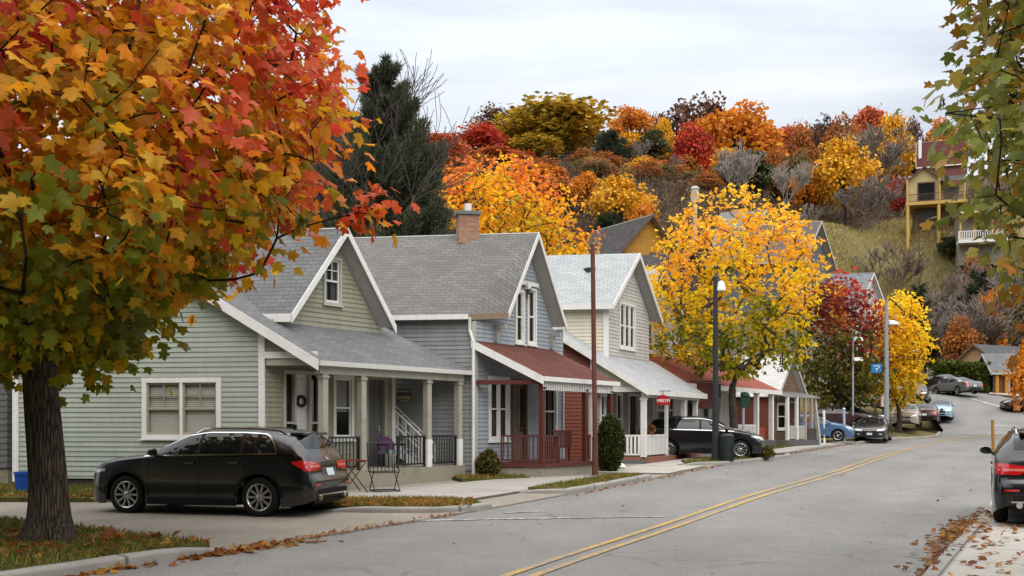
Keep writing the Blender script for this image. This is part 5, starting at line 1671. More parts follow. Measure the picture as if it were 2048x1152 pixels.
# the large one in the drive
make_car('suv', 'black sport utility car parked in the drive before the sage green house', 'car', BLACK, (-5.78, 20.2, .035), hd(-1, .27), rails=True, spokes=10, size=1.01)
make_car('suv', 'black sport utility car seen from behind beside the leaf strewn kerb', 'car', BLACK, (9.78, 18.7, Hf(9.8, 18.7) + .06), hd(.42, .905), rails=True, spokes=5, chrome=False)
make_car('hatch', 'black hatchback parked between the white posted porch and the dark lamp post', 'car', BLACK, (7.25, 38.6, Hf(7.25, 38.6) + .08), hd(.97, -.24), plate_front=True, spokes=10)
R1 = hd(-.465, -.885); R2 = hd(.36, .93)
park('sedan', 'dark grey sedan facing the viewer at the kerb beside the grass bank', 'car', GRAPH, 1747, 60.5, hd(-.42, -.91), .01, plate_front=True, spokes=5)
park('suv', 'champagne coloured car with a pale bonnet parked nose out by the grey lamp post', 'car', CHAMP, 1813, 71, hd(-.42, -.91), .12, detail=False, spokes=5)
park('sedan', 'dark maroon sedan showing its plate beside the champagne coloured car', 'car', MAROON, 1852, 73.4, hd(.42, .91), .1, detail=False, spokes=5)
park('hatch', 'small pale blue car behind the maroon sedan', 'car', LBLUE, 1881, 76.6, hd(-.42, -.91), .0, detail=False, spokes=5)
park('suv', 'graphite car facing down the rising street under the yellow street tree', 'car', GRAPH, 1833, 83, hd(-.40, -.91), .0, detail=False, spokes=5)
park('sedan', 'silver grey sedan at the foot of the clipped green hedge', 'car', SILV, 1912, 87.5, hd(-.25, .97), .05, detail=False, spokes=5)
park('sedan', 'black sedan parked just above the silver grey sedan by the hedge', 'car', BLACK, 1886, 92, hd(-.2, .98), .05, detail=False, spokes=5)
park('hatch', 'black hatchback near the top of the rising street', 'car', BLACK, 1868, 98, hd(-.30, -.95), .05, detail=False, spokes=5)
park('suv', 'graphite car topmost of the row on the rising street', 'car', GRAPH, 1855, 104, hd(-.30, -.95), .05, detail=False, spokes=5)
park('hatch', 'steel blue hatchback half hidden by the leaning post of the white roofed shop', 'car', BLUEC, 1628, 58.5, hd(.93, -.36), .12, detail=False, spokes=5)
park('sedan', 'dark maroon sedan parked on the grass under the burgundy tree', 'car', MAROON, 1672, 64.5, hd(.96, -.28), .3, detail=False, spokes=5)
park('sedan', 'black sedan parked behind the maroon sedan on the grass', 'car', BLACK, 1702, 66.5, hd(.85, -.5), .25, detail=False, spokes=5)
park('suv', 'black car with a blue windscreen far up the grass bank', 'car', BLACK, 1752, 84, hd(.6, -.8), .15, detail=False, spokes=5)
park('hatch', 'white car partly hidden behind the trunk of the burgundy tree', 'car', WHITEC, 1722, 80, hd(.8, -.6), .1, detail=False, spokes=5)
park('sedan', 'black car cut by the edge of the picture in front of the wooden shop', 'car', BLACK, 2068, 80, hd(-.97, .2), .05, detail=False, spokes=5)
# ------------------------------------------------------------------ trees
def unit(a): return a / np.maximum(np.linalg.norm(a, axis=-1, keepdims=True), 1e-9)


_half = [(.14, -.08), (.40, -.03), (.47, .10), (.34, .22), (.53, .40), (.61, .57), (.42, .60), (.25, .58), (.20, .78), (.09, .87)]
def _maple():
    v = [(0, 0), (0, 1)] + _half + [(-x, y) for x, y in _half]
    V = np.array([(x, y, -.25 * abs(x) - .16 * y * y) for x, y in v])
    return V, np.array([[0] + list(range(2, 12)) + [1], [1] + list(range(21, 11, -1)) + [0]])
def _oval():
    v = [(0, 0), (0, 1), (.30, .22), (.34, .58), (-.30, .22), (-.34, .58)]
    V = np.array([(x, y, -.25 * abs(x) - .15 * y * y) for x, y in v])
    return V, np.array([[0, 2, 3, 1], [1, 5, 4, 0]])
def _star():
    v = [(0, 0), (.5, .22), (.22, .55), (0, 1), (-.22, .55), (-.5, .22)]
    V = np.array([(x, y, -.25 * abs(x) - .12 * y * y) for x, y in v])
    return V, np.array([[0, 1, 2, 3], [3, 4, 5, 0]])
def _quad():
    V = np.array([(-.42, 0, 0), (.36, .1, .04), (.44, .9, -.06), (-.3, 1, .03)]); return V, np.array([[0, 1, 2, 3]])
def _needle():
    V = np.array([(-.09, 0, 0), (.09, 0, 0), (.05, .7, .0), (0, 1, -.02)]); return V, np.array([[0, 1, 2, 3]])
TMPL = {'maple': _maple(), 'oval': _oval(), 'star': _star(), 'quad': _quad(), 'needle': _needle()}


def leaf_arrays(pos, tip, nrm, size, cols, kind):
    T, Fc = TMPL[kind]
    tip = unit(tip); nrm = unit(nrm - (nrm * tip).sum(-1, keepdims=True) * tip); sd = np.cross(tip, nrm)
    n, k = len(pos), len(T); Tz = np.repeat(T[None, :, 2], n, 0)
    if kind in ('maple', 'star', 'oval'):      # every leaf folds and curls its own way
        rr = np.random.default_rng(n + 1); fa, fb = rr.uniform(.0, .6, (n, 1)), rr.uniform(-.15, .5, (n, 1))
        Tz = -fa * np.abs(T[None, :, 0]) - fb * T[None, :, 1] ** 2
    V = pos[:, None] + size[:, None, None] * (T[None, :, 0:1] * sd[:, None] + T[None, :, 1:2] * tip[:, None] + Tz[..., None] * nrm[:, None])
    F_ = (Fc[None] + (np.arange(n) * k)[:, None, None]).reshape(-1, Fc.shape[1])
    C = np.repeat(cols, k, 0)
    if kind in ('maple', 'star', 'oval'):
        e = np.tile(np.clip(np.hypot(T[:, 0] * 1.5, T[:, 1] - .45) * 1.3, 0, 1), n)[:, None]; j = np.repeat(np.random.default_rng(n).uniform(0, 1, n), k)[:, None]
        C = C * (1.12 - .34 * e * j) * (1 - e * j * np.array([[.0, .09, .2]]))
    return V.reshape(-1, 3), F_, C


def leaves(name, parent, pos, tip, nrm, size, cols, kind, mat):
    V, F_, C = leaf_arrays(pos, tip, nrm, size, cols, kind)
    return np_mesh(name, V, F_, mat, C, parent)


def segs_mesh(name, parent, A, B, ra, rb, mat, sides=5, mats=None, midx=None):
    A, B = np.asarray(A, float), np.asarray(B, float); n = len(A)
    d = unit(B - A); t = np.where(np.abs(d[:, 2:3]) < .9, np.array([[0, 0, 1.]]), np.array([[1., 0, 0]]))
    x = unit(np.cross(d, t)); y = np.cross(d, x)
    w = np.arange(sides) * 2 * PI / sides
    ring = x[:, None] * np.cos(w)[None, :, None] + y[:, None] * np.sin(w)[None, :, None]
    V = np.concatenate([A[:, None] + ring * np.asarray(ra)[:, None, None], B[:, None] + ring * np.asarray(rb)[:, None, None]], 1).reshape(-1, 3)
    k = np.arange(sides); j = (k + 1) % sides
    q = np.stack([k, j, sides + j, sides + k], -1)
    F_ = (q[None] + (np.arange(n) * 2 * sides)[:, None, None]).reshape(-1, 4)
    return np_mesh(name, V, F_, mat, None, parent, smooth=True, mats=mats, midx=None if midx is None else np.repeat(midx, sides))


def grow(attr, base, rng, step=.35, pen=1.2, curl=.12):
    """skeleton: attractors are reached one by one from the nearest node, outer ones last"""
    nodes = [np.array(b, float) for b in base]; par = [-1] + list(range(len(base) - 1))
    order = np.argsort(np.linalg.norm(attr - nodes[-1], axis=1) + rng.uniform(0, .6, len(attr)))
    arr = np.zeros((60000, 3)); arr[:len(nodes)] = nodes; n = len(nodes); tips = np.zeros(len(attr), int); start = max(0, len(base) - 4)
    for a in order:
        p = attr[a]; c = arr[start:n]
        dv = p - c; dist = np.linalg.norm(dv, axis=1)
        i = int(np.argmin(dist + pen * np.maximum(0, c[:, 2] - p[2] + .15 * dist))) + start
        L = np.linalg.norm(p - arr[i]); m = max(1, int(L / step)); prev = i
        d0 = arr[i] - arr[par[i]] if par[i] >= 0 else np.array([0, 0, 1.]); d0 = d0 / (np.linalg.norm(d0) + 1e-9)
        for k in range(1, m + 1):
            t = k / m
            q = arr[i] * (1 - t) + p * t + d0 * L * .35 * t * (1 - t) + rng.normal(0, curl * step, 3) * (k < m)
            arr[n] = q; par.append(prev); prev = n; n += 1
        tips[a] = prev
    return arr[:n].copy(), np.array(par), tips


def pipe_radii(n, par, tips, r0, ex=2.3):
    r = np.zeros(n)
    np.add.at(r, tips, r0 ** ex)
    for i in range(n - 1, 0, -1):
        if par[i] >= 0: r[par[i]] += r[i]
    return np.maximum(r, r0 ** ex) ** (1 / ex)


def trunk_mesh(name, parent, pts, radii, mat, sides=22, rough=.05, seed=1, flare=0.0):
    """one smooth trunk with root flare and ribbed bark outline"""
    rng = np.random.default_rng(seed); pts = np.asarray(pts, float); n = len(pts)
    d = unit(np.gradient(pts, axis=0)); x = unit(np.cross(d, np.array([0, 1., 0.0]))); y = np.cross(d, x)
    w = np.arange(sides) * 2 * PI / sides; ph = rng.uniform(0, 6, 6)
    V = []
    for i in range(n):
        h = pts[i, 2] - pts[0, 2]
        k = 1 + rough * (np.sin(5 * w + ph[0] + h * .5) * .6 + np.sin(9 * w + ph[1] - h * .8) * .5 + np.sin(3 * w + ph[2]) * .6)
        if flare: k = k + flare * np.exp(-h / .22) * (1 + .5 * np.sin(5 * w + ph[3]) + .35 * np.sin(3 * w + ph[4]))
        V.append(pts[i] + radii[i] * (k[:, None] * (np.cos(w)[:, None] * x[i] + np.sin(w)[:, None] * y[i])))
    V = np.array(V).reshape(-1, 3); i = np.arange(n * sides).reshape(n, sides); j = np.roll(i, -1, 1)
    F_ = np.stack([i[:-1], j[:-1], j[1:], i[1:]], -1).reshape(-1, 4)
    return np_mesh(name, V, F_, mat, None, parent, smooth=True)


def pick(pal, wts, rng, n):
    pal = np.array([srgb(*c) for c in pal]); w = np.array(wts, float)
    return pal[rng.choice(len(pal), n, p=w / w.sum())]


LEAF = leafmat('autumn_leaf', .52, .5)
FARLEAF = leafmat('far_leaf', .28, .7, .35)
BARK = barkmat('maple_bark', (.022, .017, .013), (.125, .095, .072), 1.0)
BARK2 = barkmat('grey_bark', (.05, .042, .036), (.15, .125, .105), 1.2)
TWIG = paint('dark_twig', (.022, .015, .012), .9, .3, 8, .1, bump=0)
TWIGG = paint('grey_twig', (.215, .18, .155), .9, .3, 2, .1, bump=0)
TWIGB = paint('brown_twig', (.20, .155, .125), .9, .3, 2, .1, bump=0)


def crown_tree(name, label, base, trunk_h, trunk_r, attr, colf, leaf, lsize, per, seed, spread=.3, kind='maple', twig=TWIG, bark=BARK, r0=.008, step=.35, pen=1.2, group=None, lean=(0, 0), flare=.5, droop=.5, cat='tree'):
    rng = np.random.default_rng(seed)
    root = thing(name, label, cat, base, group=group)
    t = np.linspace(0, 1, 14)
    tp = np.stack([lean[0] * t ** 1.5 + .03 * np.sin(t * 5), lean[1] * t ** 1.5 + .02 * np.sin(t * 7 + 1), t * trunk_h - .12], 1)
    nodes, par, tips = grow(attr, tp, rng, step, pen)
    r = pipe_radii(len(nodes), par, tips, r0)
    rt = trunk_r * (1 - .22 * t); k = len(tp)
    r = np.minimum(r, trunk_r * .55); r[:k] = rt
    trunk_mesh('trunk', root, np.vstack([tp, tp[-1] + np.array([lean[0] * .1, 0, .25])]), np.append(rt, rt[-1] * .7), bark, seed=seed, flare=flare)
    s = np.arange(k, len(nodes)); pr = par[s]
    rp = np.where(pr < k, np.minimum(r[pr], r[s] * 1.15), np.minimum(r[pr], r[s] * 1.4))
    big = r[s] > .02
    segs_mesh('branches', root, nodes[pr], nodes[s], rp, r[s], bark, 6, [bark, twig], (~big).astype(int))
    n = len(attr); cen = nodes[tips]
    cc = colf(cen, rng)                                    # one colour for a spray of leaves
    pos = np.repeat(cen, per, 0) + rng.normal(0, spread, (n * per, 3)) * np.array([1, 1, .7])
    out = unit(pos - np.array([tp[-1, 0], tp[-1, 1], attr[:, 2].mean() - 1]))
    tip = out * .55 + rng.normal(0, .55, pos.shape) + np.array([0, 0, -droop])
    nrm = out * .5 + rng.normal(0, .5, pos.shape) + np.array([0, 0, .75])
    size = lsize * rng.uniform(.6, 1.15, len(pos))
    cols = np.repeat(cc, per, 0)
    swap = rng.random(len(pos)) < .22
    cols[swap] = colf(pos[swap], rng)
    cols = np.clip(cols * rng.uniform(.85, 1.28, (len(pos), 1)) * rng.uniform(.92, 1.08, cols.shape), 0, 1)
    leaves('crown', root, pos, tip, nrm, size, cols, kind, leaf)
    return root


def ell(rng, n, c, r, hollow=.35, lobes=0, zcut=None):
    """points in an ellipsoid with an uneven outline"""
    d = unit(rng.normal(0, 1, (n, 3)))
    rad = (hollow ** 3 + (1 - hollow ** 3) * rng.random(n)) ** (1 / 3)
    if lobes:
        L = unit(rng.normal(0, 1, (lobes, 3))); dots = (d @ L.T).max(1); rad = rad * (.74 + .34 * np.clip((dots - .55) / .4, 0, 1))
    p = np.array(c) + d * rad[:, None] * np.array(r)
    return p if zcut is None else p[p[:, 2] > zcut]


# --- the large maple at the near kerb
def near_maple():
    rng = np.random.default_rng(11)
    b = Vector((-6.44, 14.2, Hf(-6.44, 14.2) + .12))
    a = ell(rng, 1850, (-.2, .2, 5.2), (4.9, 4.4, 4.4), .3, 26)
    px = 1024 + F_PX * (a[:, 0] + b.x) / (a[:, 1] + b.y); py = HOR - F_PX * (a[:, 2] + b.z - CAM_H) / (a[:, 1] + b.y)
    # crown underside rises outwards from the trunk
    low = np.interp(a[:, 0], [-5, -2, -.5, .8, 1.9, 3.0, 4.6], [2.0, 2.4, 2.55, 2.75, 3.3, 4.1, 4.9])
    a = a[(a[:, 2] > low) & (a[:, 2] < 9.2)]
    yy = rng.uniform(0, 1, (130, 3))
    skirt = np.stack([-4.4 + 6.6 * yy[:, 0], -2.6 + 4.6 * yy[:, 1], np.zeros(130)], 1)
    skirt[:, 2] = np.interp(skirt[:, 0], [-5, -2, -.5, .8, 1.9, 3.0], [2.2, 2.5, 2.6, 2.8, 3.3, 4.1]) + .6 * yy[:, 2]
    a = np.vstack([a, skirt])
    px = 1024 + F_PX * (a[:, 0] + b.x) / (a[:, 1] + b.y); py = HOR - F_PX * (a[:, 2] + b.z - CAM_H) / (a[:, 1] + b.y)
    lim = np.interp(py, [-300, 0, 60, 120, 170, 230, 300, 370, 430, 500, 545, 600, 650, 720], [700, 690, 690, 640, 690, 715, 665, 630, 610, 500, 480, 390, 340, 280]) - 26
    a = a[px < lim + rng.normal(0, 12, len(px))]
    a = np.vstack([a, np.array([[at(p, q, 14.0).x - b.x, -.2, at(p, q, 14.0).z - b.z] for p, q in ((735, 412), (718, 425), (745, 430), (716, 405), (600, 455), (520, 545))])])

    def colf(p, rng):
        n = len(p); x, z = p[:, 0], p[:, 2]
        w = .9 * np.sin(x * 1.3 + z * .9) * np.sin(p[:, 1] * 1.1 + z * .7) + rng.normal(0, .55, n)
        g = pick([(112, 122, 28), (140, 138, 28), (96, 108, 26), (176, 152, 28), (196, 160, 30)], [3, 3, 2.2, 2.5, 2], rng, n)
        o = pick([(216, 156, 30), (220, 144, 28), (198, 150, 32), (228, 168, 44), (160, 144, 34)], [3, 3, 2, 2, 2.4], rng, n)
        q = pick([(222, 122, 34), (214, 104, 36), (224, 134, 30), (206, 96, 50)], [3, 2.5, 3, 1.5], rng, n)
        r = pick([(210, 84, 48), (198, 70, 56), (204, 96, 62), (190, 60, 46), (216, 104, 72)], [2.5, 2, 2, 1.6, 2], rng, n)
        gz = (4.75 - .28 * (x + 1) - z) + w > 0
        qz = ((x - 2.5) * .9 + (z - 4.6) * .42 + w > 1.3)
        rz_ = ((x - 3.2) * 1.0 + (z - 6.6) * .55 + w * 1.1 > .75)
        pk = (np.sin(x * 1.9 + 1) * np.sin(z * 1.6 + .5) * np.sin(p[:, 1] * 1.5) + .10 * (z - 5) + rng.normal(0, .08, n) > .46) & (z > 3.5)
        out = np.where(gz[:, None], g, o); out = np.where((qz & ~gz)[:, None], q, out)
        return np.where((rz_ | pk)[:, None], r, out)
    crown_tree('maple_tree', 'large maple turning green, orange and red on the lawn at the near kerb', b, 3.0, .27, a, colf, LEAF, .19, 16, 5, .26, r0=.0056, flare=.85, lean=(-.12, 0), droop=.7)


near_maple()


# --- the tree whose boughs hang into the picture over the right pavement
def overhanging_tree():
    rng = np.random.default_rng(21)
    b = Vector((8.3, 9.4, Hf(8.3, 9.4) + .1))
    n = 3600; Y = rng.uniform(7.2, 12.2, n); X = rng.uniform(2.6, 8.2, n); Z = rng.uniform(2.2, 8.6, n)
    a = np.stack([X - b.x, Y - b.y, Z - b.z], 1)
    px = 1024 + F_PX * X / Y; py = HOR - F_PX * (Z - CAM_H) / Y
    lim = np.interp(py, [-400, 0, 60, 130, 210, 330, 420, 520, 620, 700], [1840, 1872, 1890, 1905, 1872, 1890, 1940, 1985, 2020, 2090])
    a = a[(px > lim + 10) & (rng.random(len(px)) < np.clip((px - lim) / 170, .10, .95)) & (px < 2330) & (Z > 2.1) & (Y > 6.4)]

    def colf(p, rng):
        n = len(p); z = p[:, 2]
        g = pick([(118, 126, 52), (140, 144, 62), (100, 108, 46), (156, 148, 62), (168, 142, 52), (180, 130, 44)], [4, 4, 3, 2.5, 2, 1], rng, n)
        o = pick([(150, 96, 30), (168, 116, 30), (120, 92, 30), (150, 74, 26)], [2, 2, 2, 1], rng, n)
        t = (z - 6.2) * .35 + rng.normal(0, .5, n)
        return np.where(((t > .15) | (z < 2.9))[:, None], o, g)
    crown_tree('street_tree', 'olive green broadleaf tree reaching in over the pavement from outside the picture', b, 2.6, .2, a, colf, leafmat('broad_leaf', .5, .4), .125, 11, 8, .18, kind='maple', r0=.004, step=.25, flare=.3)


overhanging_tree()


# --- yellow maple behind the lamp post
def yellow_maple():
    rng = np.random.default_rng(31)
    x = gx(1466, 42.5); b = Vector((x, 42.5, Hf(x, 42.5) + .1))
    a = ell(rng, 560, (.0, 0, 6.6), (3.5, 3.3, 4.15), .42, 34)
    low = 3.3 + .10 * np.abs(a[:, 0]) ** 1.6
    a = a[a[:, 2] > low]

    def colf(p, rng):
        n = len(p); t = (p[:, 2] - 3.2) / 7.4 + rng.normal(0, .10, n) + .16 * np.sin(p[:, 0] * 2.2) * np.sin(p[:, 2] * 1.9) + .05 * np.abs(p[:, 0])
        g = pick([(120, 130, 22), (150, 146, 22), (100, 114, 24), (186, 160, 24)], [2, 3, 2, 2], rng, n)
        y = pick([(250, 206, 28), (252, 214, 40), (246, 196, 24), (236, 196, 30)], [3, 3, 2, 1], rng, n)
        o = pick([(250, 194, 44), (248, 182, 50), (246, 168, 56), (252, 202, 60)], [3, 3, 1.5, 2], rng, n)
        return np.where((t < .36)[:, None], g, np.where((t < .66)[:, None], y, o))
    crown_tree('maple_tree', 'bright yellow maple behind the dark lamp post and the black hatchback', b, 2.75, .19, a, colf, leafmat('bright_leaf', .6, .5, .08), .22, 15, 9, .2, kind='star', r0=.009, pen=.5, flare=.3, bark=BARK2, droop=.3)


yellow_maple()


def burgundy_tree():
    rng = np.random.default_rng(41)
    x = gx(1678, 66); b = Vector((x, 66, Hf(x, 66) + .1))
    a = ell(rng, 600, (.0, 0, 5.5), (2.95, 3.0, 4.4), .3, 24)
    a = a[a[:, 2] > 1.7]

    def colf(p, rng):
        n = len(p); t = (p[:, 2] - 2) / 8.6 + .14 * p[:, 0] / 2.5 + rng.normal(0, .10, n) + .14 * np.sin(p[:, 0] * 2.3 + 1) * np.sin(p[:, 2] * 1.6)
        g = pick([(80, 90, 36), (98, 104, 38), (116, 108, 38), (140, 112, 40)], [3, 3, 2, 1], rng, n)
        r = pick([(134, 56, 48), (118, 48, 44), (172, 72, 48), (196, 82, 52), (104, 46, 44)], [3, 2, 2, 1.4, 2], rng, n)
        h = pick([(190, 62, 54), (204, 84, 50), (170, 54, 52)], [2, 2, 2], rng, n)
        return np.where((t < .48)[:, None], g, np.where((t < .82)[:, None], r, h))
    crown_tree('street_tree', 'burgundy and dark green tree between the two yellow maples', b, 2.3, .2, a, colf, LEAF, .30, 10, 10, .32, kind='star', r0=.01, flare=.3)


burgundy_tree()


def second_yellow():
    rng = np.random.default_rng(51)
    x = gx(1798, 69); b = Vector((x, 69, Hf(x, 69) + .1))
    a = ell(rng, 420, (0, 0, 5.4), (1.85, 1.9, 3.9), .25, 16); a = a[a[:, 2] > 1.6]

    def colf(p, rng):
        n = len(p); t = (p[:, 2] - 2) / 7 + rng.normal(0, .15, n)
        y = pick([(250, 208, 36), (246, 200, 30), (250, 214, 60)], [3, 3, 2], rng, n); o = pick([(214, 176, 40), (226, 184, 36), (170, 150, 44)], [2, 2, 1], rng, n)
        return np.where((t < .25)[:, None], o, y)
    crown_tree('maple_tree', 'slender yellow maple beside the tall grey lamp post', b, 2.0, .16, a, colf, MATS['bright_leaf'], .30, 10, 12, .3, kind='star', r0=.01, flare=.3)


second_yellow()


def big_orange():
    rng = np.random.default_rng(61)
    x = gx(990, 60); b = Vector((x, 60, Hf(x, 60)))
    a = ell(rng, 1050, (.0, 0, 10.4), (5.2, 4.6, 5.5), .35, 26); a = a[a[:, 2] > 5]

    def colf(p, rng):
        n = len(p); t = (p[:, 2] - 9.4) / 9 + .06 * np.abs(p[:, 0] - .2) + rng.normal(0, .13, n) + .2 * np.sin(p[:, 0] * 1.1 + 2) * np.sin(p[:, 2] * 1.2)
        y = pick([(238, 198, 34), (246, 206, 36), (206, 180, 36), (160, 156, 40)], [3, 3, 2, 1.5], rng, n)
        o = pick([(246, 182, 38), (240, 166, 38), (248, 194, 42)], [3, 3, 2], rng, n)
        r = pick([(228, 132, 58), (222, 116, 54), (234, 150, 50), (206, 104, 56)], [3, 2, 2, 1], rng, n)
        return np.where((t < .38)[:, None], y, np.where((t < .72)[:, None], o, r))
    crown_tree('autumn_tree', 'yellow and orange red tree rising behind the grey house with the chimney', b, 5, .3, a, colf, MATS['bright_leaf'], .33, 10, 13, .42, kind='star', r0=.012, step=.5, flare=.2)


big_orange()


# --- conifer with sweeping plumes, behind the sage and grey houses
def conifer(name, label, base, h, plumes, ncol, seed, needle=.24, dens=34, tr=.22, lean=(0, 0), group=None):
    rng = np.random.default_rng(seed)
    root = thing(name, label, 'tree', base, group=group)
    t = np.linspace(0, 1, 12); tp = np.stack([lean[0] * t ** 1.3, lean[1] * t, t * h * .93], 1)
    trunk_mesh('trunk', root, tp, tr * (1 - .9 * t) + .015, BARK, 10, seed=seed)
    pos, tip, nrm, size = [], [], [], []; SA, SB, RA, RB = [], [], [], []
    for (p0, d, L) in plumes:
        p0, d = np.array(p0, float), unit(np.array(d, float)); m = int(L / .16)
        q = [p0]
        for k in range(m):
            d = unit(d + np.array([0, 0, .035]) + rng.normal(0, .03, 3)); q.append(q[-1] + d * .16)
        q = np.array(q); SA += list(q[:-1]); SB += list(q[1:]); rr = np.linspace(.05, .008, len(q)); RA += list(rr[:-1]); RB += list(rr[1:])
        for k in range(1, len(q)):
            f = k / len(q); w = .62 * math.sin(PI * min(1, f * .92 + .06)) ** .7 + .06
            nn = int(dens * (.5 + w))
            o = unit(rng.normal(0, 1, (nn, 3))); dd = unit(q[k] - q[k - 1])
            pos.append(q[k] + o * (w * rng.random((nn, 1)) ** .6 * L * .23)); tip.append(dd * .7 + o * .75 + np.array([0, 0, .05])); nrm.append(rng.normal(0, 1, (nn, 3))); size.append(needle * rng.uniform(.6, 1.3, nn))
    segs_mesh('branches', root, SA, SB, np.array(RA), np.array(RB), TWIG, 5)
    pos = np.vstack(pos); n = len(pos)
    cols = pick(ncol, [1] * len(ncol), rng, n) * rng.uniform(.6, 1.3, (n, 1))
    leaves('foliage', root, pos, np.vstack(tip), np.vstack(nrm), np.concatenate(size), cols, 'needle', leafmat('needles', .3, .6, .1))
    return root


def plume_set(rng, h, r, n, lo=.1, up=.75, lean=(0, 0), lenf=1.0):
    out = []
    for k in range(n):
        f = lo + (1 - lo) * (k + rng.random()) / n
        a = rng.uniform(0, 2 * PI); L = (r * (1 - f) ** .75 + .55) * rng.uniform(.6, 1.3) * lenf
        out.append(((lean[0] * f ** 1.3, lean[1] * f, f * h * .93), (math.cos(a), math.sin(a), up * rng.uniform(.6, 1.4)), L))
    return out


rg = np.random.default_rng(3); x = gx(765, 45)
pl = plume_set(rg, 18.0, 5.6, 150, .2, .65)
for k in range(30):      # the long boughs sweeping right
    f = rg.uniform(.35, .75); pl.append(((0, 0, f * 15), (1, rg.uniform(-.6, .1), rg.uniform(.3, .8)), rg.uniform(3.2, 4.6)))
conifer('conifer_tree', 'dark shaggy conifer with upswept boughs behind the sage green house', (x, 45, Hf(x, 45)), 18.2, pl, [(84, 94, 70), (72, 82, 62), (102, 108, 80), (60, 68, 54), (112, 110, 84)], 5, .27, 62, .3)
x = gx(645, 50); conifer('conifer_tree', 'dark narrow conifer top showing between the maple leaves', (x, 50, Hf(x, 50)), 18.2, plume_set(rg, 18, 2.6, 60, .3, .6), [(56, 66, 46), (46, 54, 42), (64, 70, 50)], 6, .28, 20, .2)


# --- leafless trees
def bare_tree(name, label, base, h, spread, seed, mat, levels=4, kids=4, r=.12, thick=.02, group=None, cat='tree', up=.5, multi=1):
    rng = np.random.default_rng(seed); root = thing(name, label, cat, base, group=group)
    tr, br = ([], [], [], []), ([], [], [], [])

    def go(p, d, L, rad, lev):
        m = 5 + (lev == 0) * 2; tgt = tr if lev == 0 else br
        pts = [p]
        for k in range(m):
            d = unit(d + rng.normal(0, .13, 3) + np.array([0, 0, .04 * up])); q = p + d * L / m
            r1 = max(rad * (1 - .5 / m), thick); tgt[0].append(p); tgt[1].append(q); tgt[2].append(rad); tgt[3].append(r1); rad = r1; p = q; pts.append(p)
        if lev >= levels: return
        n = kids + rng.integers(0, 2)
        for k in range(n):
            s = pts[rng.integers(max(1, m - 2), m + 1)] if lev else pts[rng.integers(2, m + 1)]
            a = rng.uniform(0, 2 * PI); sd = np.array([math.cos(a), math.sin(a), 0])
            go(s, unit(d * up + sd * spread * rng.uniform(.5, 1.1) + np.array([0, 0, .3 * up])), L * rng.uniform(.55, .8), max(rad * .62, thick), lev + 1)
        if lev: go(p, d, L * .6, rad, lev + 1)
    for k in range(multi):
        d = np.array([0, 0, 1.]) if multi == 1 else unit(np.array([rng.normal(0, .35), rng.normal(0, .35), 1]))
        go(np.array([rng.normal(0, .15 * (multi > 1)), rng.normal(0, .15 * (multi > 1)), -.1]), d, h * (.36 if multi == 1 else .42), r, 0)
    z = max(b[2] for b in br[1]) if br[1] else h
    k = h / z
    for nm, S, sides in (('trunk', tr, 6), ('branches', br, 3)):
        segs_mesh(nm, root, np.array(S[0]) * k, np.array(S[1]) * k, np.array(S[2]), np.array(S[3]), mat, sides)
    return root


x = gx(742, 42); bare_tree('bare_tree', 'tall leafless tree standing in front of the shaggy dark conifer', (x, 42, Hf(x, 42)), 17.2, .72, 4, paint('dark_grey_twig', (.06, .05, .045), .9, .3), 4, 4, .13, .013, up=.8)


# --- wooded hill: kinds built once, copied with their own place, size and turn
def far_tree(name, label, pal, wts, seed, h=12., w=10., n=3800, ls=.44, puffs=34, zlo=.12, group=None, sparse=1.0, shape=1.0, tr=.2):
    rng = np.random.default_rng(seed); root = thing(name, label, 'tree', (0, 0, -50), group=group)
    trunk_mesh('trunk', root, [(0, 0, -.5), (.05, 0, h * .2), (0, .1, h * .45), (.1, 0, h * .8)], [tr, tr * .8, tr * .5, .05], TWIG, 7, seed=seed)
    c = unit(rng.normal(0, 1, (puffs, 3))); c[:, 2] = np.where(c[:, 2] < -.8, -c[:, 2], c[:, 2])
    c = c * rng.uniform(.45, .80, (puffs, 1)) * np.array([w / 2, w / 2, h * (1 - zlo) / 2 * shape]) + np.array([0, 0, h * (1 + zlo) / 2 - .2])
    A = np.tile(np.array([[0, 0, h * .3]]), (puffs, 1)) + rng.normal(0, .2, (puffs, 3)); A[:, 2] = np.minimum(A[:, 2], c[:, 2])
    segs_mesh('branches', root, A, c, np.full(puffs, .09), np.full(puffs, .04), TWIG, 4)
    pr = rng.uniform(.10, .25, puffs) * w
    k = rng.choice(puffs, n, p=(lambda q: q / q.sum())(rng.uniform(.25, 1.6, puffs))); o = unit(rng.normal(0, 1, (n, 3)) + np.array([0, 0, .25]))
    pos = c[k] + o * (pr[k] * rng.uniform(.35, 1.05, n) ** .6)[:, None] * np.array([1, 1, .8])
    pc = pick(pal, wts, rng, puffs)
    cols = pc[k] * rng.uniform(.6, 1.3, (n, 1)); sw = rng.random(n) < .3; cols[sw] = pick(pal, wts, rng, int(sw.sum()))
    tip = o * .6 + rng.normal(0, .6, (n, 3)) + np.array([0, 0, -.2]); nrm = o + rng.normal(0, .45, (n, 3)) + np.array([0, 0, .2])
    leaves('crown', root, pos, tip, nrm, ls * rng.uniform(.6, 1.3, n), np.clip(cols, 0, 1), 'quad', FARLEAF)
    root['h'], root['w'] = h, w
    return root


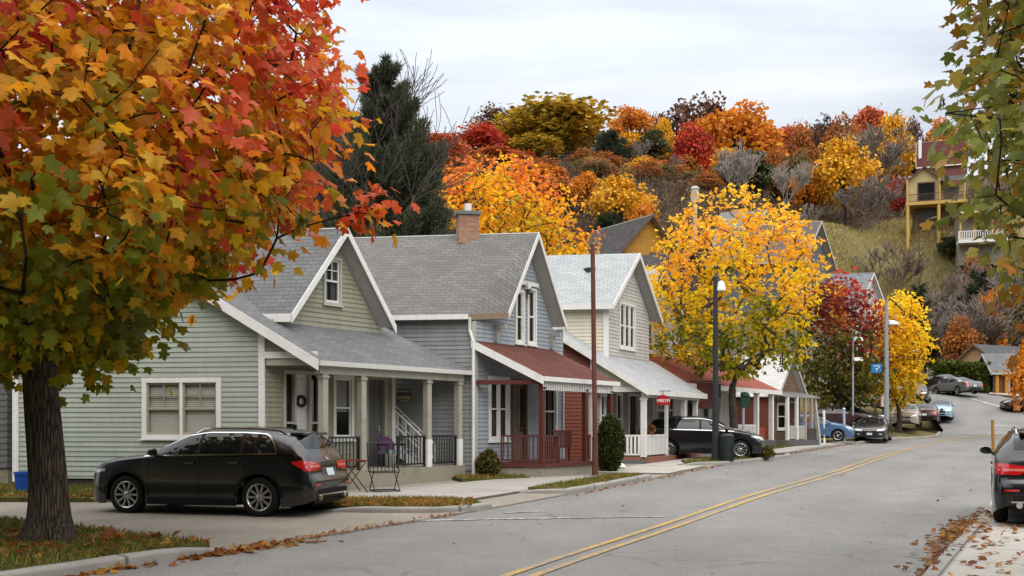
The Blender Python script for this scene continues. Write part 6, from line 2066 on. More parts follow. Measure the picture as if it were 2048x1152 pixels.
KINDS = {
    'orange': far_tree('autumn_tree', 'x', [(218, 132, 38), (226, 148, 44), (198, 112, 36), (232, 162, 52)], [3, 3, 2, 1], 101),
    'olive': far_tree('autumn_tree', 'x', [(178, 146, 40), (196, 156, 38), (152, 134, 42), (216, 166, 44), (136, 126, 44)], [3, 3, 2, 2, 1], 102, n=4200, ls=.5, puffs=40),
    'yellow': far_tree('autumn_tree', 'x', [(232, 172, 34), (222, 158, 28), (238, 184, 54), (204, 144, 30)], [3, 3, 2, 1], 103),
    'red': far_tree('autumn_tree', 'x', [(196, 62, 44), (180, 50, 46), (208, 86, 48), (160, 44, 44)], [3, 2, 2, 1], 104),
    'salmon': far_tree('autumn_tree', 'x', [(206, 104, 62), (196, 88, 56), (214, 120, 58), (180, 86, 58)], [3, 2, 2, 1], 105),
    'purple': far_tree('autumn_tree', 'x', [(104, 72, 60), (88, 60, 54), (120, 82, 58), (76, 58, 54)], [3, 2, 2, 1], 106, ls=.45, n=2000),
    'rust': far_tree('autumn_tree', 'x', [(174, 106, 54), (152, 92, 52), (190, 118, 50), (134, 88, 54)], [3, 2, 2, 1], 107),
    'dull': far_tree('autumn_tree', 'x', [(112, 100, 62), (126, 104, 60), (96, 88, 58), (140, 104, 54)], [3, 2, 2, 1], 108, n=1700),
    'green': far_tree('autumn_tree', 'x', [(78, 88, 50), (92, 98, 56), (64, 76, 46)], [3, 2, 2], 109, w=7),
}
GW = 'trees of the wooded hill'


def place_tree(kind, px, ytop, wpx, Y, label=None, group=GW):
    k = KINDS[kind]; x = gx(px, Y); z = Hf(x, Y)
    top = CAM_H + (HOR - ytop) / F_PX * Y; h = max(3.5, top - z); w = wpx / F_PX * Y
    w *= 1.12; return dup(k, (x, Y, z), RNG.uniform(0, 6.28), label or k['label'], group, (w / k['w'], w / k['w'], h / k['h']))


HILL = [
    ('purple', 995, 214, 105, 205, 'purple brown round tree on the skyline left of the big olive tree'),
    ('salmon', 880, 268, 130, 150, 'salmon red tree showing through the boughs of the dark conifer'),
    ('red', 960, 248, 125, 172, 'brick red tree at the foot of the big olive skyline tree'),
    ('olive', 1105, 190, 225, 185, 'biggest olive yellow tree on the skyline with sky showing through'),
    ('olive', 1060, 268, 130, 176, 'olive tree in the skirts of the biggest skyline tree'),
    ('orange', 1265, 207, 105, 200, 'orange tree on the skyline between the olive and the purple trees'),
    ('yellow', 1262, 262, 80, 188, 'yellow tree right above the small dark spruce'),
    ('green', 1305, 250, 55, 184, 'grey green narrow tree right of the small dark spruce'),
    ('purple', 1392, 193, 140, 214, 'purple brown broad tree at the top of the skyline'),
    ('purple', 1325, 222, 70, 215, 'small purple brown tree left of the broad one on the skyline'),
    ('yellow', 1330, 232, 42, 190, 'slim yellow tree beside the crimson tree'),
    ('red', 1385, 243, 88, 182, 'crimson tree in the middle of the wooded hill'),
    ('orange', 1470, 202, 180, 190, 'broad orange tree with a domed crown on the skyline'),
    ('orange', 1410, 226, 100, 196, 'orange tree tucked between the crimson and the broad domed tree'),
    ('orange', 1525, 232, 90, 193, 'orange red tree on the shoulder of the broad domed tree'),
    ('rust', 1597, 248, 80, 195, 'rusty orange low tree on the skyline gap'),
    ('rust', 1690, 228, 95, 196, 'rusty tree left of the thin pink twigged one'),
    ('purple', 1650, 236, 70, 205, 'dull purple tree behind the thin dark spire'),
    ('salmon', 1737, 212, 80, 210, 'thin pinkish tree with half its leaves gone on the skyline'),
    ('yellow', 1690, 266, 118, 163, 'round golden yellow tree standing above the pasture'),
    ('yellow', 1792, 222, 74, 190, 'yellow skyline tree at the edge of the red roofed house'),
    ('yellow', 1745, 262, 70, 186, 'yellow tree in the thicket behind the round golden one'),
    ('purple', 1828, 232, 44, 205, 'small dark brown tree beside the red roof'),
    ('orange', 1882, 232, 80, 205, 'pale orange tree behind the red roofed house'),
    ('yellow', 1243, 344, 122, 98, 'round amber yellow tree above the pale roofed house'),
    ('orange', 1172, 338, 66, 104, 'small amber tree left of the round amber one'),
    ('orange', 1285, 398, 74, 95, 'low amber tree right of the round amber one'),
    ('rust', 1120, 372, 90, 106, 'rusty tree behind the big yellow and orange tree'),
    ('red', 1797, 352, 52, 160, 'rust red bush tree at the left of the stilted house'),
    ('orange', 1608, 322, 60, 165, 'small amber tree in the grey thicket left of the golden tree'),
    ('yellow', 1664, 555, 62, 92, 'thin amber sapling between the two hillside roofs'),
    ('orange', 1976, 575, 64, 104, 'small amber tree among the brush on the right slope'),
    ('rust', 1925, 632, 80, 99, 'rusty olive tree above the beige shed'),
    ('rust', 1955, 505, 60, 128, 'rust coloured shrub below the white railed deck'),
    ('dull', 2010, 560, 110, 108, 'olive brown tree at the right of the slope brush'),
    ('dull', 1990, 632, 90, 112, 'dull olive tree behind the beige shed roof'),
    ('orange', 2068, 655, 90, 60, 'orange brown tree hanging over the wooden shop'),
    ('green', 1900, 500, 44, 135, 'dark green shrub against the stilts of the house on the slope'),
    ('yellow', 1720, 700, 60, 78, 'yellow shrub glowing behind the burgundy tree'),
]
for args in HILL: place_tree(*args)
gt = np.random.default_rng(77)
FILL = 'brown and amber tree filling the far wood on the hilltop'
for k in range(46):         # the wood carries on behind and to the left
    px = gt.uniform(560, 1950); Y = gt.uniform(205, 245)
    place_tree(str(gt.choice(['purple', 'rust', 'dull', 'orange', 'rust', 'salmon'])), px, gt.uniform(250, 290), gt.uniform(70, 120), Y, FILL, 'far trees filling the hilltop wood')
FILL2 = 'autumn tree on the slope behind the house roofs'
for k in range(34):
    px = gt.uniform(20, 1130); Y = gt.uniform(105, 175)
    place_tree(str(gt.choice(['orange', 'rust', 'dull', 'salmon', 'olive'])), px, gt.uniform(330, 420), gt.uniform(90, 150), Y, FILL2, 'trees on the slope behind the roofs')
FILL3 = 'amber or rusty tree in the middle of the hill wood'
for k in range(22):
    px = gt.uniform(1130, 1640); Y = gt.uniform(165, 188)
    place_tree(str(gt.choice(['orange', 'rust', 'dull', 'yellow', 'green'])), px, gt.uniform(290, 345), gt.uniform(50, 90), Y, FILL3, 'small trees of the hill wood')
for k in range(15):
    px = gt.uniform(1130, 1420); Y = gt.uniform(118, 152)
    place_tree(str(gt.choice(['dull', 'rust', 'orange', 'dull', 'yellow', 'salmon'])), px, gt.uniform(325, 395) - (Y - 118) * .5, gt.uniform(48, 84), Y, 'small tree in the gap between the hill wood and the roofs', 'small trees above the roofs')
for r in list(KINDS.values()):       # the masters themselves are not part of the place
    for ch in list(r.children): bpy.data.objects.remove(ch)
    bpy.data.objects.remove(r)

x = gx(1222, 150)
conifer('spruce_tree', 'small dark green spruce in the middle of the wooded hill', (x, 150, Hf(x, 150)), CAM_H + (HOR - 258) / F_PX * 150 - Hf(x, 150), plume_set(rg, CAM_H + (HOR - 258) / F_PX * 150 - Hf(x, 150), 3.0, 70, .02, .25), [(52, 62, 46), (42, 52, 40), (66, 74, 54)], 16, .7, 9, .2)
x = gx(1648, 200)
conifer('spruce_tree', 'thin dark half bare spire of a spruce on the skyline', (x, 200, Hf(x, 200)), CAM_H + (HOR - 216) / F_PX * 200 - Hf(x, 200), plume_set(rg, CAM_H + (HOR - 216) / F_PX * 200 - Hf(x, 200), 2.2, 26, .35, .5), [(58, 56, 52), (48, 46, 44)], 17, .6, 4, .2)
for i, (px, yt, Y, rr, lab) in enumerate([(1958, 530, 112, 3.4, 'dark evergreen in the brush of the right slope'), (1215, 430, 95, 2.0, 'dark ivy clad tree left of the ochre gable'), (1835, 560, 108, 2.0, 'dark evergreen shrub at the foot of the pasture')]):
    x = gx(px, Y); h = max(3, CAM_H + (HOR - yt) / F_PX * Y - Hf(x, Y))
    conifer('evergreen_tree', lab, (x, Y, Hf(x, Y)), h, plume_set(rg, h, rr, 60, .02, .4), [(46, 58, 38), (38, 48, 34), (60, 70, 44)], 30 + i, .55, 9, .2)

# leafless trees of the thicket
BT = [bare_tree('bare_tree', 'x', (0, 0, -60), 10, .6, 200 + i, m, 4, 3, .11, th, up=u, multi=mu) for i, (m, th, u, mu) in enumerate([(TWIGG, .045, .9, 1), (TWIGG, .045, .7, 3), (TWIGB, .045, .6, 2), (paint('pale_twig', (.33, .29, .25), .9, .3, 2, .1, bump=0), .045, .9, 2)])]


def place_bare(i, px, ytop, Y, label, wf=1.0, group='leafless trees on the hill'):
    x = gx(px, Y); z = Hf(x, Y); h = max(1.5, CAM_H + (HOR - ytop) / F_PX * Y - z); s = h / 10
    return dup(BT[i], (x, Y, z), gt.uniform(0, 6.28), label, group, (s * wf, s * wf, s))


for args in [(0, 1282, 272, 168, 'pale grey leafless tree right of the small dark spruce'), (0, 1345, 312, 158, 'grey leafless tree below the crimson tree'), (3, 1500, 290, 150, 'whitish leafless tree with fanned twigs above the yellow maple'),
             (3, 1455, 306, 147, 'whitish leafless tree left of the fanned one'), (3, 1560, 318, 148, 'whitish leafless tree right of the fanned one'), (1, 1175, 420, 110, 'slim pale leafless tree behind the pale roofed house'),
             (2, 1787, 478, 132, 'small round leafless tree alone on the pasture'), (1, 1735, 262, 185, 'grey leafless tree right of the golden yellow tree'), (1, 1780, 258, 180, 'brown grey leafless tree left of the red roof'),
             (2, 1890, 545, 114, 'leafless brown brush tree at the foot of the pasture'), (2, 1930, 520, 122, 'leafless brown tree beside the dark evergreen'), (1, 1872, 590, 110, 'tangled leafless tree over the brown barn roof'), (1, 1905, 590, 106, 'tangled grey leafless tree beside the brown barn')]:
    place_bare(*args)
for k in range(16):
    px = gt.uniform(1130, 1850); Y = gt.uniform(150, 190)
    place_bare(int(gt.integers(0, 4)), px, gt.uniform(350, 405) - (Y - 150) * .5, Y, 'grey brown leafless tree in the hill thicket', gt.uniform(.8, 1.3), 'leafless trees of the hill thicket')
for k in range(13):
    px = gt.uniform(1120, 1600); Y = gt.uniform(104, 140)
    place_bare(int(gt.integers(0, 4)), px, gt.uniform(395, 435) - (Y - 104) * .8, Y, 'grey brown leafless tree on the slope above the house roofs', gt.uniform(.8, 1.3), 'leafless trees above the house roofs')
for k in range(11):
    px = gt.uniform(1895, 2040); Y = gt.uniform(104, 130)
    place_bare(int(gt.integers(1, 3)), px, gt.uniform(560, 640) - (Y - 104) * 2.2, Y, 'brown leafless shrub in the brush below the stilted house', 1.2, 'leafless shrubs of the right slope')
for r in BT:
    for ch in list(r.children): bpy.data.objects.remove(ch)
    bpy.data.objects.remove(r)


# --- undergrowth of the wood: twigs and dull leaves nobody could count
def undergrowth():
    rng = np.random.default_rng(91); P_, T_, C_ = [], [], []
    n = 80000
    px = rng.uniform(900, 2060, n); Y = rng.uniform(96, 215, n); x = (px - 1024) / F_PX * Y
    f = forestness(x, Y); keep = rng.random(n) < f * np.clip(1.1 - (Y - 96) / 240, .2, 1); x, Y = x[keep], Y[keep]
    z = H(x, Y); m = len(x)
    hgt = rng.gamma(2.0, .55, m); pos = np.stack([x, Y, z + hgt * rng.random(m)], 1)
    tip = rng.normal(0, .8, (m, 3)) + np.array([0, 0, .7]); nrm = rng.normal(0, 1, (m, 3))
    cols = pick([(104, 88, 74), (90, 76, 64), (118, 98, 78), (82, 72, 62), (116, 82, 54), (98, 94, 66)], [3, 3, 2, 2, 1, 1], rng, m) * rng.uniform(.6, 1.2, (m, 1))
    V, F_, C = leaf_arrays(pos, tip, nrm, rng.uniform(.4, 1.1, m), cols, 'needle')
    tag(np_mesh('undergrowth', V, F_, FARLEAF, C), 'brown twiggy undergrowth of the hill wood', 'undergrowth', kind='stuff')


undergrowth()


# --- shrubs and hedge
def shrub(name, label, base, r, h, pal, seed, n=2600, ls=.09, kind='oval', cat='shrub', group=None, point=1.0):
    rng = np.random.default_rng(seed); root = thing(name, label, cat, base, group=group)
    A = rng.normal(0, .08, (14, 3)); A[:, 2] = 0; B_ = ell(rng, 14, (0, 0, h * .5), (r * .6, r * .6, h * .35))
    segs_mesh('stems', root, A, B_, np.full(14, .02), np.full(14, .008), TWIG, 5)
    d = unit(rng.normal(0, 1, (n, 3))); L = unit(rng.normal(0, 1, (14, 3))); k = .84 + .2 * np.clip(((d @ L.T).max(1) - .6) / .4, 0, 1)
    rad = rng.uniform(.6, 1, n) ** .5 * k; z = h * .5 + d[:, 2] * rad * h * .5
    tp = 1 - .45 * point * np.clip(z / h - .35, 0, 1) ** 1.3
    pos = np.stack([d[:, 0] * rad * r * tp, d[:, 1] * rad * r * tp, z], 1)
    cols = pick(pal, [1] * len(pal), rng, n) * rng.uniform(.6, 1.3, (n, 1))
    leaves('foliage', root, pos, d + rng.normal(0, .5, (n, 3)) + np.array([0, 0, .3]), d + rng.normal(0, .5, (n, 3)), ls * rng.uniform(.6, 1.3, n), cols, kind, leafmat('shrub_leaf', .2, .5))
    return root


DG = [(52, 72, 26), (42, 60, 24), (70, 88, 30), (36, 50, 22)]
x = gx(1221, 31.6); shrub('shrub', 'tall dense clipped evergreen bush beside the brown utility pole', (x, 31.6, Hf(x, 31.6) + .05), .44, 1.75, DG, 1, 7000, .07, point=.75)
x = gx(977, 28.9); shrub('shrub', 'low leafy bush at the corner of the red railed porch', (x, 28.9, Hf(x, 28.9) + .1), .33, .74, [(78, 86, 36), (60, 74, 32), (98, 96, 40), (104, 84, 40)], 2, 1500, .08)
x = gx(1525, 37.8); shrub('shrub', 'small weedy bush in front of the black hatchback', (x, 37.8, Hf(x, 37.8) + .1), .42, .42, [(88, 92, 40), (110, 96, 42), (74, 80, 34)], 3, 700, .10)


def hedge(name, label, pts, h, w, seed, n):
    rng = np.random.default_rng(seed); pts = np.asarray(pts, float); b = Vector((*pts[0], Hf(*pts[0]))); root = thing(name, label, 'hedge', b)
    pos, cols = [], []
    d = np.diff(pts, axis=0)[0]; L = np.hypot(*d); d /= L; nn = np.array([-d[1], d[0]])
    t = rng.uniform(0, L, n); s = rng.uniform(-.5, .5, n) * w; z = h * rng.random(n) ** .8
    face = rng.random(n); s = np.where(face < .55, -np.sign(nn[1]) * w / 2 * rng.uniform(.8, 1.1, n), s); z = np.where(face > .75, h * rng.uniform(.9, 1.05, n), z)
    z = z * (1 + .05 * np.sin(t * 3.1))
    xy = pts[0] + t[:, None] * d + s[:, None] * nn; pos = np.stack([xy[:, 0] - b.x, xy[:, 1] - b.y, H(xy[:, 0], xy[:, 1]) - b.z + z], 1)
    cols = pick([(86, 104, 36), (70, 88, 32), (104, 116, 42), (56, 72, 28)], [1] * 4, rng, n) * rng.uniform(.6, 1.3, (n, 1))
    leaves('foliage', root, pos, rng.normal(0, .6, (n, 3)) + np.array([0, 0, .8]), rng.normal(0, 1, (n, 3)), .34 * rng.uniform(.6, 1.3, n), cols, 'oval', leafmat('shrub_leaf', .2, .5))
    k = max(3, int(L / .8)); q = pts[0] + np.linspace(.02, .98, k)[:, None] * L * d
    A = np.stack([q[:, 0] - b.x, q[:, 1] - b.y, H(q[:, 0], q[:, 1]) - b.z - .1], 1); segs_mesh('stems', root, A, A + np.array([0, 0, h * .85]), np.full(k, .05), np.full(k, .03), TWIG, 5)
    return root


hedge('hedge', 'clipped green hedge along the pavement behind the parked sedans', [(gx(1876, 95.5), 95.5), (gx(1984, 89.5), 89.5)], 2.3, 1.1, 5, 5200)
hedge('hedge', 'short clipped hedge higher up the street near the barn', [(gx(1842, 108), 108), (gx(1872, 105), 105)], 2.2, 1.0, 6, 2000)


# --- grass blades and fallen leaves
def in_poly(x, y, poly):
    c = np.zeros(len(x), bool); n = len(poly)
    for i in range(n):
        (x0, y0), (x1, y1) = poly[i], poly[i - 1]
        if y0 == y1: continue
        c ^= ((y0 > y) != (y1 > y)) & (x < (x1 - x0) * (y - y0) / (y1 - y0) + x0)
    return c


def grass(label, poly, n, hgt, dz, seed, dry=.3):
    rng = np.random.default_rng(seed); P_ = np.array(poly); lo, hi = P_.min(0), P_.max(0)
    x = rng.uniform(lo[0], hi[0], n); y = rng.uniform(lo[1], hi[1], n); k = in_poly(x, y, poly); x, y = x[k], y[k]; m = len(x)
    pos = np.stack([x, y, H(x, y) + dz], 1); tip = rng.normal(0, .45, (m, 3)) + np.array([0, 0, 1.0]); nrm = rng.normal(0, 1, (m, 3))
    patch = .5 + .5 * np.sin(x * 2.1 + y * .7) * np.sin(y * 1.7 - x * .6)
    c = np.where((rng.random(m) < dry * (.35 + 1.1 * patch))[:, None], pick([(150, 122, 56), (132, 110, 48), (166, 130, 60)], [1, 1, 1], rng, m), pick([(84, 96, 30), (70, 84, 26), (102, 110, 38), (92, 92, 34)], [1, 1, 1, 1], rng, m))
    V, F_, C = leaf_arrays(pos, tip, nrm, hgt * rng.uniform(.5, 1.4, m), c * rng.uniform(.6, 1.2, (m, 1)), 'needle')
    tag(np_mesh('grass', V, F_, leafmat('grass_blade', .25, .6, .1), C), label, 'grass', kind='stuff')


grass('grass of the near lawn under the big maple', [tuple(p) for p in lk(7, 14.0, .2)] + [(-4.4, 14.3), (-5.4, 15.0), (-8.2, 17.3), (-11, 18.8), (-12.5, 18), (-9.5, 9)], 62000, .085, .13, 1, .25)
grass('grass strip along the sage green house', [(-16, 22.6), (-9.3, 22.1), (-5.7, 22.6), (-6.1, 24.5), (-9.3, 25.3), (-15, 26)], 16000, .09, .125, 2, .3)
grass('dry grass strip behind the black sport utility car', [(-5.1, 20.4), (-3.4, 20.15), (-1.2, 20.05), (-.7, 20.9), (-.85, 21.5), (-1.6, 21.9), (-3.8, 21.9), (-5.1, 21.6)], 9000, .09, .12, 3, .75)
grass('grass strip along the kerb by the utility pole', [tuple(p) for p in lk(24.6, 29.2, .2)] + [tuple(p) for p in lk(28.8, 24.4, 1.1)], 7000, .08, .128, 4, .6)
grass('grass by the end of the sage green porch', [(-1.3, 27.65), (.45, 28.6), (.1, 29.3), (-1.7, 28.7)], 2500, .09, .115, 5, .6)
grass('grass round the foot of the dark lamp post', [(5.95, 35.0), (7.2, 35.4), (8.4, 36.9), (10.5, 40.4), (9.7, 41.1), (7.9, 38.5), (6.9, 36.9)], 6000, .10, .125, 6, .7)
grass('grass by the shop with the white roof', [(10.7, 45.1), (14.6, 52.9), (13.5, 53.6), (10.0, 46.5)], 5000, .11, .125, 7, .6)


def pasture_grass():
    rng = np.random.default_rng(14); n = 90000; px = rng.uniform(1590, 2040, n); Y = rng.uniform(92, 162, n); x = (px - 1024) / F_PX * Y
    k = (forestness(x, Y) < .5) & ((x < xl(Y) - 2) | (Y > 118)) & (rng.random(n) < .35 + .65 * (np.sin(x * .35 + Y * .12) * np.sin(Y * .21 - x * .1) > 0)); x, Y = x[k], Y[k]; m = len(x)
    pos = np.stack([x, Y, H(x, Y) - .1], 1)
    c = pick([(158, 146, 84), (176, 156, 98), (140, 136, 74), (184, 162, 108), (144, 120, 78)], [3, 3, 2, 2, 1], rng, m) * rng.uniform(.7, 1.15, (m, 1))
    V, F_, C = leaf_arrays(pos, rng.normal(0, .5, (m, 3)) + np.array([0, 0, 1]), rng.normal(0, 1, (m, 3)), rng.uniform(.25, .7, m), c, 'needle')
    tag(np_mesh('grass', V, F_, MATS['grass_blade'], C), 'rough tan grass of the hillside pasture', 'grass', kind='stuff')


pasture_grass()


def litter(label, x, y, dz, size, pal, seed, mat=LEAF, kind='maple'):
    rng = np.random.default_rng(seed); m = len(x)
    pos = np.stack([x, y, H(x, y) + dz + rng.random(m) * .03], 1)
    a = rng.uniform(0, 2 * PI, m); tip = np.stack([np.cos(a), np.sin(a), rng.normal(.1, .25, m)], 1); nrm = rng.normal(0, .35, (m, 3)) + np.array([0, 0, 1])
    c = pick(pal, [1] * len(pal), rng, m) * rng.uniform(.6, 1.15, (m, 1))
    V, F_, C = leaf_arrays(pos, tip, nrm, size * rng.uniform(.6, 1.3, m), c, kind)
    tag(np_mesh('fallen_leaves', V, F_, mat, C), label, 'leaves', kind='stuff')


LP = [(176, 112, 40), (150, 84, 34), (196, 138, 60), (120, 66, 30), (168, 96, 52), (186, 150, 84)]
rl = np.random.default_rng(5)
y = np.concatenate([rl.uniform(8, 14.6, 260), rl.uniform(13.6, 15.4, 170)]); litter('fallen maple leaves in the gutter of the near kerb', xl(y) + .05 + np.abs(rl.normal(0, .14, len(y))) + .25 * np.clip(y - 14.2, 0, 1) * rl.normal(0, 1, len(y)), y, .006, .12, LP, 1)
t = rl.random(190); y = 14.4 + 5.2 * t ** 1.5; litter('thin line of leaves where the drive meets the road', xl(y) + rl.normal(0, .09, 190) - .02, y, .035, .06, LP, 2)
n = 520; a = rl.uniform(0, 6.28, n); r = np.abs(rl.normal(0, 1.25, n)) + .4; x, y = -6.3 + r * np.cos(a) * 1.5, 14.1 + r * np.sin(a); k = (x < xl(y) - .25) & (y < 15.2 + (-5.4 - x) * .75); litter('fallen leaves on the lawn round the big maple', x[k], y[k], .16, .13, LP, 3)
n = 420; x, y = rl.uniform(-5, -.8, n), rl.uniform(20.1, 21.7, n); litter('fallen leaves on the dry grass behind the black car', x, y, .16, .08, LP, 4)
n = 300; x, y = rl.uniform(-12, -5, n), rl.normal(22.4, .3, n); litter('fallen leaves along the drive edge by the house', x, y, .14, .10, LP, 5)
y = np.concatenate([rl.uniform(8.5, 17.8, 190), rl.normal(16.3, 1.4, 460)]); sx_ = rl.normal(-.05, .13, len(y)) + np.where(y > 14.5, rl.normal(-.04, .15, len(y)), 0); litter('brown leaves heaped along the kerb by the parked car', xr(y) + sx_ - .02, y, .02 + .10 * (sx_ > 0), .085, [(140, 84, 42), (112, 66, 36), (164, 108, 54), (128, 86, 50), (182, 138, 74)], 6)
n = 90; y = rl.uniform(10, 17, n); litter('scattered leaves on the right pavement', xr(y) + .3 + rl.gamma(1.2, .5, n), y, .115, .09, LP, 7)
n = 80; y = rl.uniform(8, 40, n); litter('stray leaves on the road', xl(y) + rl.beta(.5, .6, n) * (xr(y) - xl(y)), y, .008, .055, LP, 8)
n = 420; y = rl.uniform(24, 60, n); litter('leaves in the far gutter along the house row', xl(y) + .08 + np.abs(rl.normal(0, .12, n)), y, .008, .08, LP, 9)
# ------------------------------------------------------------------ street furniture and porch things
def text(body, parent, origin, h, n, size, mat, name='lettering', depth=.004):
    """raised lettering standing on a vertical face; h reading direction, n outward"""
    cu = bpy.data.curves.new(name, 'FONT'); cu.body = body; cu.size = size; cu.align_x = 'CENTER'; cu.align_y = 'CENTER'; cu.extrude = depth
    o = bpy.data.objects.new(name, cu); COL.objects.link(o); cu.materials.append(mat)
    h = Vector((h[0], h[1], 0)).normalized(); n = Vector((n[0], n[1], 0)).normalized(); z = Vector((0, 0, 1))
    if h.cross(z).dot(n) < 0: h = -h
    M = Matrix((h, z, n)).transposed().to_4x4()
    off = origin_of(parent); M.translation = Vector(origin) - off
    bpy.context.view_layer.update()
    me = bpy.data.meshes.new_from_object(o.evaluated_get(bpy.context.evaluated_depsgraph_get()))
    bpy.data.objects.remove(o)
    o = bpy.data.objects.new(name, me); COL.objects.link(o)
    o.parent = parent; o.matrix_local = M
    return o


RUSTPOLE = paint('rusty_pole', srgb(94, 58, 46), .8, .3, 4, stain=(srgb(60, 40, 34), .6), stretch=(1, 1, .2))
DARKPOLE = paint('dark_pole_paint', srgb(42, 46, 48), .5, .2, 5)
GREYPOLE = paint('galvanised_pole', srgb(138, 144, 146), .5, .15, 4)

# brown utility pole
b = gpt(1190, 30.2, .1); t = thing('utility_pole', 'rusty brown steel pole in front of the red railed porch', 'pole', b)
mb = MB(); mb.tube((0, 0, .9), (-.07, 0, 6.72), .075, .065, 14); mb.build('pole', RUSTPOLE, t, smooth=False, local=True)
mb = MB(); mb.tube((0, 0, -.1), (0, 0, 1.05), .092, .088, 14); mb.tube((0, 0, 1.02), (0, 0, 1.07), .1, .1, 14); mb.build('sleeve', RUSTPOLE, t, local=True)
mb = MB(); mb.tube((-.07, 0, 6.72), (-.07, 0, 6.76), .07, .05, 14); mb.build('cap', DARKPOLE, t, local=True)

# dark lamp post with its white bell shade
b = gpt(1431, 35.8, .1); t = thing('street_lamp', 'dark lamp post with a white bell shade before the yellow maple', 'street lamp', b)
mb = MB(); mb.tube((0, 0, -.1), (0, 0, 6.45), .125, .075, 16); mb.tube((0, 0, -.1), (0, 0, .35), .15, .14, 16); mb.build('pole', DARKPOLE, t, local=True)
mb = MB(); mb.path([(0, 0, 6.2), (.08, 0, 6.32), (.17, 0, 6.30), (.19, 0, 6.2)], .02, 8); mb.build('arm', DARKPOLE, t, local=True)
mb = MB(); mb.lathe([(.03, .26), (.10, .22), (.145, .1), (.165, -.06), (.17, -.1), (.15, -.1), (.12, .08)], (.19, 0, 6.05), 20); mb.build('lamp_shade', paint('white_enamel', srgb(228, 228, 224), .35, .04, 5), t, smooth=True, local=True)
# litter bin at its foot
b = gpt(1454, 35.6, .1); t = thing('litter_bin', 'dark green grey litter bin at the foot of the dark lamp post', 'bin', b)
mb = MB(); mb.lathe([(.001, 0), (.2, 0), (.22, .1), (.235, .8), (.24, .84), (.2, .86)], (0, 0, 0), 20)
for k in range(20):
    a = 2 * PI * k / 20; mb.box((.235 * math.cos(a), .235 * math.sin(a), .43), (.03, .02, .76), a)
mb.build('bin_body', paint('bin_paint', srgb(38, 44, 44), .6, .2, 6), t, local=True)
mb = MB(); mb.lathe([(.245, .84), (.25, .9), (.17, .97), (.12, .98), (.12, .93)], (0, 0, 0), 20); mb.build('lid', DARKPOLE, t, local=True)

# tall grey lamp post with blue sign
b = gpt(1773, 62, .1); t = thing('street_lamp', 'tall grey lamp post with a curved arm and small blue sign', 'street lamp', b)
mb = MB(); mb.tube((0, 0, -.1), (0, 0, 8.3), .16, .1, 14); mb.build('pole', GREYPOLE, t, local=True)
mb = MB(); mb.path([(0, 0, 8.2), (.2, 0, 8.45), (.55, 0, 8.2), (.85, 0, 7.85), (1.0, 0, 7.7)], .045, 8); mb.build('arm', DARKPOLE, t, local=True)
mb = MB(); mb.lathe([(.03, .2), (.2, .12), (.32, 0), (.33, -.08), (.2, -.1), (.001, -.1)], (.42, 0, 6.95), 16); mb.tube((0, 0, 7.1), (.42, 0, 7.12), .035, .035); mb.build('lamp_shade', MATS['white_enamel'], t, smooth=True, local=True)
t2 = thing('street_sign', 'small blue street sign with a white mark on the tall grey post', 'sign', (b.x, b.y, b.z + 4.25))
mb = MB(); mb.hexa([(-1.0, -.2, -.30), (-.34, -.17, -.25), (-.34, -.13, -.25), (-1.0, -.16, -.30), (-.98, -.2, .22), (-.36, -.17, .26), (-.36, -.13, .26), (-.98, -.16, .22)]); s_ = mb.build('panel', paint('sign_blue', srgb(24, 110, 176), .4, .08, 5), t2, local=True)
mb = MB(); mb.tube((-.4, -.15, .0), (0, -.1, .0), .02, .02); mb.build('bracket', DARKPOLE, t2, local=True)
mb = MB()
mb.path([(-.86, -.21, .1), (-.62, -.21, .13), (-.5, -.21, .1), (-.56, -.21, -.02), (-.74, -.21, -.04), (-.66, -.21, -.1), (-.68, -.21, -.2)], .022, 6); mb.build('mark', MATS['white_enamel'], t2, local=True)

b = gpt(1813, 75, .1); t = thing('street_lamp', 'second grey lamp post behind the champagne coloured car', 'street lamp', b)
mb = MB(); mb.tube((0, 0, -.1), (0, 0, 6.6), .14, .1, 12); mb.build('pole', GREYPOLE, t, local=True)
mb = MB(); mb.lathe([(.03, .2), (.25, .12), (.38, 0), (.38, -.1), (.001, -.12)], (.5, 0, 5.2), 14); mb.tube((0, 0, 5.35), (.5, 0, 5.4), .03, .03); mb.build('lamp_shade', MATS['white_enamel'], t, smooth=True, local=True)
b = gpt(1706, 63.4, .1); t = thing('street_lamp', 'slim pale post with two white lamp heads among the burgundy leaves', 'street lamp', b)
mb = MB(); mb.tube((0, 0, -.1), (0, 0, 6.1), .055, .05, 10); mb.build('pole', paint('pale_blue_pole', srgb(150, 164, 178), .5, .1), t, local=True)
for z in (6.0, 4.75):
    mb = MB(); mb.hexa([(x_, y_, z + q) for q, k in ((-.12, 1), (.1, .55)) for x_, y_ in ((.05, -.14 * k), (.62 * (k * .3 + .7), -.14 * k), (.62 * (k * .3 + .7), .14 * k), (.05, .14 * k))]); mb.tube((0, 0, z), (.1, 0, z), .03, .03); mb.build('lamp_shade', MATS['white_enamel'], t, local=True)
for px, Y, hh, lab in ((1649, 57.5, 1.75, 'short white post on the grass beside the blue hatchback'), (1689, 57.3, 1.9, 'short bluish white post on the grass before the maroon sedan')):
    b = gpt(px, Y, .1); t = thing('bollard', lab, 'post', b)
    mb = MB(); mb.tube((0, 0, -.1), (-.03, 0, hh), .075, .07, 10); mb.build('post', WHITE if px < 1660 else MATS['pale_blue_pole'], t, local=True); mb = MB(); mb.tube((-.03, 0, hh), (-.03, 0, hh + .05), .09, .03, 10); mb.build('cap', WHITE, t, local=True)
b = gpt(1766, 66, .1); t = thing('mailbox', 'pale pink letter box with pitched top on a dark post beside the grey lamp post', 'mailbox', b)
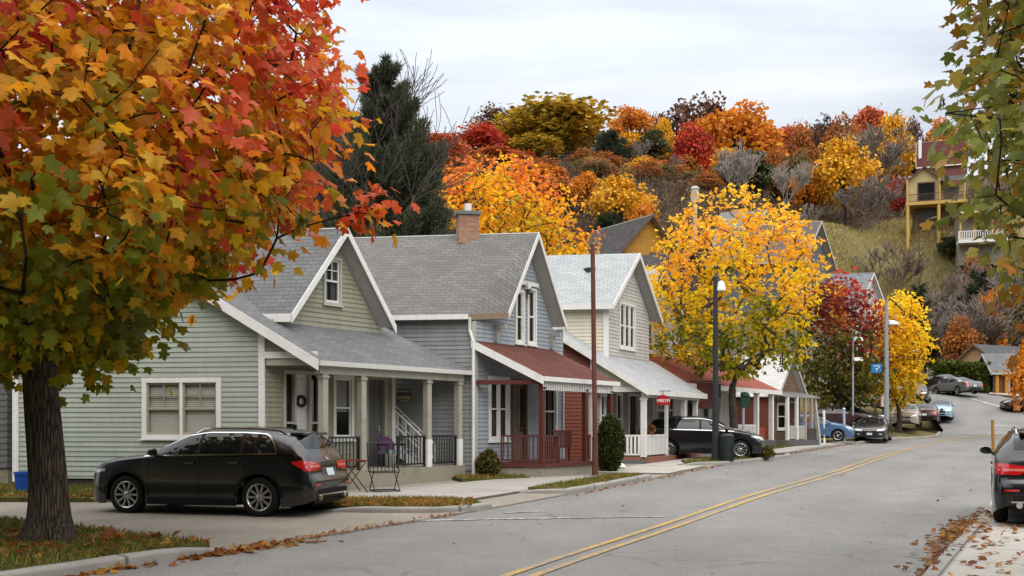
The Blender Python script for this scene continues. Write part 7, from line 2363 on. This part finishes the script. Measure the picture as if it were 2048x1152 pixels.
mb = MB(); mb.tube((0, 0, -.1), (0, 0, 1.7), .07, .06, 8); mb.build('post', paint('dark_wood_post', srgb(64, 52, 44), .8), t, local=True)
mb = MB(); mb.hexa([(-.2, -.2, 1.7), (.2, -.2, 1.7), (.2, .2, 1.7), (-.2, .2, 1.7), (-.2, -.2, 2.2), (.2, -.2, 2.2), (.2, .2, 2.2), (-.2, .2, 2.2)]); mb.face([(-.24, -.22, 2.2), (.24, -.22, 2.2), (0, -.22, 2.55)]); mb.face([(-.24, -.22, 2.2), (0, -.22, 2.55), (0, .22, 2.55), (-.24, .22, 2.2)]); mb.face([(.24, -.22, 2.2), (.24, .22, 2.2), (0, .22, 2.55), (0, -.22, 2.55)])
mb.build('box', paint('pale_pink_paint', srgb(214, 184, 168), .6), t, local=True)
b = gpt(1989, 25.5, .1); t = thing('wooden_post', 'weathered yellow brown wooden stake behind the parked black car', 'post', b)
mb = MB(); mb.tube((0, 0, -.1), (-.05, 0, 1.62), .042, .038, 10); mb.build('stake', paint('yellow_stake', srgb(150, 112, 54), .8, .25, 3, stain=(srgb(104, 66, 44), .7)), t, local=True); mb = MB(); mb.tube((-.05, 0, 1.62), (-.052, 0, 1.65), .045, .03, 10); mb.build('cap', paint('stake_top', srgb(116, 90, 50), .8), t, local=True)

# green hooded sign on a pale blue post, dark red boards under the red roof
b = gpt(1486, 41.2, .4); t = thing('sign_post', 'dark green box sign on a pale blue post before the red roofed shop', 'sign', b)
mb = MB(); mb.tube((0, 0, -.4), (.02, 0, 1.75), .05, .05, 8); mb.build('post', MATS['pale_blue_pole'], t, local=True)
mb = MB(); mb.hexa([(-.1, -.1, 1.6), (.26, -.1, 1.6), (.26, .12, 1.6), (-.1, .12, 1.6), (-.1, -.1, 2.05), (.26, -.1, 2.05), (.2, .12, 2.2), (-.06, .12, 2.2)]); mb.lathe([(.2, 0), (.17, .1), (.06, .16), (.001, .17)], (.08, 0, 2.05), 12); mb.build('panel', paint('dark_green_panel', srgb(22, 62, 44), .5, .2), t, local=True)
p = at(1410, 792, 42.0); t = thing('sign_board', 'large dark red sign board hung under the red shingle roof', 'sign', p)
for nm, m_, a in (('panel', REDP, (-.38, .32, -.52, .55)), ('end_panel', paint('brown_black_panel', srgb(46, 28, 26), .6), (.36, .66, -.1, .5))):
    mb = MB(); mb.hexa([(x_, y_, z) for z in (a[2], a[3]) for x_, y_ in ((a[0], -.05), (a[1], .05), (a[1], .12), (a[0], .02))]); mb.build(nm, m_, t, local=True)
mb = MB(); mb.box((0, .02, .60), (1.3, .05, .05)); mb.build('hanger', DARKPOLE, t, local=True)

# red domed sign on the white porch
p = at(1326, 800, 36.2); hx, nx = (.97, .24), (.24, -.97)
t = thing('hanging_sign', 'red domed sign with white lettering hung from the white porch', 'sign', p)
mb = MB(); pts = [(-.25, -.18), (.25, -.18)] + [(.25 * math.cos(a), -.02 + .20 * math.sin(a)) for a in np.linspace(0, PI, 15)]
f_ = lambda s, z, d: (hx[0] * s + nx[0] * d, hx[1] * s + nx[1] * d, z)
mb.face([f_(s, z, .025) for s, z in pts]); mb.face([f_(s, z, -.025) for s, z in pts][::-1])
for k in range(len(pts)): (a, b_), (c, d_) = pts[k], pts[(k + 1) % len(pts)]; mb.face([f_(a, b_, .025), f_(a, b_, -.025), f_(c, d_, -.025), f_(c, d_, .025)])
sg = mb.build('panel', paint('sign_red', srgb(150, 22, 24), .4, .12, 5), t, local=True)
text('MREYM', sg, p + Vector((nx[0] * .03, nx[1] * .03, -.03)), hx, nx, .155, MATS['white_enamel'])
mb = MB(); mb.tube((0, 0, .18), (0, 0, .32), .012, .012); mb.tube((-.28, -.02, .32), (.28, .02, .32), .015, .015); mb.build('bracket', IRON, t, local=True)

# black sign by the slate door
p = F1.p(4.22, -.6, 2.5); t = thing('hanging_sign', 'small black sign with gold lettering beside the slate grey door', 'sign', p)
hx, nx = (.96, .28), (.28, -.96)
mb = MB(); mb.hexa([f_(s, z, d) for z in (-.12, .12) for s, d in ((-.21, .02), (.21, .02), (.21, -.02), (-.21, -.02))]); mb.hexa([f_(s, z, d) for z in (.12, .15) for s, d in ((-.17, .015), (.17, .015), (.17, -.015), (-.17, -.015))]); sg = mb.build('panel', flat('sign_black', (.01, .01, .01), .45), t, local=True)
GOLD = paint('sign_gold', srgb(150, 128, 58), .5, .1)
text('SPWEIL', sg, p + Vector((nx[0] * .025, nx[1] * .025, -.005)), hx, nx, .115, GOLD)
mb = MB(); mb.box((nx[0] * .024, nx[1] * .024, -.085), (.24, .004, .012), math.atan2(hx[1], hx[0])); mb.build('underline', GOLD, sg, local=True)
mb = MB()
for s in (-.13, .13): mb.path([f_(s, .14, 0), f_(s + .02, .2, 0), f_(s - .01, .24, 0), f_(s - .04, .21, 0)], .01, 6)
mb.path([f_(-.2, .22, -.0), f_(.2, .22, 0)], .012, 6); mb.build('bracket', IRON, t, local=True)


# ---- seats and table at the sage green porch
def folding_table():
    p = Vector((gx(704, 24.0), 24.0, Hf(gx(704, 24.0), 24.0) + .085)); t = thing('folding_table', 'dark red slatted folding table behind the black sport utility car', 'table', p, .5)
    mb = MB()
    for k in range(6): mb.box((0, -.25 + .1 * k, .74), (.62, .085, .022))
    mb.box((-.2, 0, .72), (.04, .56, .03)); mb.box((.2, 0, .72), (.04, .56, .03)); mb.build('table_top', paint('table_red', srgb(96, 32, 28), .5, .2), t, local=True)
    for sy in (-.24, .24):
        for sx in (-1, 1):
            mb = MB(); mb.tube((.3 * sx, sy, 0), (-.24 * sx, sy + .02 * sx, .71), .014, .014, 8); mb.tube((.3 * sx, sy - .03, .0), (.3 * sx, sy + .03, .0), .016, .016, 6); mb.build('leg', REDP, t, local=True)


def iron_chair():
    x_, y_ = gx(768, 24.3), 24.3; t = thing('metal_chair', 'black iron garden chair with barred back before the sage green porch', 'chair', (x_, y_, Hf(x_, y_) + .085), .35)
    mb = MB()
    for k in range(7): mb.tube((-.27 + .09 * k, .26, .46), (-.29 + .097 * k, .34, 1.12), .009, .009, 6)
    mb.path([(-.31, .25, .44), (-.33, .35, 1.14), (.33, .35, 1.14), (.31, .25, .44)], .014, 8); mb.build('backrest', IRON, t, local=True)
    mb = MB()
    for k in range(8): mb.box((0, -.24 + .068 * k, .45), (.58, .04, .014))
    mb.path([(-.3, -.27, .45), (.3, -.27, .45), (.3, .27, .45), (-.3, .27, .45), (-.3, -.27, .45)], .014, 8); mb.build('seat', IRON, t, local=True)
    for sx in (-.3, .3):
        mb = MB(); mb.path([(sx, .3, .62), (sx, -.22, .62), (sx, -.28, .45)], .013, 8); mb.build('armrest', IRON, t, local=True)
        mb = MB(); mb.path([(sx, -.2, .44), (sx, .22, .02), (sx, -.36, .02), (sx, .2, .44)], .013, 8); mb.build('leg', IRON, t, local=True)
    mb = MB(); mb.tube((-.3, -.36, .02), (.3, -.36, .02), .015, .015); mb.tube((-.3, .22, .02), (.3, .22, .02), .013, .013); mb.build('sled_bar', IRON, t, local=True)


def porch_chair():
    q = F1.p(3.5, -.75, .62); t = thing('armchair', 'purple and grey padded chair on the sage green porch', 'chair', q, .7)
    PU = paint('purple_fabric', srgb(84, 52, 84), .9, .15, 9); GR = paint('grey_fabric', srgb(120, 128, 142), .9, .12, 9)
    mb = MB(); mb.hexa([(-.26, .18, .40), (.26, .18, .40), (.26, .27, .40), (-.26, .27, .40), (-.22, .30, .76), (.22, .30, .76), (.22, .36, .76), (-.22, .36, .76)]); mb.hexa([(-.16, .3, .76), (.16, .3, .76), (.16, .36, .76), (-.16, .36, .76), (-.08, .31, .82), (.08, .31, .82), (.08, .36, .82), (-.08, .36, .82)]); mb.build('backrest', PU, t, local=True)
    mb = MB(); mb.hexa([(-.27, -.27, .36), (.27, -.27, .36), (.27, .25, .36), (-.27, .25, .36), (-.25, -.25, .47), (.25, -.25, .47), (.25, .25, .45), (-.25, .25, .45)]); mb.build('seat', GR, t, local=True)
    for sx in (-.28, .28):
        mb = MB(); mb.box((sx, 0, .6), (.05, .5, .04)); mb.tube((sx, -.22, .37), (sx, -.22, .6), .015); mb.build('armrest', IRON, t, local=True)
        for sy in (-.24, .24): mb = MB(); mb.tube((sx * .9, sy, 0), (sx * .9, sy, .37), .016); mb.build('leg', IRON, t, local=True)


folding_table(); iron_chair(); porch_chair()
t = thing('porch_bench', 'dark red slatted bench on the red railed porch', 'bench', F2.p(2.1, -1.4, .66), math.atan2(F2.u[1], F2.u[0]))
mb = MB(); [mb.box((0, .02 + .09 * k, .42), (1.1, .075, .025)) for k in range(5)]; mb.build('seat', REDP, t, local=True)
mb = MB(); [mb.box((-.5 + .1 * k, -.06, .66), (.05, .02, .46)) for k in range(11)]; mb.box((0, -.06, .9), (1.14, .035, .08)); mb.build('backrest', REDP, t, local=True)
for sx in (-.5, .5):
    for sy in (0, .36): mb = MB(); mb.box((sx, sy, .21), (.05, .05, .42)); mb.build('leg', REDP, t, local=True)

# white stair between the sage and the grey house
def stair():
    a, b_ = Vector((-2.25, 28.98, 0)), Vector((-4.1, 29.25, 0)); g = Hf(-2.2, 28.6); t = thing('outside_stair', 'white wooden stair with railing between the sage and grey houses', 'stair', (a.x, a.y, g))
    n = 8; d = (b_ - a); L = d.length; d.normalize(); s = Vector((-d.y, d.x, 0)); H_ = 1.75
    mb = MB()
    for k in range(n):
        c = a + d * (L * (k + .5) / n); z = g + H_ * (k + 1) / n
        mb.box((c.x, c.y, z - .02), (L / n + .03, .58, .04), math.atan2(d.y, d.x))
    mb.build('steps', WHITE, t)
    for sg in (-.3, .3):
        mb = MB(); p, q = a + s * sg, b_ + s * sg
        mb.hexa([(p.x, p.y, g - .05), (q.x, q.y, g + H_ - .3), (q.x + s.x * .04, q.y + s.y * .04, g + H_ - .3), (p.x + s.x * .04, p.y + s.y * .04, g - .05), (p.x, p.y, g + .25), (q.x, q.y, g + H_), (q.x + s.x * .04, q.y + s.y * .04, g + H_), (p.x + s.x * .04, p.y + s.y * .04, g + .25)]); mb.build('stringer', WHITE, t)
        mb = MB()
        for k in range(9):
            c = p + (q - p) * (k / 8); z = g + .15 + H_ * k / 8; mb.box((c.x, c.y, z + .42), (.05, .05, .84), math.atan2(d.y, d.x))
        for hh in (.45, .86): mb.path([p + Vector((0, 0, g + .15 + hh)), q + Vector((0, 0, g + .15 + H_ + hh))], .035, 6)
        mb.build('railing', WHITE, t)
    mb = MB(); mb.path([a + Vector((0, 0, g + 1.1)) + s * -.34, b_ + Vector((0, 0, g + H_ + 1.1)) + s * -.34], .02, 6); mb.build('handrail', IRON, t)
    c = a + (b_ - a) * .55; w = thing('dark_coat', 'dark cloth thrown over the white stair railing', 'cloth', (c.x - s.x * .3, c.y - s.y * .3, g + 1.9))
    mb = MB(); R_ = []
    for i in range(7):
        f = i / 6; R_.append([(d.x * (f - .5) * .7 - s.x * (.05 + .02 * math.sin(9 * f)), d.y * (f - .5) * .7 - s.y * .05, (f - .5) * .55 + .1 - j * (.07 + .03 * math.sin(5 * f))) for j in range(4)])
    for i in range(6):
        for j in range(3): mb.face([R_[i][j], R_[i + 1][j], R_[i + 1][j + 1], R_[i][j + 1]])
    mb.build('fabric', IRON, w, local=True); mb = MB(); mb.path([(R_[0][0][0], R_[0][0][1], R_[0][0][2] + .02), (R_[6][0][0], R_[6][0][1], R_[6][0][2] + .02)], .03, 6); mb.build('fold', IRON, w, local=True)


stair()
b = gpt(46, 23.9, .13); t = thing('storage_tub', 'blue plastic tub on the grass at the corner of the sage green house', 'tub', b)
mb = MB(); mb.lathe([(.001, 0), (.16, 0), (.18, .3), (.19, .38), (.205, .38), (.205, .41), (.17, .41)], (0, 0, 0), 20); mb.build('tub_body', paint('tub_blue', srgb(24, 72, 150), .45, .1), t, local=True); mb = MB(); mb.lathe([(.2, .41), (.2, .44), (.001, .45)], (0, 0, 0), 20); mb.build('lid', MATS['tub_blue'], t, local=True)
p = F3.p(.75, -1.68, 1.40); t = thing('flower_basket', 'rusty brown flower basket standing on the white porch railing', 'planter', p)
mb = MB(); mb.lathe([(.001, 0), (.1, .0), (.14, .13), (.15, .14), (.11, .14)], (0, 0, 0), 14); mb.build('basket', paint('basket_wicker', srgb(120, 84, 56), .9, .3, 12), t, local=True)
rb_ = np.random.default_rng(4); n = 420; d_ = unit(rb_.normal(0, 1, (n, 3)) + np.array([0, 0, .6])); leaves('flowers', t, d_ * .16 * rb_.uniform(.4, 1, (n, 1)) + np.array([0, 0, .18]), d_, rb_.normal(0, 1, (n, 3)), np.full(n, .07), pick([(120, 70, 44), (150, 96, 60), (96, 60, 40), (170, 130, 90)], [1, 1, 1, 1], rb_, n), 'oval', MATS['shrub_leaf'])
b = gpt(1239, 32.6, .06); t = thing('plastic_bag', 'small crumpled white bag on the ground beside the clipped bush', 'bag', b)
mb = MB(); mb.lathe([(.001, 0), (.13, .0), (.17, .07), (.12, .17), (.05, .2), (.07, .26), (.001, .24)], (0, 0, 0), 12); mb.v = [(x_ * (1 + .25 * math.sin(9 * y_ + z * 20)), y_ * (1 + .2 * math.sin(17 * x_)), z) for x_, y_, z in mb.v]; mb.build('bag_body', MATS['white_enamel'], t, local=True)
mb = MB(); mb.path([(-.03, 0, .22), (-.06, .02, .31), (.02, .02, .33), (.04, 0, .23)], .012, 5); mb.build('handle', MATS['white_enamel'], t, local=True)

# ------------------------------------------------------------------ buildings on the right and on the hill
GR_ = 'buildings at the top of the street'
BEI = siding('beige_boards', srgb(188, 152, 114), srgb(150, 116, 84), .35); CHAR = shingles('charcoal_shingles', srgb(78, 80, 82), srgb(94, 96, 98), srgb(68, 68, 70), .4, .2)
WOOD = siding('brown_wood_boards', srgb(126, 84, 48), srgb(84, 58, 38)); TAN = paint('tan_wood', srgb(170, 120, 50), .7, .2, 3)
Fb, Hb = plain_house('shed_house', 'beige boarded house with charcoal roof behind the clipped hedge', (gx(1984, 94), 94), 62, 6, 3.5, 5.0, 3.0, 1.25, BEI, CHAR, paint('brown_trim', srgb(110, 84, 66), .7), 'u', ORTH(62), .3, base=2, group=GR_)
roof('lean_to_roof', Hb, [Fb.p(-.2, -2.4, 6.9), Fb.p(6.5, -2.4, 6.9), Fb.p(6.5, -.28, 7.95), Fb.p(-.2, -.28, 7.95)], [SH_DARK, SOFFIT]); block(Hb, 'lean_to_wall', Fb, .2, 6, -2.1, -.05, 4.6, 6.8, WOOD)
Fc, Hc = plain_house('wooden_shop', 'low wooden shop with large windows and a pale grey roof up the street', (gx(1992, 88.5), 88.5), 100, 9, 5, 4.25, 2.25, 1.55, WOOD, SH_GREY, GREYTRIM, 'u', ORTH(100), .5, [('front', 1.0, 2.3, .1, 2.1, .1, None, 1, 0), ('front', 2.6, 4.0, .1, 2.1, .1, None, 1, 0), ('side', .6, 2.6, .3, 2.0, .1, None, 1, 0)], base=1.2, group=GR_)
for u in (.0, .75, 2.45, 4.2):
    q = Fc.xy(u, -.25); post(Hc, q[0], q[1], 3.9, 6.45, .24, [TAN], 0, name='corner_post')
plain_house('barn', 'old barn with a large brown rusted roof above the rising street', (gx(1886, 117), 117), 50, 6.5, 8, 7.2, 2.6, 4.2, siding('barn_boards', srgb(84, 58, 48), srgb(58, 44, 38)), shingles('rusted_roof', srgb(112, 76, 66), srgb(126, 88, 76), srgb(96, 66, 58), .8, .4), BRN, 'v', ORTH(25), .5, [('front', 1.6, 3.2, .4, 2.4, .1, None, 1, 0)], base=4, group=GR_)
YW = siding('yellow_boards', srgb(180, 162, 118), srgb(146, 126, 88)); YP = paint('yellow_post', srgb(180, 146, 78), .6, .15, 2)
Ft, Ht = plain_house('stilt_house', 'pale yellow house raised on tall yellow stilts on the hillside pasture', (gx(1817, 140), 140), 108, 4.0, 5.5, 31.9, 3.3, 1.7, YW, SH_DARK, BRN, 'v', ORTH(108), .5, [('front', 1.1, 3.4, .3, 2.9, .14, None, 1, 0)], group='houses on the hill')
block(Ht, 'deck', Ft, -.4, 7.2, -1.6, 5.6, 31.45, 31.88, YP)
for u, v in ((-.2, -1.4), (.1, 1.0), (3.7, -1.4), (6.9, -1.4)):
    q = Ft.xy(u, v); post(Ht, q[0], q[1], max(Hf(*q) - .3, 25.5), 31.44, .32, [YP], .1, name='stilt', cap=False)
for u in (-.25, 3.8, 6.9): q = Ft.xy(u, -1.45); post(Ht, q[0], q[1], 31.9, 34.9, .22, [YP], .1, cap=False)
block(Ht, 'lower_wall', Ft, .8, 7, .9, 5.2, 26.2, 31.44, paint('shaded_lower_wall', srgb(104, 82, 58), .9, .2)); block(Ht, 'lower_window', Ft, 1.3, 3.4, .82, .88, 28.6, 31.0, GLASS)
block(Ht, 'side_wing', Ft, 4.02, 7.0, .6, 5.0, 31.9, 34.4, YW); roof('wing_roof', Ht, [Ft.p(3.9, -1.9, 34.5), Ft.p(7.3, -1.9, 34.5), Ft.p(7.3, 2.6, 36.0), Ft.p(3.9, 2.6, 36.0)], [SH_DARK, SOFFIT]); block(Ht, 'wing_window', Ft, 4.5, 6.4, .54, .59, 32.4, 34.0, GLASS)
railing(Ht, Ft.xy(-.25, -1.5), Ft.xy(7, -1.5), 31.9, 1.0, BRN, 30, .07, .04)
RR = shingles('maroon_roof', srgb(84, 44, 42), srgb(94, 52, 48), srgb(76, 42, 40), .6, .4)
Fr, Hr = plain_house('hill_house', 'house with a steep maroon roof behind the stilted house', (gx(1838, 156), 156), 112, 6.5, 6, 33.5, 7.9, 4.1, siding('maroon_boards', srgb(120, 72, 62), srgb(90, 56, 50)), RR, WHITE, 'u', ORTH(112), .4, [('front', 2, 3.4, 4, 6)], base=4, group='houses on the hill')
mb = MB(); q = Fr.p(.1, 1.0, 0); mb.box((q.x, q.y, 43.2), (.4, .4, 4.4)); mb.build('chimney', WHITE, Hr)
Fw, Hw = plain_house('hill_house', 'low tan house with a white railed deck on the hillside', (gx(1918, 131), 131), 106, 5.4, 5, 25.2, 3.4, 1.1, TAUPE, SH_DARK, YP, 'u', ORTH(106), .6, [('front', 1.6, 3.6, .3, 2.7, .12, None, 1, 0)], base=3, group='houses on the hill')
block(Hw, 'deck', Fw, -.3, 5.6, -2.0, -.03, 24.7, 25.1, WHITE); railing(Hw, Fw.xy(-.3, -1.95), Fw.xy(5.6, -1.95), 25.1, 1.05, WHITE, 22, .1, .1)
for u in (-.1, 1.6, 3.6, 5.4): q = Fw.xy(u, -1.85); post(Hw, q[0], q[1], 25.1, 28.4, .2, [YP], .1, cap=False)
roof('deck_roof', Hw, [Fw.p(-.5, -2.4, 28.4), Fw.p(6, -2.4, 28.4), Fw.p(6, -.5, 28.9), Fw.p(-.5, -.5, 28.9)], [YP, YP])
